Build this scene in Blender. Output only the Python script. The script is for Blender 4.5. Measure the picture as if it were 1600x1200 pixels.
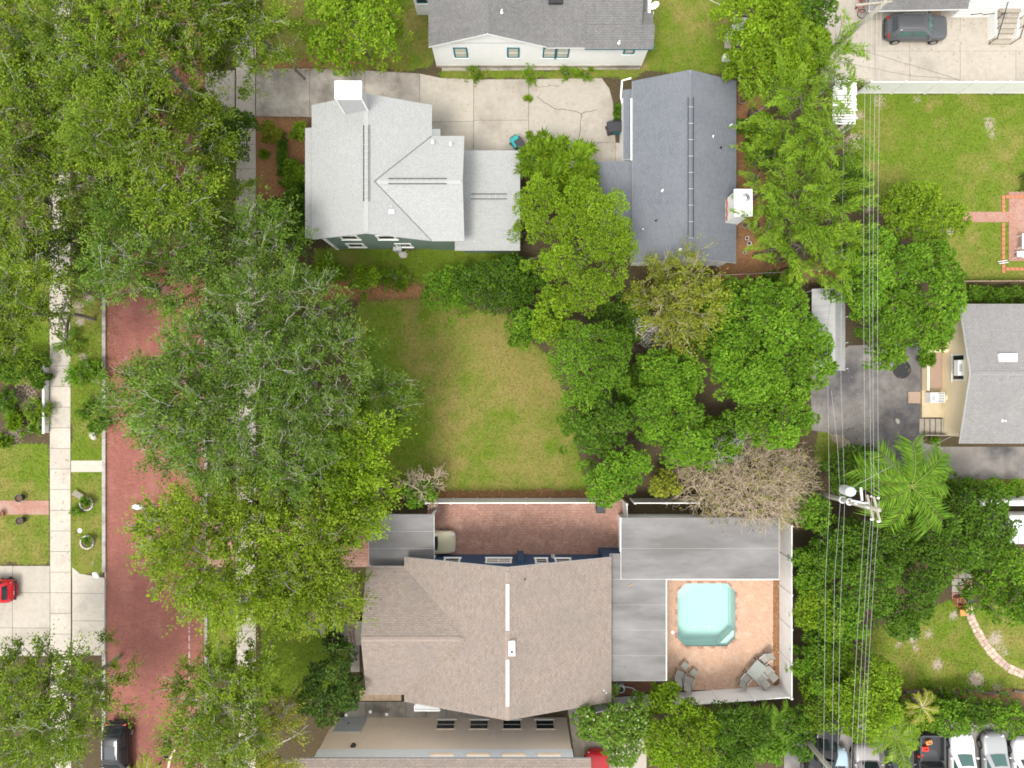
import bpy, bmesh, math, random
import numpy as np
from mathutils import Vector, Matrix

for o in list(bpy.data.objects):
    bpy.data.objects.remove(o, do_unlink=True)
scene = bpy.context.scene
COL = scene.collection
rad = math.radians

# ------------------------------------------------------------------ camera
F = 1092.0          # focal length in photo pixels (1600 wide)
H = 52.0            # drone height in metres
cam_d = bpy.data.cameras.new('camera')
cam = bpy.data.objects.new('camera', cam_d)
COL.objects.link(cam)
cam.location = (0, 0, H)
cam.rotation_euler = (0, 0, 0)
cam_d.sensor_fit = 'HORIZONTAL'
cam_d.angle = 2 * math.atan(800 / F)
cam_d.clip_start = 0.5
cam_d.clip_end = 600
scene.camera = cam

# ------------------------------------------------------------------ light: bright thin overcast
SUN_EL, SUN_AZ = 66.0, 215.0       # azimuth measured clockwise from +Y (top of picture)
world = bpy.data.worlds.new('World')
scene.world = world
world.use_nodes = True
wn = world.node_tree
wn.nodes.clear()
sky = wn.nodes.new('ShaderNodeTexSky')
sky.sky_type = 'NISHITA'
sky.sun_disc = False
sky.sun_elevation = rad(SUN_EL)
sky.sun_rotation = rad(SUN_AZ)
sky.dust_density = 4.0
sky.air_density = 1.0
hs = wn.nodes.new('ShaderNodeHueSaturation')
hs.inputs['Saturation'].default_value = 0.22
bgn = wn.nodes.new('ShaderNodeBackground')
bgn.inputs['Strength'].default_value = 0.15
won = wn.nodes.new('ShaderNodeOutputWorld')
wn.links.new(sky.outputs[0], hs.inputs['Color'])
# thin overcast: the clear-sky gradient is evened out by a uniform cloud veil
veil = wn.nodes.new('ShaderNodeMix'); veil.data_type = 'RGBA'
veil.inputs[0].default_value = 0.6
veil.inputs[7].default_value = (6.0, 6.05, 6.1, 1)
wn.links.new(hs.outputs[0], veil.inputs[6])
wn.links.new(veil.outputs[2], bgn.inputs['Color'])
wn.links.new(bgn.outputs[0], won.inputs['Surface'])
sun_d = bpy.data.lights.new('sun', 'SUN')
sun_d.energy = 1.45
sun_d.angle = rad(17)
sun_d.color = (1.0, 0.96, 0.9)
sun = bpy.data.objects.new('sun', sun_d)
COL.objects.link(sun)
_az, _el = rad(SUN_AZ), rad(SUN_EL)
_d = Vector((math.sin(_az) * math.cos(_el), math.cos(_az) * math.cos(_el), math.sin(_el)))
sun.rotation_euler = _d.to_track_quat('Z', 'Y').to_euler()
sun.location = _d * 80
scene.view_settings.view_transform = 'Standard'
scene.view_settings.look = 'None'
scene.view_settings.gamma = 1.0
scene.view_settings.exposure = 1.16
scene.view_settings.use_curve_mapping = False
scene.render.engine = 'CYCLES'
scene.cycles.max_bounces = 6
scene.cycles.filter_width = 1.75
scene.cycles.transparent_max_bounces = 8

# ------------------------------------------------------------------ helpers
def P(px, py, z=0.0):
    s = (H - z) / F
    return Vector(((px - 800) * s, (600 - py) * s, z))

def PX(px, z=0.0):
    return (px - 800) * (H - z) / F

def PY(py, z=0.0):
    return (600 - py) * (H - z) / F

ORG = {}
def org(o):
    return ORG.get(o.name, Vector((0, 0, 0))) if o else Vector((0, 0, 0))

def tag(o, label=None, cat=None, group=None, kind=None):
    if label: o['label'] = label
    if cat: o['category'] = cat
    if group: o['group'] = group
    if kind: o['kind'] = kind
    return o

def thing(name, label, cat, loc=(0, 0, 0), rz=0.0, group=None):
    o = bpy.data.objects.new(name, None)
    o.empty_display_size = 0.3
    COL.objects.link(o)
    o.location = loc
    o.rotation_euler = (0, 0, rz)
    ORG[o.name] = Vector(loc)
    return tag(o, label, cat, group)

def copy_tree(o, parent=None):
    c = o.copy()
    COL.objects.link(c)
    c.parent = parent
    for ch in list(o.children):
        copy_tree(ch, c)
    return c

class MB:
    """collects shapes, then links them as ONE mesh object"""
    def __init__(self):
        self.v = []; self.f = []; self.uv = {}
    def add(self, vs, fs):
        n = len(self.v)
        self.v += [tuple(p) for p in vs]
        self.f += [tuple(i + n for i in f) for f in fs]
        return self
    def box(self, c, s, rz=0.0, rx=0.0, ry=0.0):
        x, y, z = s[0] / 2, s[1] / 2, s[2] / 2
        vs = [Vector(p) for p in ((-x,-y,-z),(x,-y,-z),(x,y,-z),(-x,y,-z),(-x,-y,z),(x,-y,z),(x,y,z),(-x,y,z))]
        if rz or rx or ry:
            m = Matrix.Rotation(rz, 3, 'Z') @ Matrix.Rotation(ry, 3, 'Y') @ Matrix.Rotation(rx, 3, 'X')
            vs = [m @ p for p in vs]
        c = Vector(c)
        return self.add([p + c for p in vs], [(0,3,2,1),(4,5,6,7),(0,1,5,4),(1,2,6,5),(2,3,7,6),(3,0,4,7)])
    def rect(self, x0, x1, y0, y1, z0, z1):
        return self.box(((x0+x1)/2, (y0+y1)/2, (z0+z1)/2), (abs(x1-x0), abs(y1-y0), abs(z1-z0)))
    def ext(self, poly, vec):
        """extrude any planar polygon (3D points) along vec"""
        poly = [Vector(p) for p in poly]; vec = Vector(vec); n = len(poly)
        nr = Vector((0, 0, 0))
        for i in range(n):
            a, b = poly[i], poly[(i+1) % n]
            nr += Vector(((a.y-b.y)*(a.z+b.z), (a.z-b.z)*(a.x+b.x), (a.x-b.x)*(a.y+b.y)))
        if nr.dot(vec) > 0:
            poly = poly[::-1]
        vs = poly + [p + vec for p in poly]
        fs = [tuple(range(n)), tuple(range(2*n-1, n-1, -1))]
        for i in range(n):
            j = (i+1) % n
            fs.append((j, i, n+i, n+j))
        return self.add(vs, fs)
    def prism(self, poly, z0, z1):
        return self.ext([(p[0], p[1], z0) for p in poly], (0, 0, z1 - z0))
    def tube(self, pts, r, n=6, r2=None):
        pts = [Vector(p) for p in pts]; m = len(pts)
        if r2 is None: r2 = r
        vs = []; fs = []
        for i, p in enumerate(pts):
            d = (pts[min(i+1, m-1)] - pts[max(i-1, 0)]).normalized()
            a = d.cross(Vector((0, 0, 1)))
            if a.length < 1e-3: a = d.cross(Vector((1, 0, 0)))
            a.normalize(); b = a.cross(d)
            rr = r + (r2 - r) * i / max(1, m-1)
            for k in range(n):
                t = 2*math.pi*k/n
                vs.append(p + a*(rr*math.cos(t)) + b*(rr*math.sin(t)))
        for i in range(m-1):
            for k in range(n):
                k2 = (k+1) % n
                fs.append((i*n+k, i*n+k2, (i+1)*n+k2, (i+1)*n+k))
        fs.append(tuple(range(n))[::-1]); fs.append(tuple(range((m-1)*n, m*n)))
        return self.add(vs, fs)
    def lathe(self, c, prof, n=16, axis='Z', sx=1.0):
        c = Vector(c); vs = []; fs = []; m = len(prof)
        for (r, z) in prof:
            for k in range(n):
                t = 2*math.pi*k/n
                p = (r*math.cos(t)*sx, r*math.sin(t), z)
                if axis == 'X': p = (p[2], p[0], p[1])
                if axis == 'Y': p = (p[0], p[2], p[1])
                vs.append(c + Vector(p))
        for i in range(m-1):
            for k in range(n):
                k2 = (k+1) % n
                fs.append((i*n+k, i*n+k2, (i+1)*n+k2, (i+1)*n+k))
        fs.append(tuple(range(n))[::-1]); fs.append(tuple(range((m-1)*n, m*n)))
        return self.add(vs, fs)
    def cyl(self, c, r, h, n=14, r2=None):
        return self.lathe(c, [(r, 0), (r if r2 is None else r2, h)], n)
    def obox(self, c, t, n, s):
        """box with tangent t (2D unit), normal n (2D unit), size (along t, along n, z)"""
        return self.box(c, s, rz=math.atan2(t[1], t[0]))
    def build(self, name, m, parent=None, world=True, smooth=False, bevel=0, sub=0):
        me = bpy.data.meshes.new(name)
        off = org(parent) if (parent and world) else Vector((0, 0, 0))
        vs = [(p[0]-off.x, p[1]-off.y, p[2]-off.z) for p in self.v] if (parent and world) else self.v
        me.from_pydata(vs, [], self.f)
        me.update()
        if m: me.materials.append(m)
        if smooth:
            me.polygons.foreach_set('use_smooth', [True]*len(me.polygons))
        o = bpy.data.objects.new(name, me)
        COL.objects.link(o)
        if parent:
            o.parent = parent
            ORG[o.name] = off
        if bevel:
            md = o.modifiers.new('bevel', 'BEVEL'); md.width = bevel; md.segments = 2; md.limit_method = 'ANGLE'; md.angle_limit = rad(35)
        if sub:
            md = o.modifiers.new('sub', 'SUBSURF'); md.levels = sub; md.render_levels = sub
        return o

# ------------------------------------------------------------------ materials
def nt(name):
    m = bpy.data.materials.new(name); m.use_nodes = True
    t = m.node_tree
    return m, t, t.nodes['Principled BSDF']

def N(t, kind, **kw):
    n = t.nodes.new(kind)
    for k, v in kw.items():
        if k in n.inputs: n.inputs[k].default_value = v
        else: setattr(n, k, v)
    return n

def rgb(c): return (c[0], c[1], c[2], 1.0)

def mixc(t, fac, a, b):
    n = t.nodes.new('ShaderNodeMix'); n.data_type = 'RGBA'
    for sock, val in ((n.inputs[0], fac), (n.inputs[6], a), (n.inputs[7], b)):
        if hasattr(val, 'is_output') or isinstance(val, bpy.types.NodeSocket): t.links.new(val, sock)
        elif isinstance(val, (int, float)): sock.default_value = val
        else: sock.default_value = rgb(val)
    return n.outputs[2]

def ramp(t, src, lo, hi, a=0.0, b=1.0):
    n = t.nodes.new('ShaderNodeMapRange')
    n.inputs[1].default_value = lo; n.inputs[2].default_value = hi
    n.inputs[3].default_value = a; n.inputs[4].default_value = b
    t.links.new(src, n.inputs[0])
    return n.outputs[0]

def math_(t, op, a, b=None):
    n = t.nodes.new('ShaderNodeMath'); n.operation = op
    for i, v in enumerate((a, b)):
        if v is None: continue
        if isinstance(v, (int, float)): n.inputs[i].default_value = v
        else: t.links.new(v, n.inputs[i])
    return n.outputs[0]

def pos(t, scale=(1, 1, 1), rot=(0, 0, 0)):
    g = t.nodes.new('ShaderNodeNewGeometry')
    mp = t.nodes.new('ShaderNodeMapping')
    mp.inputs['Scale'].default_value = scale
    mp.inputs['Rotation'].default_value = rot
    t.links.new(g.outputs['Position'], mp.inputs['Vector'])
    return mp.outputs[0]

def noise(t, vec, scale, detail=5, rough=0.6):
    n = N(t, 'ShaderNodeTexNoise', Scale=scale, Detail=detail, Roughness=rough)
    t.links.new(vec, n.inputs['Vector'])
    return n.outputs[0]

def bump(t, b, h, strength=0.3, dist=0.02):
    n = N(t, 'ShaderNodeBump', Strength=strength, Distance=dist)
    t.links.new(h, n.inputs['Height'])
    t.links.new(n.outputs[0], b.inputs['Normal'])

def mk(name, c1, c2=None, rough=0.75, scale=6.0, stain=None, sscale=0.6, slo=0.5, shi=0.75, samt=0.8,
       metal=0.0, spec=0.3, bmp=0.15, vscale=(1, 1, 1), orand=0.0, coat=0.0):
    m, t, b = nt(name)
    c2 = c2 or tuple(x*0.8 for x in c1)
    v = pos(t, vscale)
    col = mixc(t, ramp(t, noise(t, v, scale, 6, 0.65), 0.3, 0.7), c1, c2)
    if stain:
        f = ramp(t, noise(t, v, sscale, 7, 0.62), slo, shi, 0.0, samt)
        col = mixc(t, f, col, stain)
    if orand:
        oi = t.nodes.new('ShaderNodeObjectInfo')
        hv = N(t, 'ShaderNodeHueSaturation')
        t.links.new(ramp(t, oi.outputs['Random'], 0, 1, 1-orand, 1+orand), hv.inputs['Value'])
        t.links.new(col, hv.inputs['Color'])
        col = hv.outputs[0]
    t.links.new(col, b.inputs['Base Color'])
    b.inputs['Roughness'].default_value = rough
    b.inputs['Metallic'].default_value = metal
    b.inputs['Specular IOR Level'].default_value = spec
    b.inputs['Coat Weight'].default_value = coat
    if bmp: bump(t, b, noise(t, v, scale*6, 4), bmp, 0.01)
    return m

def shingle_mat(name, c1, c2, mortar, stain, row=0.15, tab=0.30, samt=0.6, sscale=0.35, streak=0.35):
    m, t, b = nt(name)
    uv = t.nodes.new('ShaderNodeUVMap')
    br = N(t, 'ShaderNodeTexBrick', Scale=1.0)
    br.inputs['Color1'].default_value = rgb(c1); br.inputs['Color2'].default_value = rgb(c2)
    br.inputs['Mortar'].default_value = rgb(mortar)
    br.inputs['Brick Width'].default_value = tab; br.inputs['Row Height'].default_value = row
    br.inputs['Mortar Size'].default_value = 0.010; br.inputs['Mortar Smooth'].default_value = 0.3
    br.offset = 0.5
    t.links.new(uv.outputs[0], br.inputs['Vector'])
    mp = t.nodes.new('ShaderNodeMapping'); mp.inputs['Scale'].default_value = (3.0, 0.25, 1)
    t.links.new(uv.outputs[0], mp.inputs['Vector'])
    f1 = ramp(t, noise(t, mp.outputs[0], 1.0, 5), 0.42, 0.75, 0, streak)
    col = mixc(t, f1, br.outputs[0], stain)
    f2 = ramp(t, noise(t, pos(t), sscale, 6), 0.45, 0.75, 0, samt)
    col = mixc(t, f2, col, stain)
    g = ramp(t, noise(t, pos(t), 9.0, 3), 0.35, 0.65, 0, 0.35)
    col = mixc(t, g, col, tuple(min(1, x*1.35) for x in c1))
    t.links.new(col, b.inputs['Base Color'])
    b.inputs['Roughness'].default_value = 0.88
    b.inputs['Specular IOR Level'].default_value = 0.25
    bump(t, b, noise(t, pos(t), 60, 2), 0.3, 0.01)
    return m

def brick_mat(name, c1, c2, mortar, w=0.2, h=0.1, ms=0.012, rot=0.0, stain=None, samt=0.5, sscale=0.5, light=None, streak=False):
    m, t, b = nt(name)
    br = N(t, 'ShaderNodeTexBrick', Scale=1.0)
    br.inputs['Color1'].default_value = rgb(c1); br.inputs['Color2'].default_value = rgb(c2)
    br.inputs['Mortar'].default_value = rgb(mortar)
    br.inputs['Brick Width'].default_value = w; br.inputs['Row Height'].default_value = h
    br.inputs['Mortar Size'].default_value = ms
    t.links.new(pos(t, rot=(0, 0, rot)), br.inputs['Vector'])
    col = br.outputs[0]
    if stain:
        col = mixc(t, ramp(t, noise(t, pos(t), sscale, 7), 0.42, 0.72, 0, samt), col, stain)
    if light:
        col = mixc(t, ramp(t, noise(t, pos(t, (1, 1, 1)), sscale*2.3, 6), 0.5, 0.75, 0, samt), col, light)
    if streak:   # worn wheel tracks along the street
        col = mixc(t, ramp(t, noise(t, pos(t, (1.1, 0.05, 1)), 1.0, 4), 0.45, 0.7, 0, 0.45), col, stain)
        col = mixc(t, ramp(t, noise(t, pos(t, (1, 1, 1)), 1.3, 6), 0.58, 0.72, 0, 0.5), col, tuple(x*0.6 for x in c2))
    hv = N(t, 'ShaderNodeHueSaturation')
    t.links.new(ramp(t, noise(t, pos(t), 7.0, 3), 0.3, 0.7, 0.86, 1.14), hv.inputs['Value'])
    t.links.new(col, hv.inputs['Color'])
    t.links.new(hv.outputs[0], b.inputs['Base Color'])
    b.inputs['Roughness'].default_value = 0.85
    b.inputs['Specular IOR Level'].default_value = 0.25
    bump(t, b, br.outputs['Fac'], 0.4, -0.008)
    return m

def leaf_mat(name, gloss=0.6, trans=0.18):
    m, t, b = nt(name)
    a = N(t, 'ShaderNodeVertexColor', layer_name='col')
    t.links.new(a.outputs[0], b.inputs['Base Color'])
    b.inputs['Roughness'].default_value = gloss
    b.inputs['Specular IOR Level'].default_value = 0.14
    tr = N(t, 'ShaderNodeBsdfTranslucent')
    hv = N(t, 'ShaderNodeHueSaturation', Saturation=1.05, Value=1.1)
    t.links.new(a.outputs[0], hv.inputs['Color'])
    t.links.new(hv.outputs[0], tr.inputs['Color'])
    mx = N(t, 'ShaderNodeMixShader'); mx.inputs[0].default_value = trans
    t.links.new(b.outputs[0], mx.inputs[1]); t.links.new(tr.outputs[0], mx.inputs[2])
    t.links.new(mx.outputs[0], t.nodes['Material Output'].inputs['Surface'])
    return m

M = {}
M['concrete'] = mk('concrete', (0.370, 0.337, 0.285), (0.318, 0.285, 0.237), 0.85, 3.0, (0.163, 0.141, 0.115), 0.35, 0.5, 0.78, 0.7, orand=0.07)
M['concrete_old'] = mk('concrete_old', (0.403, 0.364, 0.308), (0.302, 0.269, 0.230), 0.88, 2.2, (0.123, 0.108, 0.092), 0.45, 0.40, 0.66, 0.85, orand=0.08)
M['concrete_path'] = mk('concrete_path', (0.418, 0.378, 0.320), (0.353, 0.317, 0.266), 0.85, 3.5, (0.216, 0.187, 0.151), 0.8, 0.52, 0.8, 0.55, orand=0.08)
M['kerb'] = mk('kerb', (0.384, 0.360, 0.320), (0.264, 0.240, 0.208), 0.85, 4, (0.120, 0.104, 0.080), 1.2, 0.45, 0.7, 0.8)
M['crack'] = mk('crack', (0.10, 0.085, 0.07), bmp=0)
M['road'] = brick_mat('road_brick', (0.275, 0.100, 0.076), (0.225, 0.078, 0.060), (0.15, 0.07, 0.055), 0.23, 0.115, 0.010, 0, (0.17, 0.070, 0.056), 0.6, 0.25, (0.33, 0.145, 0.115), streak=True)
M['road_line'] = mk('road_line', (0.440, 0.360, 0.336), (0.240, 0.128, 0.112), 0.8, 5, bmp=0)
M['asphalt'] = mk('asphalt', (0.088, 0.084, 0.088), (0.058, 0.056, 0.061), 0.9, 3, (0.24, 0.22, 0.20), 0.26, 0.38, 0.60, 0.85)
M['paver_red'] = brick_mat('paver_red', (0.372, 0.206, 0.151), (0.302, 0.161, 0.126), (0.202, 0.126, 0.101), 0.2, 0.2, 0.014, 0, (0.222, 0.140, 0.116), 0.6, 0.6, (0.433, 0.302, 0.236))
M['paver_tan'] = brick_mat('paver_tan', (0.47, 0.315, 0.215), (0.42, 0.265, 0.18), (0.33, 0.21, 0.145), 0.2, 0.1, 0.010, 0.785, (0.34, 0.22, 0.165), 0.6, 0.5, (0.50, 0.39, 0.30))
M['paver_pink'] = brick_mat('paver_pink', (0.36, 0.185, 0.14), (0.31, 0.155, 0.12), (0.22, 0.13, 0.10), 0.2, 0.1, 0.012, 0, (0.33, 0.24, 0.19), 0.65, 0.8)
M['white'] = mk('white_paint', (0.80, 0.80, 0.78), (0.74, 0.74, 0.72), 0.5, 3, bmp=0.03)
M['vinyl'] = mk('white_vinyl', (0.736, 0.727, 0.708), (0.662, 0.653, 0.635), 0.4, 1.5, (0.460, 0.442, 0.396), 1.2, 0.55, 0.8, 0.5, bmp=0.02)
M['stucco'] = mk('cream_stucco', (0.86, 0.69, 0.52), (0.82, 0.65, 0.49), 0.9, 2, (0.6, 0.47, 0.37), 0.7, 0.55, 0.8, 0.3, vscale=(1, 1, 0.3))
M['cream'] = mk('cream_paint', (0.84, 0.72, 0.50), (0.80, 0.68, 0.465), 0.8, 2, (0.62, 0.52, 0.36), 0.9, 0.55, 0.8, 0.35)
M['green_wall'] = mk('sage_siding', (0.155, 0.215, 0.175), (0.135, 0.19, 0.155), 0.7, 2, bmp=0.05)
M['blue_wall'] = mk('navy_siding', (0.035, 0.075, 0.145), (0.028, 0.06, 0.12), 0.6, 2, bmp=0.05)
M['teal'] = mk('teal_trim', (0.012, 0.15, 0.19), (0.01, 0.12, 0.16), 0.5, 3, bmp=0)
M['grey_trim'] = mk('grey_trim', (0.425, 0.433, 0.433), (0.374, 0.383, 0.383), 0.5, 3, bmp=0)
M['black_metal'] = mk('black_metal', (0.02, 0.02, 0.022), (0.03, 0.03, 0.032), 0.45, 8, bmp=0)
M['dark_plastic'] = mk('dark_plastic', (0.025, 0.026, 0.03), (0.04, 0.041, 0.045), 0.5, 8, bmp=0.05)
M['rubber'] = mk('rubber', (0.018, 0.018, 0.018), (0.03, 0.03, 0.03), 0.8, 8, bmp=0)
M['steel'] = mk('steel', (0.55, 0.56, 0.57), (0.45, 0.46, 0.47), 0.35, 6, metal=0.8, bmp=0)
M['galv'] = mk('galvanised', (0.62, 0.63, 0.64), (0.5, 0.51, 0.52), 0.45, 4, metal=0.3, bmp=0.05)
M['wood'] = mk('weathered_wood', (0.30, 0.22, 0.15), (0.19, 0.135, 0.09), 0.85, 5, vscale=(1, 1, 1))
M['wood_grey'] = mk('grey_wood', (0.36, 0.32, 0.26), (0.25, 0.22, 0.175), 0.85, 6)
M['deck_wood'] = mk('deck_wood', (0.20, 0.095, 0.055), (0.14, 0.065, 0.04), 0.7, 4)
M['terracotta'] = mk('terracotta', (0.42, 0.17, 0.09), (0.33, 0.13, 0.07), 0.8, 8)
M['orange'] = mk('orange_plastic', (0.60, 0.24, 0.07), None, 0.5, 6, bmp=0)
M['red'] = mk('red_plastic', (0.55, 0.03, 0.02), None, 0.4, 6, bmp=0)
M['blue'] = mk('blue_glaze', (0.02, 0.13, 0.30), None, 0.25, 6, bmp=0)
M['teal_plastic'] = mk('teal_plastic', (0.02, 0.30, 0.30), None, 0.4, 6, bmp=0)
M['sling'] = mk('sling_fabric', (0.272, 0.260, 0.224), (0.224, 0.216, 0.188), 0.8, 12)
M['rock'] = mk('rock', (0.50, 0.47, 0.42), (0.33, 0.30, 0.26), 0.9, 5)
M['soil'] = mk('soil', (0.12, 0.075, 0.045), (0.07, 0.045, 0.03), 0.95, 5)
M['mulch'] = mk('mulch', (0.28, 0.135, 0.065), (0.17, 0.085, 0.045), 0.95, 7, bmp=0.5)
M['bark'] = mk('bark', (0.17, 0.145, 0.12), (0.085, 0.07, 0.057), 0.95, 5, bmp=0.6)
M['twig_grey'] = mk('pale_twig', (0.460, 0.437, 0.397), (0.333, 0.310, 0.276), 0.9, 3, bmp=0)
M['twig_tan'] = mk('tan_twig', (0.540, 0.432, 0.317), (0.378, 0.297, 0.216), 0.9, 2, bmp=0)
M['twig_dark'] = mk('dark_twig', (0.14, 0.105, 0.085), (0.09, 0.07, 0.055), 0.9, 2, bmp=0)
M['leaf'] = leaf_mat('leaf')
M['leaf_gloss'] = leaf_mat('leaf_gloss', 0.45, 0.3)
M['sh_light'] = shingle_mat('shingle_light_grey', (0.305, 0.309, 0.302), (0.273, 0.277, 0.271), (0.223, 0.226, 0.219), (0.242, 0.242, 0.232), 0.16, 0.3, 0.5, 0.3, 0.25)
M['sh_char'] = shingle_mat('shingle_charcoal', (0.132, 0.141, 0.157), (0.109, 0.118, 0.133), (0.063, 0.069, 0.079), (0.157, 0.165, 0.175), 0.15, 0.3, 0.55, 0.4, 0.3)
M['sh_brown'] = shingle_mat('shingle_brown', (0.233, 0.191, 0.160), (0.172, 0.140, 0.117), (0.093, 0.074, 0.062), (0.153, 0.132, 0.119), 0.15, 0.3, 0.7, 0.35, 0.55)
M['sh_grey'] = shingle_mat('shingle_mid_grey', (0.157, 0.153, 0.149), (0.123, 0.119, 0.116), (0.072, 0.071, 0.068), (0.081, 0.079, 0.076), 0.15, 0.3, 0.6, 0.5, 0.6)
M['sh_pale'] = shingle_mat('shingle_pale_grey', (0.216, 0.209, 0.202), (0.180, 0.173, 0.169), (0.108, 0.104, 0.101), (0.137, 0.133, 0.130), 0.15, 0.3, 0.5, 0.5, 0.5)
M['membrane'] = mk('roof_membrane', (0.311, 0.300, 0.292), (0.266, 0.255, 0.248), 0.7, 1.2, (0.185, 0.174, 0.167), 0.3, 0.42, 0.68, 0.8, orand=0.06)
M['membrane_blot'] = mk('stained_membrane', (0.201, 0.194, 0.192), (0.151, 0.144, 0.141), 0.6, 0.5, (0.098, 0.092, 0.087), 0.33, 0.40, 0.62, 0.85, orand=0.04, vscale=(0.45, 1.5, 1))
M['tarp'] = mk('carport_sheet', (0.408, 0.408, 0.401), (0.351, 0.351, 0.348), 0.5, 1.5, (0.281, 0.275, 0.260), 0.6, 0.5, 0.8, 0.4)
M['pole_wood'] = mk('pole_wood', (0.36, 0.34, 0.28), (0.25, 0.235, 0.19), 0.9, 4, vscale=(4, 4, 0.3))
M['wire'] = mk('aluminium_wire', (0.40, 0.40, 0.39), (0.34, 0.34, 0.335), 0.6, 2, bmp=0)
M['wire_dark'] = mk('dark_cable', (0.06, 0.06, 0.06), None, 0.6, 2, bmp=0)
M['ceramic'] = mk('pale_ceramic', (0.72, 0.73, 0.74), None, 0.3, 2, bmp=0)
M['plaster'] = mk('pool_plaster', (0.44, 0.545, 0.505), (0.41, 0.515, 0.48), 0.6, 1.2, bmp=0)
M['plaster_pale'] = mk('pool_step', (0.55, 0.62, 0.57), None, 0.6, 1.2, bmp=0)
M['rim'] = mk('alloy_rim', (0.4, 0.4, 0.41), None, 0.3, 5, metal=0.8, bmp=0)
M['lamp_red'] = mk('tail_lamp', (0.40, 0.01, 0.01), None, 0.2, 5, bmp=0, coat=0.5)
M['lamp_clear'] = mk('head_lamp', (0.42, 0.43, 0.45), None, 0.15, 5, bmp=0, coat=0.5)
def paint(name, c, metal=0.3, rough=0.35):
    M[name] = mk(name, c, tuple(x*0.97 for x in c), rough, 2, metal=metal*.5, bmp=0, coat=0.35, spec=0.25)
    M[name].node_tree.nodes['Principled BSDF'].inputs['Coat Roughness'].default_value = 0.08
paint('paint_grey', (0.085, 0.088, 0.095)); paint('paint_red', (0.50, 0.012, 0.02), 0.1); paint('paint_black', (0.010, 0.010, 0.012), 0.0)
paint('paint_gold', (0.47, 0.43, 0.30)); paint('paint_white', (0.60, 0.60, 0.59), 0.0); paint('paint_silver', (0.30, 0.305, 0.31)); paint('paint_blue', (0.30, 0.40, 0.46))
paint('paint_van', (0.30, 0.28, 0.275)); paint('paint_dark', (0.05, 0.052, 0.056))
m, t, b = nt('glass_dark'); b.inputs['Base Color'].default_value = (0.02, 0.028, 0.032, 1); b.inputs['Roughness'].default_value = 0.06; b.inputs['Specular IOR Level'].default_value = 0.6; M['glass'] = m
m, t, b = nt('glass_teal'); b.inputs['Base Color'].default_value = (0.04, 0.10, 0.09, 1); b.inputs['Roughness'].default_value = 0.06; b.inputs['Specular IOR Level'].default_value = 0.7; M['glass_teal'] = m
m, t, b = nt('glass_table'); b.inputs['Base Color'].default_value = (0.22, 0.23, 0.21, 1); b.inputs['Roughness'].default_value = 0.12; M['glass_table'] = m
m, t, b = nt('blind_glass'); b.inputs['Base Color'].default_value = (0.42, 0.42, 0.35, 1); b.inputs['Roughness'].default_value = 0.1; M['blind'] = m
# pool water: see-through, tinted, with a fresnel sheen
m, t, b = nt('pool_water')
tr = N(t, 'ShaderNodeBsdfTransparent'); tr.inputs[0].default_value = (0.92, 0.985, 0.98, 1)
gl = N(t, 'ShaderNodeBsdfGlossy'); gl.inputs['Roughness'].default_value = 0.05
fr = N(t, 'ShaderNodeFresnel', IOR=1.33)
bp = N(t, 'ShaderNodeBump', Strength=0.15, Distance=0.02)
t.links.new(noise(t, pos(t), 3.0, 2), bp.inputs['Height'])
t.links.new(bp.outputs[0], gl.inputs['Normal']); t.links.new(bp.outputs[0], fr.inputs['Normal'])
mx = N(t, 'ShaderNodeMixShader')
t.links.new(fr.outputs[0], mx.inputs[0]); t.links.new(tr.outputs[0], mx.inputs[1]); t.links.new(gl.outputs[0], mx.inputs[2])
t.links.new(mx.outputs[0], t.nodes['Material Output'].inputs['Surface'])
M['water'] = m
# ------------------------------------------------------------------ ground
rng0 = np.random.default_rng(5)
XS = np.unique(np.round(np.concatenate([np.arange(-46, 46.01, 0.22), [-30.42, -30.32, -22.80, -22.70], [-300, -120, -70, 70, 120, 300]]), 3))
YS = np.unique(np.round(np.concatenate([np.arange(-36, 36.01, 0.22), [-300, -120, -60, 60, 120, 300]]), 3))
GX, GY = np.meshgrid(XS, YS)
PXg = 800 + GX * F / H; PYg = 600 - GY * F / H

def in_poly(x, y, poly):
    r = np.zeros(x.shape, bool); n = len(poly); j = n - 1
    for i in range(n):
        xi, yi = poly[i]; xj, yj = poly[j]
        c = ((yi > y) != (yj > y)) & (x < (xj - xi) * (y - yi) / (yj - yi + 1e-9) + xi)
        r ^= c; j = i
    return r

def blur(a, k):
    for _ in range(k):
        p = np.pad(a, 1, mode='edge')
        a = (p[1:-1, 1:-1]*2 + p[:-2, 1:-1] + p[2:, 1:-1] + p[1:-1, :-2] + p[1:-1, 2:]) / 6
    return a

def vnoise(shape, cell, seed):
    r = np.random.default_rng(seed)
    h, w = shape
    g = r.random((h // cell + 3, w // cell + 3))
    yy, xx = np.mgrid[0:h, 0:w] / cell
    yi, xi = yy.astype(int), xx.astype(int)
    fy, fx = yy - yi, xx - xi
    fy = fy*fy*(3-2*fy); fx = fx*fx*(3-2*fx)
    return (g[yi, xi]*(1-fx)*(1-fy) + g[yi, xi+1]*fx*(1-fy) + g[yi+1, xi]*(1-fx)*fy + g[yi+1, xi+1]*fx*fy)

def fbm(shape, cell, seed):
    return 0.5*vnoise(shape, cell, seed) + 0.3*vnoise(shape, max(2, cell//2), seed+1) + 0.2*vnoise(shape, max(2, cell//4), seed+2)

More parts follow.
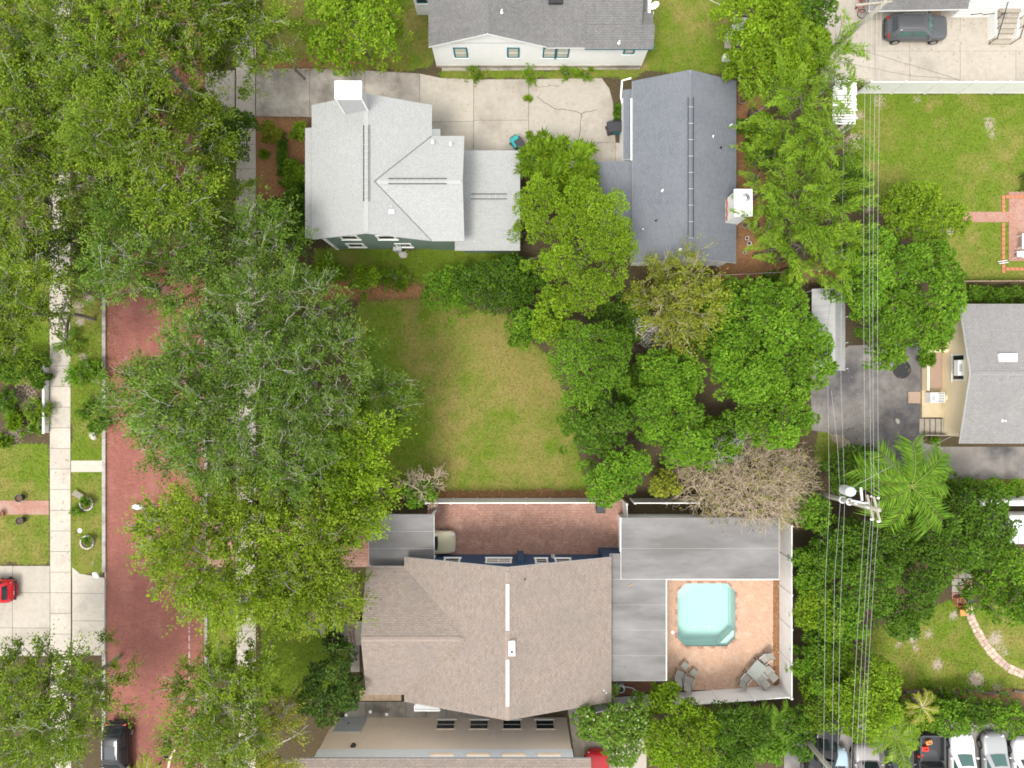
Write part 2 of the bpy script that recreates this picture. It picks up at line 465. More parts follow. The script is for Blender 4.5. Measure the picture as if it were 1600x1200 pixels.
cov = np.zeros(GX.shape + (4,))
JX = PXg + 10*(fbm(GX.shape, 6, 11)-0.5); JY = PYg + 10*(fbm(GX.shape, 6, 12)-0.5)
def patch(ch, poly, val, feather=3, op='set'):
    w = blur(in_poly(JX, JY, poly).astype(float), feather)
    cov[..., ch] = cov[..., ch]*(1-w) + val*w
def blob(ch, x, y, r, val, ry=None):
    d = np.hypot((JX-x)/r, (JY-y)/(ry or r))
    w = np.clip(1.25-d, 0, 1)
    cov[..., ch] = cov[..., ch]*(1-w) + val*w
R4 = lambda x0, y0, x1, y1: [(x0, y0), (x1, y0), (x1, y1), (x0, y1)]
GRASS = [([(560,470),(660,462),(790,490),(860,560),(890,640),(918,768),(690,770),(600,745),(550,600)], 0.64),
         (R4(488,388,805,448), 0.10), (R4(990,-60,1150,112), 0.42), ([(420,-60),(668,-60),(676,110),(400,107)], 0.55),
         ([(1330,146),(1700,146),(1700,440),(1490,440),(1380,330),(1325,300)], 0.30), (R4(110,465,161,900), 0.40),
         (R4(-80,694,77,881), 0.48), (R4(323,910,369,1040), 0.32), (R4(410,965,545,1090), 0.02),
         ([(1345,990),(1480,940),(1700,950),(1700,1084),(1390,1082)], 0.30), (R4(1490,447,1700,476), 0.15), (R4(1276,665,1345,725), 0.3),
         (R4(325,225,370,310), 0.0), (R4(690,108,1000,124), 0.4), (R4(0,380,78,600), 0.25), (R4(1450,745,1700,790), 0.3)]
for poly, dry in GRASS:
    patch(0, poly, 1.0); patch(1, poly, dry)
patch(1, [(575,470),(630,480),(640,600),(690,640),(680,730),(640,745),(600,745),(560,600)], 0.12, 8)  # lusher grass beside the big oak, part of its shadow painted into the colour
for x, y, r, v in ((740,520,60,0.95),(790,600,70,0.85),(720,640,60,0.85),(830,700,60,0.8),(760,730,70,0.75),(690,560,40,0.75),(860,620,35,0.85),(820,665,30,0.5),(860,697,12,0.1),(700,700,40,0.6),
                   (640,30,30,0.75),(1080,35,40,0.75),(1095,25,20,0.95),(40,850,40,0.75),(130,820,30,0.5)):
    blob(1, x, y, r, v)
for poly in (R4(396,183,482,312), R4(676,766,945,781), R4(470,441,700,466), R4(1150,140,1195,415), R4(1125,412,1330,440),
             R4(400,92,560,108), [(1390,1078),(1700,1076),(1700,1092),(1390,1094)]):
    patch(3, poly, 1.0, 2); patch(0, poly, 0.12, 2)
for x, y, r, v in ((1335,220,22,0.9),(1322,250,14,0.9),(1345,180,14,0.7),(1372,158,20,0.6),(1435,155,14,0.6),(1545,190,20,0.65),(1550,210,14,0.6),(1540,260,12,0.5),(1350,265,14,0.7),(1485,362,14,0.7),(1356,325,12,0.8),
                   (120,478,14,0.9),(125,500,14,0.8),(140,465,10,0.9),(128,560,12,0.8),(130,662,6,0.6),(145,880,7,0.7),(120,818,5,0.7),
                   (40,620,50,0.55),(20,680,30,0.6),(60,650,30,0.5),(1310,685,18,0.9),(1330,700,18,0.9),(1290,665,18,0.9),
                   (1425,1000,14,0.8),(1405,1010,10,0.7),(1432,1015,8,0.8),(1465,1038,16,0.8),(1525,1062,20,0.9),(1555,1000,22,0.8),(1570,1020,18,0.6),(1450,992,14,0.7),(1490,962,12,0.8),(1560,1075,20,0.6),
                   (1230,1170,20,0.6),(200,1180,4,0.2)):
    blob(2, x, y, r, v)
gz = np.where((GX >= -30.33) & (GX <= -22.79), -0.20, 0.0)
gz = np.where((PXg > 1053) & (PXg < 1154) & (PYg > 906) & (PYg < 1015), -2.2, gz)
for _k in range(260):
    _x, _y = rng0.uniform(0, 1600), rng0.uniform(0, 1200)
    blob(1, _x, _y, rng0.uniform(3, 11), 0.0 if rng0.random() < .6 else 1.0)
cov[..., 1] += -.10 + (fbm(GX.shape, 12, 21)-.5)*1.25 + (fbm(GX.shape, 4, 31)-.5)*.9
cov = np.clip(cov, 0, 1)
ny, nx = GX.shape
idx = np.arange(ny*nx).reshape(ny, nx)
quads = np.stack([idx[:-1, :-1], idx[:-1, 1:], idx[1:, 1:], idx[1:, :-1]], -1).reshape(-1, 4)

def np_mesh(name, verts, quads, mat, col=None, parent=None, smooth=False):
    me = bpy.data.meshes.new(name)
    k = quads.shape[1]
    me.vertices.add(len(verts)); me.vertices.foreach_set('co', np.ascontiguousarray(verts, np.float32).ravel())
    me.loops.add(quads.size); me.loops.foreach_set('vertex_index', np.ascontiguousarray(quads, np.int32).ravel())
    me.polygons.add(len(quads)); me.polygons.foreach_set('loop_start', np.arange(0, quads.size, k, dtype=np.int32))
    if smooth: me.polygons.foreach_set('use_smooth', np.ones(len(quads), bool))
    me.update(calc_edges=True)
    if col is not None:
        a = me.color_attributes.new('col', 'FLOAT_COLOR', 'POINT')
        a.data.foreach_set('color', np.ascontiguousarray(col, np.float32).ravel())
    me.materials.append(mat)
    o = bpy.data.objects.new(name, me); COL.objects.link(o)
    if parent: o.parent = parent
    return o

m, t, b = nt('ground_cover')
at = N(t, 'ShaderNodeVertexColor', layer_name='col')
sp = N(t, 'ShaderNodeSeparateColor'); t.links.new(at.outputs[0], sp.inputs[0])
v = pos(t)
n1 = noise(t, v, 1.1, 7, 0.65); n2 = noise(t, v, 6.0, 6, 0.7); n3 = noise(t, v, 0.35, 5, 0.6); n4 = noise(t, v, 22.0, 3, 0.6)
soil = mixc(t, ramp(t, n2, 0.3, 0.7), (0.050, 0.040, 0.022), (0.095, 0.072, 0.042))
mul = mixc(t, ramp(t, n2, 0.3, 0.7), (0.19, 0.085, 0.038), (0.30, 0.17, 0.085))
lush = mixc(t, ramp(t, n2, 0.3, 0.7), (0.075, 0.120, 0.012), (0.130, 0.185, 0.016))
dry = mixc(t, ramp(t, n2, 0.3, 0.7), (0.165, 0.150, 0.034), (0.240, 0.195, 0.070))
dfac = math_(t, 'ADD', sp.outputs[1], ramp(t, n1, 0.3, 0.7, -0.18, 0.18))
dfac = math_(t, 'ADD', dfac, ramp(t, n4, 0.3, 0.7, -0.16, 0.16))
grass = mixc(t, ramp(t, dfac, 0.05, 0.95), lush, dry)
sand = mixc(t, ramp(t, n2, 0.3, 0.7), (0.36, 0.30, 0.235), (0.27, 0.22, 0.17))
g1 = ramp(t, math_(t, 'ADD', sp.outputs[0], ramp(t, n2, 0.3, 0.7, -0.3, 0.3)), 0.35, 0.65)
c = mixc(t, at.outputs[1], soil, mul)
c = mixc(t, g1, c, grass)
g2 = ramp(t, math_(t, 'ADD', sp.outputs[2], ramp(t, n2, 0.25, 0.75, -0.45, 0.35)), 0.42, 0.68)
c = mixc(t, g2, c, sand)
t.links.new(c, b.inputs['Base Color']); b.inputs['Roughness'].default_value = 0.95; b.inputs['Specular IOR Level'].default_value = 0.1
bump(t, b, n4, 0.6, 0.04)
M['ground'] = m
gcol = cov.reshape(-1, 4)
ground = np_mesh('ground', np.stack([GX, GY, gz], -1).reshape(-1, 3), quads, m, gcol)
tag(ground, kind='structure')

# ------------------------------------------------------------------ road, kerbs, paving
def struct(o, label=None):
    o['kind'] = 'structure'
    if label: o['label'] = label
    return o
road = struct(MB().rect(-30.6, -22.6, -120, 120, -0.19, -0.12).build('road', M['road']), 'red brick street')
YK = np.arange(-60, 60, 2.0)
def kerb(x0, x1, name, gaps=()):
    root = struct(bpy.data.objects.new(name, None)); COL.objects.link(root)
    for y in YK:
        if any(a < y+1 < b_ for a, b_ in gaps): z1 = -0.06
        else: z1 = 0.035
        MB().rect(x0, x1, y+0.008, y+1.992, -0.3, z1).build('kerb_stone', M['kerb'], root)
kerb(-30.50, -30.24, 'kerb_west', ((PY(1025), PY(885)),))
kerb(-22.88, -22.66, 'kerb_east', ((PY(890), PY(830)), (PY(183), PY(108))))
dash = struct(bpy.data.objects.new('road_marking', None)); COL.objects.link(dash)
for y in np.arange(PY(1250), PY(900), 0.62):
    MB().rect(PX(293.3), PX(295.6), y, y+0.46, -0.119, -0.114).build('dash', M['road_line'], dash)

def shrink(poly, d):
    n = len(poly); out = []
    cx = sum(p[0] for p in poly)/n; cy = sum(p[1] for p in poly)/n
    for p in poly:
        dx, dy = cx-p[0], cy-p[1]; l = math.hypot(dx, dy)
        out.append((p[0]+dx/l*d, p[1]+dy/l*d))
    return out
def slab(parent, pxpoly, m, z1=0.03, gap=0.018, name='slab'):
    poly = shrink([(PX(x), PY(y)) for x, y in pxpoly], gap)
    return MB().prism(poly, -0.12, z1 + random.uniform(-0.004, 0.004)).build(name, m, parent)
random.seed(3)
def paving(name):
    o = struct(bpy.data.objects.new(name, None)); COL.objects.link(o); return o

sw = paving('sidewalk_west')
y = -40.0
while y < 1250:
    x0 = 77 + 2*(y/1200); jj = random.uniform(-0.8, 0.8)
    slab(sw, R4(x0+jj*0.4, y, 109.5+2.0*(y/1200)+jj*0.4, y+32.2), M['concrete_path'], 0.035)
    y += 32.2
se = paving('sidewalk_east')
y = -40.0
while y < 1250:
    if not (88 < y < 183): slab(se, R4(369, y, 400, y+38), M['concrete_path'], 0.03)
    y += 38
ap = paving('driveway_west')
for q in (R4(-60,884,20,926), R4(20,884,78.5,926), R4(-60,926,20,981), R4(20,926,78.5,981), R4(-60,981,20,1025), R4(20,981,78.5,1025)):
    slab(ap, q, M['concrete'], 0.03)
for q in ([(113,886),(125,896),(164,903),(164,927),(113,927)], R4(113,927,164,970), R4(113,970,164,1024)):
    slab(ap, q, M['concrete_path'], 0.028)
slab(paving('kerb_path'), R4(111,719.5,161,737.5), M['concrete_path'], 0.03)
slab(paving('brick_walk'), R4(-60,782,77,804), M['paver_pink'], 0.03)

dv = paving('driveway_north')
for q in (R4(322,110,367,184), R4(369,109,399,184)):
    slab(dv, q, M['concrete'], 0.026)
for q in ([(400,107),(484,107),(484,183),(400,182)], [(484,107),(570,110),(570,185),(484,184)], [(570,110),(656,115),(656,200),(570,190)]):
    slab(dv, q, M['concrete_old'], 0.028)
for q in ([(656,115),(690,122),(740,124),(740,190),(656,190)], R4(656,190,740,255), [(740,124),(826,124),(826,188),(740,188)], R4(740,188,826,255),
          [(826,124),(940,122),(952,138),(958,160),(962,223),(826,223)], R4(826,223,962,262), R4(962,223,976,262)):
    slab(dv, q, M['concrete'], 0.03)
slab(dv, [(690,106),(1000,104),(1000,108.5),(690,111)], M['concrete_old'], 0.02)
def crack(pts, w=0.022):
    mb = MB(); q = [P(x, y, 0.0355) for x, y in pts]
    for a, b_ in zip(q[:-1], q[1:]):
        d = (b_-a).normalized(); n_ = Vector((-d.y, d.x, 0))*w
        mb.add([a+n_, a-n_, b_-n_, b_+n_], [(0, 1, 2, 3)])
    return mb.build('crack', M['crack'], dv)
def wig(pts, s=0.8, seed=1):
    r = random.Random(seed); out = []
    for (x0, y0), (x1, y1) in zip(pts[:-1], pts[1:]):
        for k in range(4):
            u = k/4; out.append((x0+(x1-x0)*u+r.uniform(-s, s), y0+(y1-y0)*u+r.uniform(-s, s)))
    return out + [pts[-1]]
crack(wig([(838,150),(850,160),(870,171),(885,171),(908,177),(933,171)], 0.8, 2))
crack(wig([(909,177),(907,195),(905,214)], 0.6, 3))
crack(wig([(840,137),(858,134),(875,134)], 0.6, 4), 0.012)

tr_ = paving('driveway_northeast')
cx = [1282,1305,1367,1421,1500,1587,1680]; ry_ = [-50, 30, 80, 129]
for i in range(6):
    for j in range(3):
        slab(tr_, R4(cx[i], ry_[j], cx[i+1], ry_[j+1]), M['concrete'], 0.03, 0.014)
dv = tr_
crack(wig([(1325,66),(1360,82),(1410,98),(1460,112),(1500,126)], 0.7, 6), 0.014)
crack(wig([(1310,96),(1360,106),(1420,118),(1500,125)], 0.7, 7), 0.012)
crack(wig([(1314,22),(1315,40),(1312,54)], 0.7, 8), 0.02)
for (x, y, rx, ry2) in ((1522, 52, 26, 22), (1592, 62, 24, 20)):
    poly = [(PX(x+rx*math.cos(a)*(1+0.1*math.sin(3*a))), PY(y+ry2*math.sin(a)*(1+0.1*math.cos(2*a)))) for a in np.linspace(0, 2*math.pi, 18)[:-1]]
    MB().prism(poly, 0.02, 0.041).build('patch', M['concrete_path'], tr_)

pd_ = paving('driveway_paved')
slab(pd_, R4(668,780,974,868), M['paver_red'], 0.03, 0)
slab(pd_, R4(324,806,668,886), M['paver_red'], 0.026, 0)
pth = paving('front_walk')
slab(pth, R4(480,955,560,972), M['paver_red'], 0.03, 0.01)
slab(pth, [(497,974),(547,974),(547,1002),(520,1004),(508,1000),(500,990)], M['concrete'], 0.03, 0)
slab(pth, R4(548,1000,562,1050), M['concrete_old'], 0.025)
sp_ = paving('side_walk')
for k in range(7):
    slab(sp_, R4(540+k*31.5, 1096, 571.5+k*31.5, 1121), M['concrete_old'], 0.03)
slab(sp_, [(885,1095),(905,1095),(912,1200),(900,1200)], M['concrete_old'], 0.03)

asp = [(1326,540),(1442,535),(1442,692),(1470,698),(1680,698),(1680,747),(1452,750),(1405,738),(1352,712),(1318,680),(1268,672),(1266,575),(1300,560)]
struct(MB().prism([(PX(x), PY(y)) for x, y in asp], -0.1, 0.02).build('driveway_asphalt', M['asphalt']), 'worn asphalt driveway')
struct(MB().prism([(PX(x), PY(y)) for x, y in R4(1225,1130,1720,1330)], -0.1, 0.02).build('parking_lot', M['asphalt']), 'asphalt car park')
struct(MB().prism([(PX(x), PY(y)) for x, y in R4(905,1150,1010,1330)], -0.1, 0.02).build('driveway_south', M['concrete']), 'concrete drive')
# east patio
pt = paving('patio_east')
slab(pt, R4(1576,300,1680,408), M['paver_pink'], 0.03, 0)
slab(pt, R4(1504,331,1576,347), M['paver_pink'], 0.028, 0)
for k in range(17):
    y0 = 305 + k*7.2
    if 328 < y0 < 348: continue
    slab(pt, R4(1565,y0,1570,y0+6.9), M['terracotta'], 0.05, 0.008, 'edging_brick')
for k in range(5):
    slab(pt, R4(1571+k*7.2,305,1577.8+k*7.2,310), M['terracotta'], 0.05, 0.008, 'edging_brick')
    slab(pt, R4(1571+k*7.2,418,1577.8+k*7.2,423), M['terracotta'], 0.05, 0.008, 'edging_brick')
# south-east garden path: flagstones along a curve
gp = paving('garden_path')
for i in range(4):
    for j in range(3):
        slab(gp, R4(1487+j*11, 893+i*11, 1497.4+j*11, 903.4+i*11), M['paver_pink'] if (i+j) % 3 == 0 else M['concrete_old'], 0.03, 0.012, 'flagstone')
cv = [(1512,948),(1518,968),(1527,987),(1540,1008),(1556,1027),(1576,1044),(1600,1054),(1630,1062)]
cvp = []
for a, b_ in zip(cv[:-1], cv[1:]):
    for k in range(3): cvp.append((a[0]+(b_[0]-a[0])*k/3, a[1]+(b_[1]-a[1])*k/3))
M['flag'] = mk('flagstone', (0.46, 0.35, 0.28), (0.36, 0.26, 0.21), 0.9, 3, orand=0.2)
for k in range(len(cvp)-1):
    (x0, y0), (x1, y1) = cvp[k], cvp[k+1]
    l = math.hypot(x1-x0, y1-y0); nx_, ny_ = -(y1-y0)/l, (x1-x0)/l
    w = 6.5 + random.uniform(-0.6, 0.6)
    for s0, s1 in ((-w, random.uniform(-1.5, 1.5)), (None, w)):
        if s0 is None: s0 = last
        last = s1
        slab(gp, [(x0+nx_*s0, y0+ny_*s0), (x1+nx_*s0, y1+ny_*s0), (x1+nx_*s1, y1+ny_*s1), (x0+nx_*s1, y0+ny_*s1)], M['flag'], 0.035, 0.02, 'flagstone')

# ------------------------------------------------------------------ pool and deck
dk = paving('pool_deck')
ox0, ox1, oy0, oy1, ch = 1058, 1149, 911, 1010, 13
for q in (R4(1036,900,ox0,1078), R4(ox1,900,1208,1078), R4(ox0,900,ox1,oy0), R4(ox0,oy1,ox1,1078),
          [(ox0,oy0),(ox0+ch,oy0),(ox0,oy0+ch)], [(ox1,oy0),(ox1-ch,oy0),(ox1,oy0+ch)], [(ox0,oy1),(ox0+ch,oy1),(ox0,oy1-ch)], [(ox1,oy1),(ox1-ch,oy1),(ox1,oy1-ch)]):
    slab(dk, q, M['paver_tan'], 0.03, 0, 'paving')
slab(dk, R4(1208.5,806,1218,1078), M['mulch'], 0.02, 0, 'gravel_strip')
slab(dk, [(956,1066),(1020,1062),(1020,1080),(956,1088)], M['deck_wood'], 0.04, 0, 'wood_deck')
OCT = [(ox0+ch,oy0),(ox1-ch,oy0),(ox1,oy0+ch),(ox1,oy1-ch),(ox1-ch,oy1),(ox0+ch,oy1),(ox0,oy1-ch),(ox0,oy0+ch)]
OW = [(PX(x), PY(y)) for x, y in OCT]
pool = thing('swimming_pool', 'small octagonal swimming pool with pale turquoise water on the tan paver deck', 'swimming pool', P(1103, 960, 0))
mb = MB(); n8 = 8
cxp = sum(p[0] for p in OW)/8; cyp = sum(p[1] for p in OW)/8
inn = [((p[0]-cxp)*0.93+cxp, (p[1]-cyp)*0.93+cyp) for p in OW]
mb.add([(p[0], p[1], 0.028) for p in OW] + [(p[0], p[1], -1.0) for p in OW] + [(p[0], p[1], -1.35) for p in inn],
       [tuple(reversed((i, (i+1) % 8, 8+(i+1) % 8, 8+i))) for i in range(8)] + [tuple(reversed((8+i, 8+(i+1) % 8, 16+(i+1) % 8, 16+i))) for i in range(8)] + [tuple(range(16, 24))[::-1]])
mb.build('basin', M['plaster'], pool)
for i in range(8):     # coping stones along the rim, in short pieces
    a, b_ = Vector(OW[i]+(0,)), Vector(OW[(i+1) % 8]+(0,))
    d = b_-a; L_ = d.length; d.normalize(); nn = Vector((-d.y, d.x, 0))
    k = max(2, round(L_/0.42)); 
    for j in range(k):
        p0 = a+d*(L_*j/k+0.006); p1 = a+d*(L_*(j+1)/k-0.006)
        MB().prism([(p0-nn*0.02)[:2], (p1-nn*0.02)[:2], (p1+nn*0.16)[:2], (p0+nn*0.16)[:2]], -0.03, 0.045).build('coping_stone', M['paver_tan'] if j % 2 else M['paver_red'], pool)
MB().prism([p for p in [((x-cxp)*0.998+cxp, (y-cyp)*0.998+cyp) for x, y in OW]], -0.14, -0.13).build('water', M['water'], pool)
MB().prism([OW[3], OW[4], ((OW[4][0]*0.82+OW[5][0]*0.18), OW[4][1]+0.02), (OW[3][0]-0.02, OW[3][1]*0.85+OW[2][1]*0.15)], -1.3, -0.32).build('corner_step', M['plaster_pale'], pool)
MB().prism([OW[0], OW[7], (OW[7][0]+0.02, OW[7][1]*0.75+OW[6][1]*0.25), ((OW[0][0]*0.65+OW[1][0]*0.35), OW[0][1]-0.02)], -1.3, -0.5).build('shallow_shelf', M['plaster_pale'], pool)
for x in (1084, 1107.5):
    MB().cyl(P(x, 979, -1.35) , 0.1, 0.03).build('floor_drain', M['ceramic'], pool)

# ------------------------------------------------------------------ roofs, walls, windows
def clip(poly, vmin, vmax):
    for sgn, lim in ((1, vmin), (-1, -vmax)):
        out = []
        for i in range(len(poly)):
            a, b_ = poly[i], poly[(i+1) % len(poly)]
            da, db = sgn*a[1]-lim, sgn*b_[1]-lim
            if da >= 0: out.append(a)
            if (da >= 0) != (db >= 0):
                u = da/(da-db); out.append((a[0]+(b_[0]-a[0])*u, a[1]+(b_[1]-a[1])*u))
        poly = out
        if len(poly) < 3: return []
    return poly

def roof(root, faces, sh, trim='white', thick=0.15, row=0.15, courses=True):
    """deck slabs with fascia; the shingle courses lie on them as real overlapping steps"""
    dk_ = MB()
    sv, sf, suv = [], [], []
    for poly in faces:
        poly = [Vector(p) for p in poly]
        dk_.ext(poly, (0, 0, -thick))
        n = Vector((0, 0, 0)); k = len(poly)
        for i in range(k):
            a, b_ = poly[i], poly[(i+1) % k]
            n += Vector(((a.y-b_.y)*(a.z+b_.z), (a.z-b_.z)*(a.x+b_.x), (a.x-b_.x)*(a.y+b_.y)))
        n.normalize()
        if n.z < 0: n = -n; poly = poly[::-1]
        up = Vector((0, 0, 1)) - n*n.z
        if up.length < 1e-3: up = Vector((0, 1, 0))
        up.normalize(); al = up.cross(n)
        o0 = min(poly, key=lambda p: p.z)
        uv = [((p-o0).dot(al), (p-o0).dot(up)) for p in poly]
        vmin = min(q[1] for q in uv); vmax = max(q[1] for q in uv)
        r = vmin
        while r < vmax-0.01:
            q = clip(uv, r, min(r+row, vmax))
            if len(q) >= 3:
                b0 = len(sv)
                for (u_, v_) in q:
                    lift = 0.010 + 0.022*(1-(v_-r)/row)
                    sv.append(tuple(o0 + al*u_ + up*v_ + n*lift)); suv.append((u_, v_-vmin))
                sf.append(tuple(range(b0, b0+len(q))))
            r += row
    ro = dk_.build('roof', M[trim], root)
    off = org(root)
    me = bpy.data.meshes.new('shingles')
    me.from_pydata([(p[0]-off.x, p[1]-off.y, p[2]-off.z) for p in sv], [], sf)
    ul = me.uv_layers.new(name='UVMap')
    for p in me.polygons:
        for li in p.loop_indices:
            ul.data[li].uv = suv[me.loops[li].vertex_index]
    me.materials.append(M[sh]); me.update()
    so = bpy.data.objects.new('shingles', me); COL.objects.link(so); so.parent = ro
    so['kind'] = 'stuff'
    return ro

def ridge_caps(root, a, b_, m, w=0.16, step=0.3, slope=0.4, parent=None):
    a, b_ = Vector(a), Vector(b_); d = b_-a; L_ = d.length; d.normalize()
    s = Vector((-d.y, d.x, 0)).normalized(); mb = MB(); k = int(L_/step)
    for i in range(k):
        p0 = a+d*(i*step)+Vector((0, 0, 0.045)); p1 = a+d*(i*step+step*1.04)+Vector((0, 0, 0.06))
        e = Vector((0, 0, -w*slope))
        mb.add([p0+s*w+e, p0, p0-s*w+e, p1+s*w+e, p1, p1-s*w+e], [(0, 1, 4, 3), (1, 2, 5, 4)])
    o = mb.build('ridge_cap', m, parent or root)
    return o

def window(root, c, n, w, h, frame='white', pane='glass', mull=1, trans=1, sill=True, fw=0.09):
    """c centre on the wall face, n outward 2D normal; frame > pane, sill, muntin"""
    n = Vector((n[0], n[1], 0)).normalized(); t_ = Vector((-n.y, n.x, 0)); c = Vector(c)
    ang = math.atan2(t_.y, t_.x)
    fr_ = MB()
    for s in (-1, 1):
        fr_.box(c+t_*(s*(w/2-fw/2))+n*0.022, (fw, 0.044, h), ang)
        fr_.box(c+n*0.021+Vector((0, 0, s*(h/2-fw/2))), (w-2*fw, 0.042, fw), ang)
    f_ = fr_.build('window', M[frame], root)
    nb = mull+1
    for i in range(nb):
        for j in range(trans+1):
            pw = (w-2*fw)/nb; ph = (h-2*fw)/(trans+1)
            MB().box(c+t_*(-(w-2*fw)/2+pw*(i+0.5))+n*0.014+Vector((0, 0, -(h-2*fw)/2+ph*(j+0.5))), (pw-0.02, 0.028, ph-0.02), ang).build('pane', M[pane], f_)
    for i in range(1, nb):
        MB().box(c+t_*(-(w-2*fw)/2+(w-2*fw)/nb*i)+n*0.02, (0.04, 0.04, h-2*fw), ang).build('mullion', M['white'], f_)
    for j in range(1, trans+1):
        MB().box(c+n*0.0195+Vector((0, 0, -(h-2*fw)/2+(h-2*fw)/(trans+1)*j)), (w-2*fw, 0.038, 0.035), ang).build('muntin', M['white'], f_)
    if sill:
        MB().box(c+n*0.045+Vector((0, 0, -h/2-0.035)), (w+0.1, 0.09, 0.06), ang).build('sill', M['white'], f_)
    return f_

def walls(root, pts, h, m, th=0.2, name='wall', base=0.0):
    """one wall mesh per side of a closed plan polygon (metres, counter-clockwise)"""
    n = len(pts)
    for i in range(n):
        a, b_ = Vector(pts[i]+(0,)), Vector(pts[(i+1) % n]+(0,))
        d = (b_-a).normalized(); nn = Vector((-d.y, d.x, 0))*th
        hi = h[i] if isinstance(h, (list, tuple)) else h
        MB().prism([(a+d*0.001)[:2], (b_-d*0.001)[:2], (b_-d*th+nn)[:2], (a+d*th+nn)[:2]], base, hi).build(name, M[m], root)

def gable_wall(root, a, b_, n, z0, z1, m, th=0.2):
    a, b_ = Vector(a+(z0,)), Vector(b_+(z0,)); mid = (a+b_)/2; mid.z = z1
    MB().ext([a, b_, mid], Vector((n[0], n[1], 0))*(-th)).build('gable', M[m], root)

def ridge_vent(root, a, b_, w=0.34, base='sh_light', rails='black_metal', step=0.42):
    """low ridge vent: two dark side rails with cross bars on a pale strip"""
    a, b_ = Vector(a), Vector(b_); d = (b_-a); L_ = d.length; d.normalize(); s = Vector((-d.y, d.x, 0))
    ang = math.atan2(d.y, d.x); mid = (a+b_)/2
    mb = MB()
    for k in (-1, 1): mb.box(mid+s*(k*w/2)+Vector((0, 0, 0.07)), (L_, 0.035, 0.06), ang)
    o = mb.build('ridge_vent', M[rails], root)
    cb = MB()
    for i in range(int(L_/step)+1): cb.box(a+d*(i*step)+Vector((0, 0, 0.075)), (0.03, w, 0.03), ang)
    cb.build('cross_bar', M['grey_trim'], o)
    return o

def pipe_vent(root, px, py, z, m='white', r=0.05, h=0.3):
    p = P(px, py, z)
    return MB().lathe(p-Vector((0, 0, 0.15)), [(r*2.2, 0.1), (r*2.0, 0.17), (r, 0.2), (r, h+0.15), (r*0.7, h+0.15)], 10).build('vent_pipe', M[m], root)
# ------------------------------------------------------------------ sage house (light grey roof)
he, hr = 5.0, 6.9
xl, xr_, xm = -13.45, -5.4, -9.42
yt, yb = 18.75, 9.72
B = thing('sage_house', 'two storey sage green house with pale grey shingle roof and white chimney', 'house', P(600, 290, 0))
walls(B, [(-13.0, 10.05), (-5.8, 10.05), (-5.8, 18.4), (-13.0, 18.4)], 5.02, 'green_wall')
gable_wall(B, (-13.0, 10.05), (-5.8, 10.05), (0, -1), 5.0, 6.68, 'green_wall')
gable_wall(B, (-13.0, 18.4), (-5.8, 18.4), (0, 1), 5.0, 6.68, 'green_wall')
walls(B, [(-5.8, 9.98), (-3.5, 9.98), (-3.5, 16.3), (-5.8, 16.3)], 5.0, 'green_wall')
gable_wall(B, (-3.5, 9.98), (-3.5, 16.3), (1, 0), 4.98, 6.4, 'green_wall')
pit = (hr-he)/(xr_-xm)
wy0, wy1 = 9.62, 16.66; wym = (wy0+wy1)/2; wz = he + (wy1-wym)*pit
xv = xm + (hr-wz)/pit
wx = -3.2
roof(B, [[(xl, yb, he), (xm, yb, hr), (xm, yt, hr), (xl, yt, he)],
         [(xm, yb, hr), (xr_, wy0, he), (xv, wym, wz), (xm, wym, hr)],
         [(xm, wym, hr), (xv, wym, wz), (xr_, wy1, he), (xr_, yt, he), (xm, yt, hr)],
         [(xr_, wy0, he), (wx, wy0, he), (wx, wym, wz), (xv, wym, wz)],
         [(xv, wym, wz), (wx, wym, wz), (wx, wy1, he), (xr_, wy1, he)]], 'sh_light', 'grey_trim', row=0.16)
M['valley'] = mk('valley_metal', (0.16, 0.165, 0.165), None, 0.6, 4, bmp=0)
for yy in (wy0, wy1):
    a_, b_ = Vector((xr_, yy, he+0.045)), Vector((xv, wym, wz+0.045))
    MB().tube([a_, b_], 0.035, 5).build('valley', M['valley'], B)
# flared porch eave along the street side
roof(B, [[(-13.98, 9.85, 4.72), (xl-0.002, 9.85, 4.86), (xl-0.002, 17.3, 4.86), (-13.98, 17.3, 4.72)]], 'sh_light', 'grey_trim', 0.1, 0.16)
# single-storey rear wing
lz0, lz1 = 3.0, 4.0; ly0, ly1 = 9.36, 16.36; lm = (ly0+ly1)/2
roof(B, [[(-4.0, ly0, lz0), (0.56, ly0, lz0), (0.56, lm, lz1), (-4.0, lm, lz1)], [(-3.45, lm, lz1), (0.56, lm, lz1), (0.56, ly1, lz0), (-3.45, ly1, lz0)]], 'sh_light', 'grey_trim', 0.14, 0.16)
walls(B, [(-3.49, 9.75), (0.25, 9.75), (0.25, 16.0), (-3.49, 16.0)], 2.86, 'green_wall')
M['cap_light'] = mk('pale_ridge_cap', (0.35, 0.355, 0.345), (0.31, 0.315, 0.305), 0.95, 4, spec=0.05)
ridge_caps(B, (xm, yb+0.1, hr), (xm, yt-0.1, hr), M['cap_light'])
ridge_caps(B, (xv+0.2, wym, wz), (wx-0.1, wym, wz), M['cap_light'])
ridge_vent(B, P(572.5, 196, hr), P(572.5, 315, hr))
ridge_vent(B, (PX(607, wz), wym, wz), (PX(698, wz), wym, wz))
ridge_vent(B, (PX(736, lz1), lm, lz1), (PX(792, lz1), lm, lz1))
for x, y, w, z in ((546, 371, 1.3, 4.15), (604, 371, 1.35, 4.15), (556, 383, 1.3, 1.45), (631, 383, 1.2, 1.45)):
    window(B, (PX(x, z), 10.05, z), (0, -1), w, 1.25, 'white', 'glass', 0, 0, fw=0.16)
MB().rect(-13.06, -12.86, 9.98, 10.08, 0, 5.0).build('corner_board', M['white'], B)
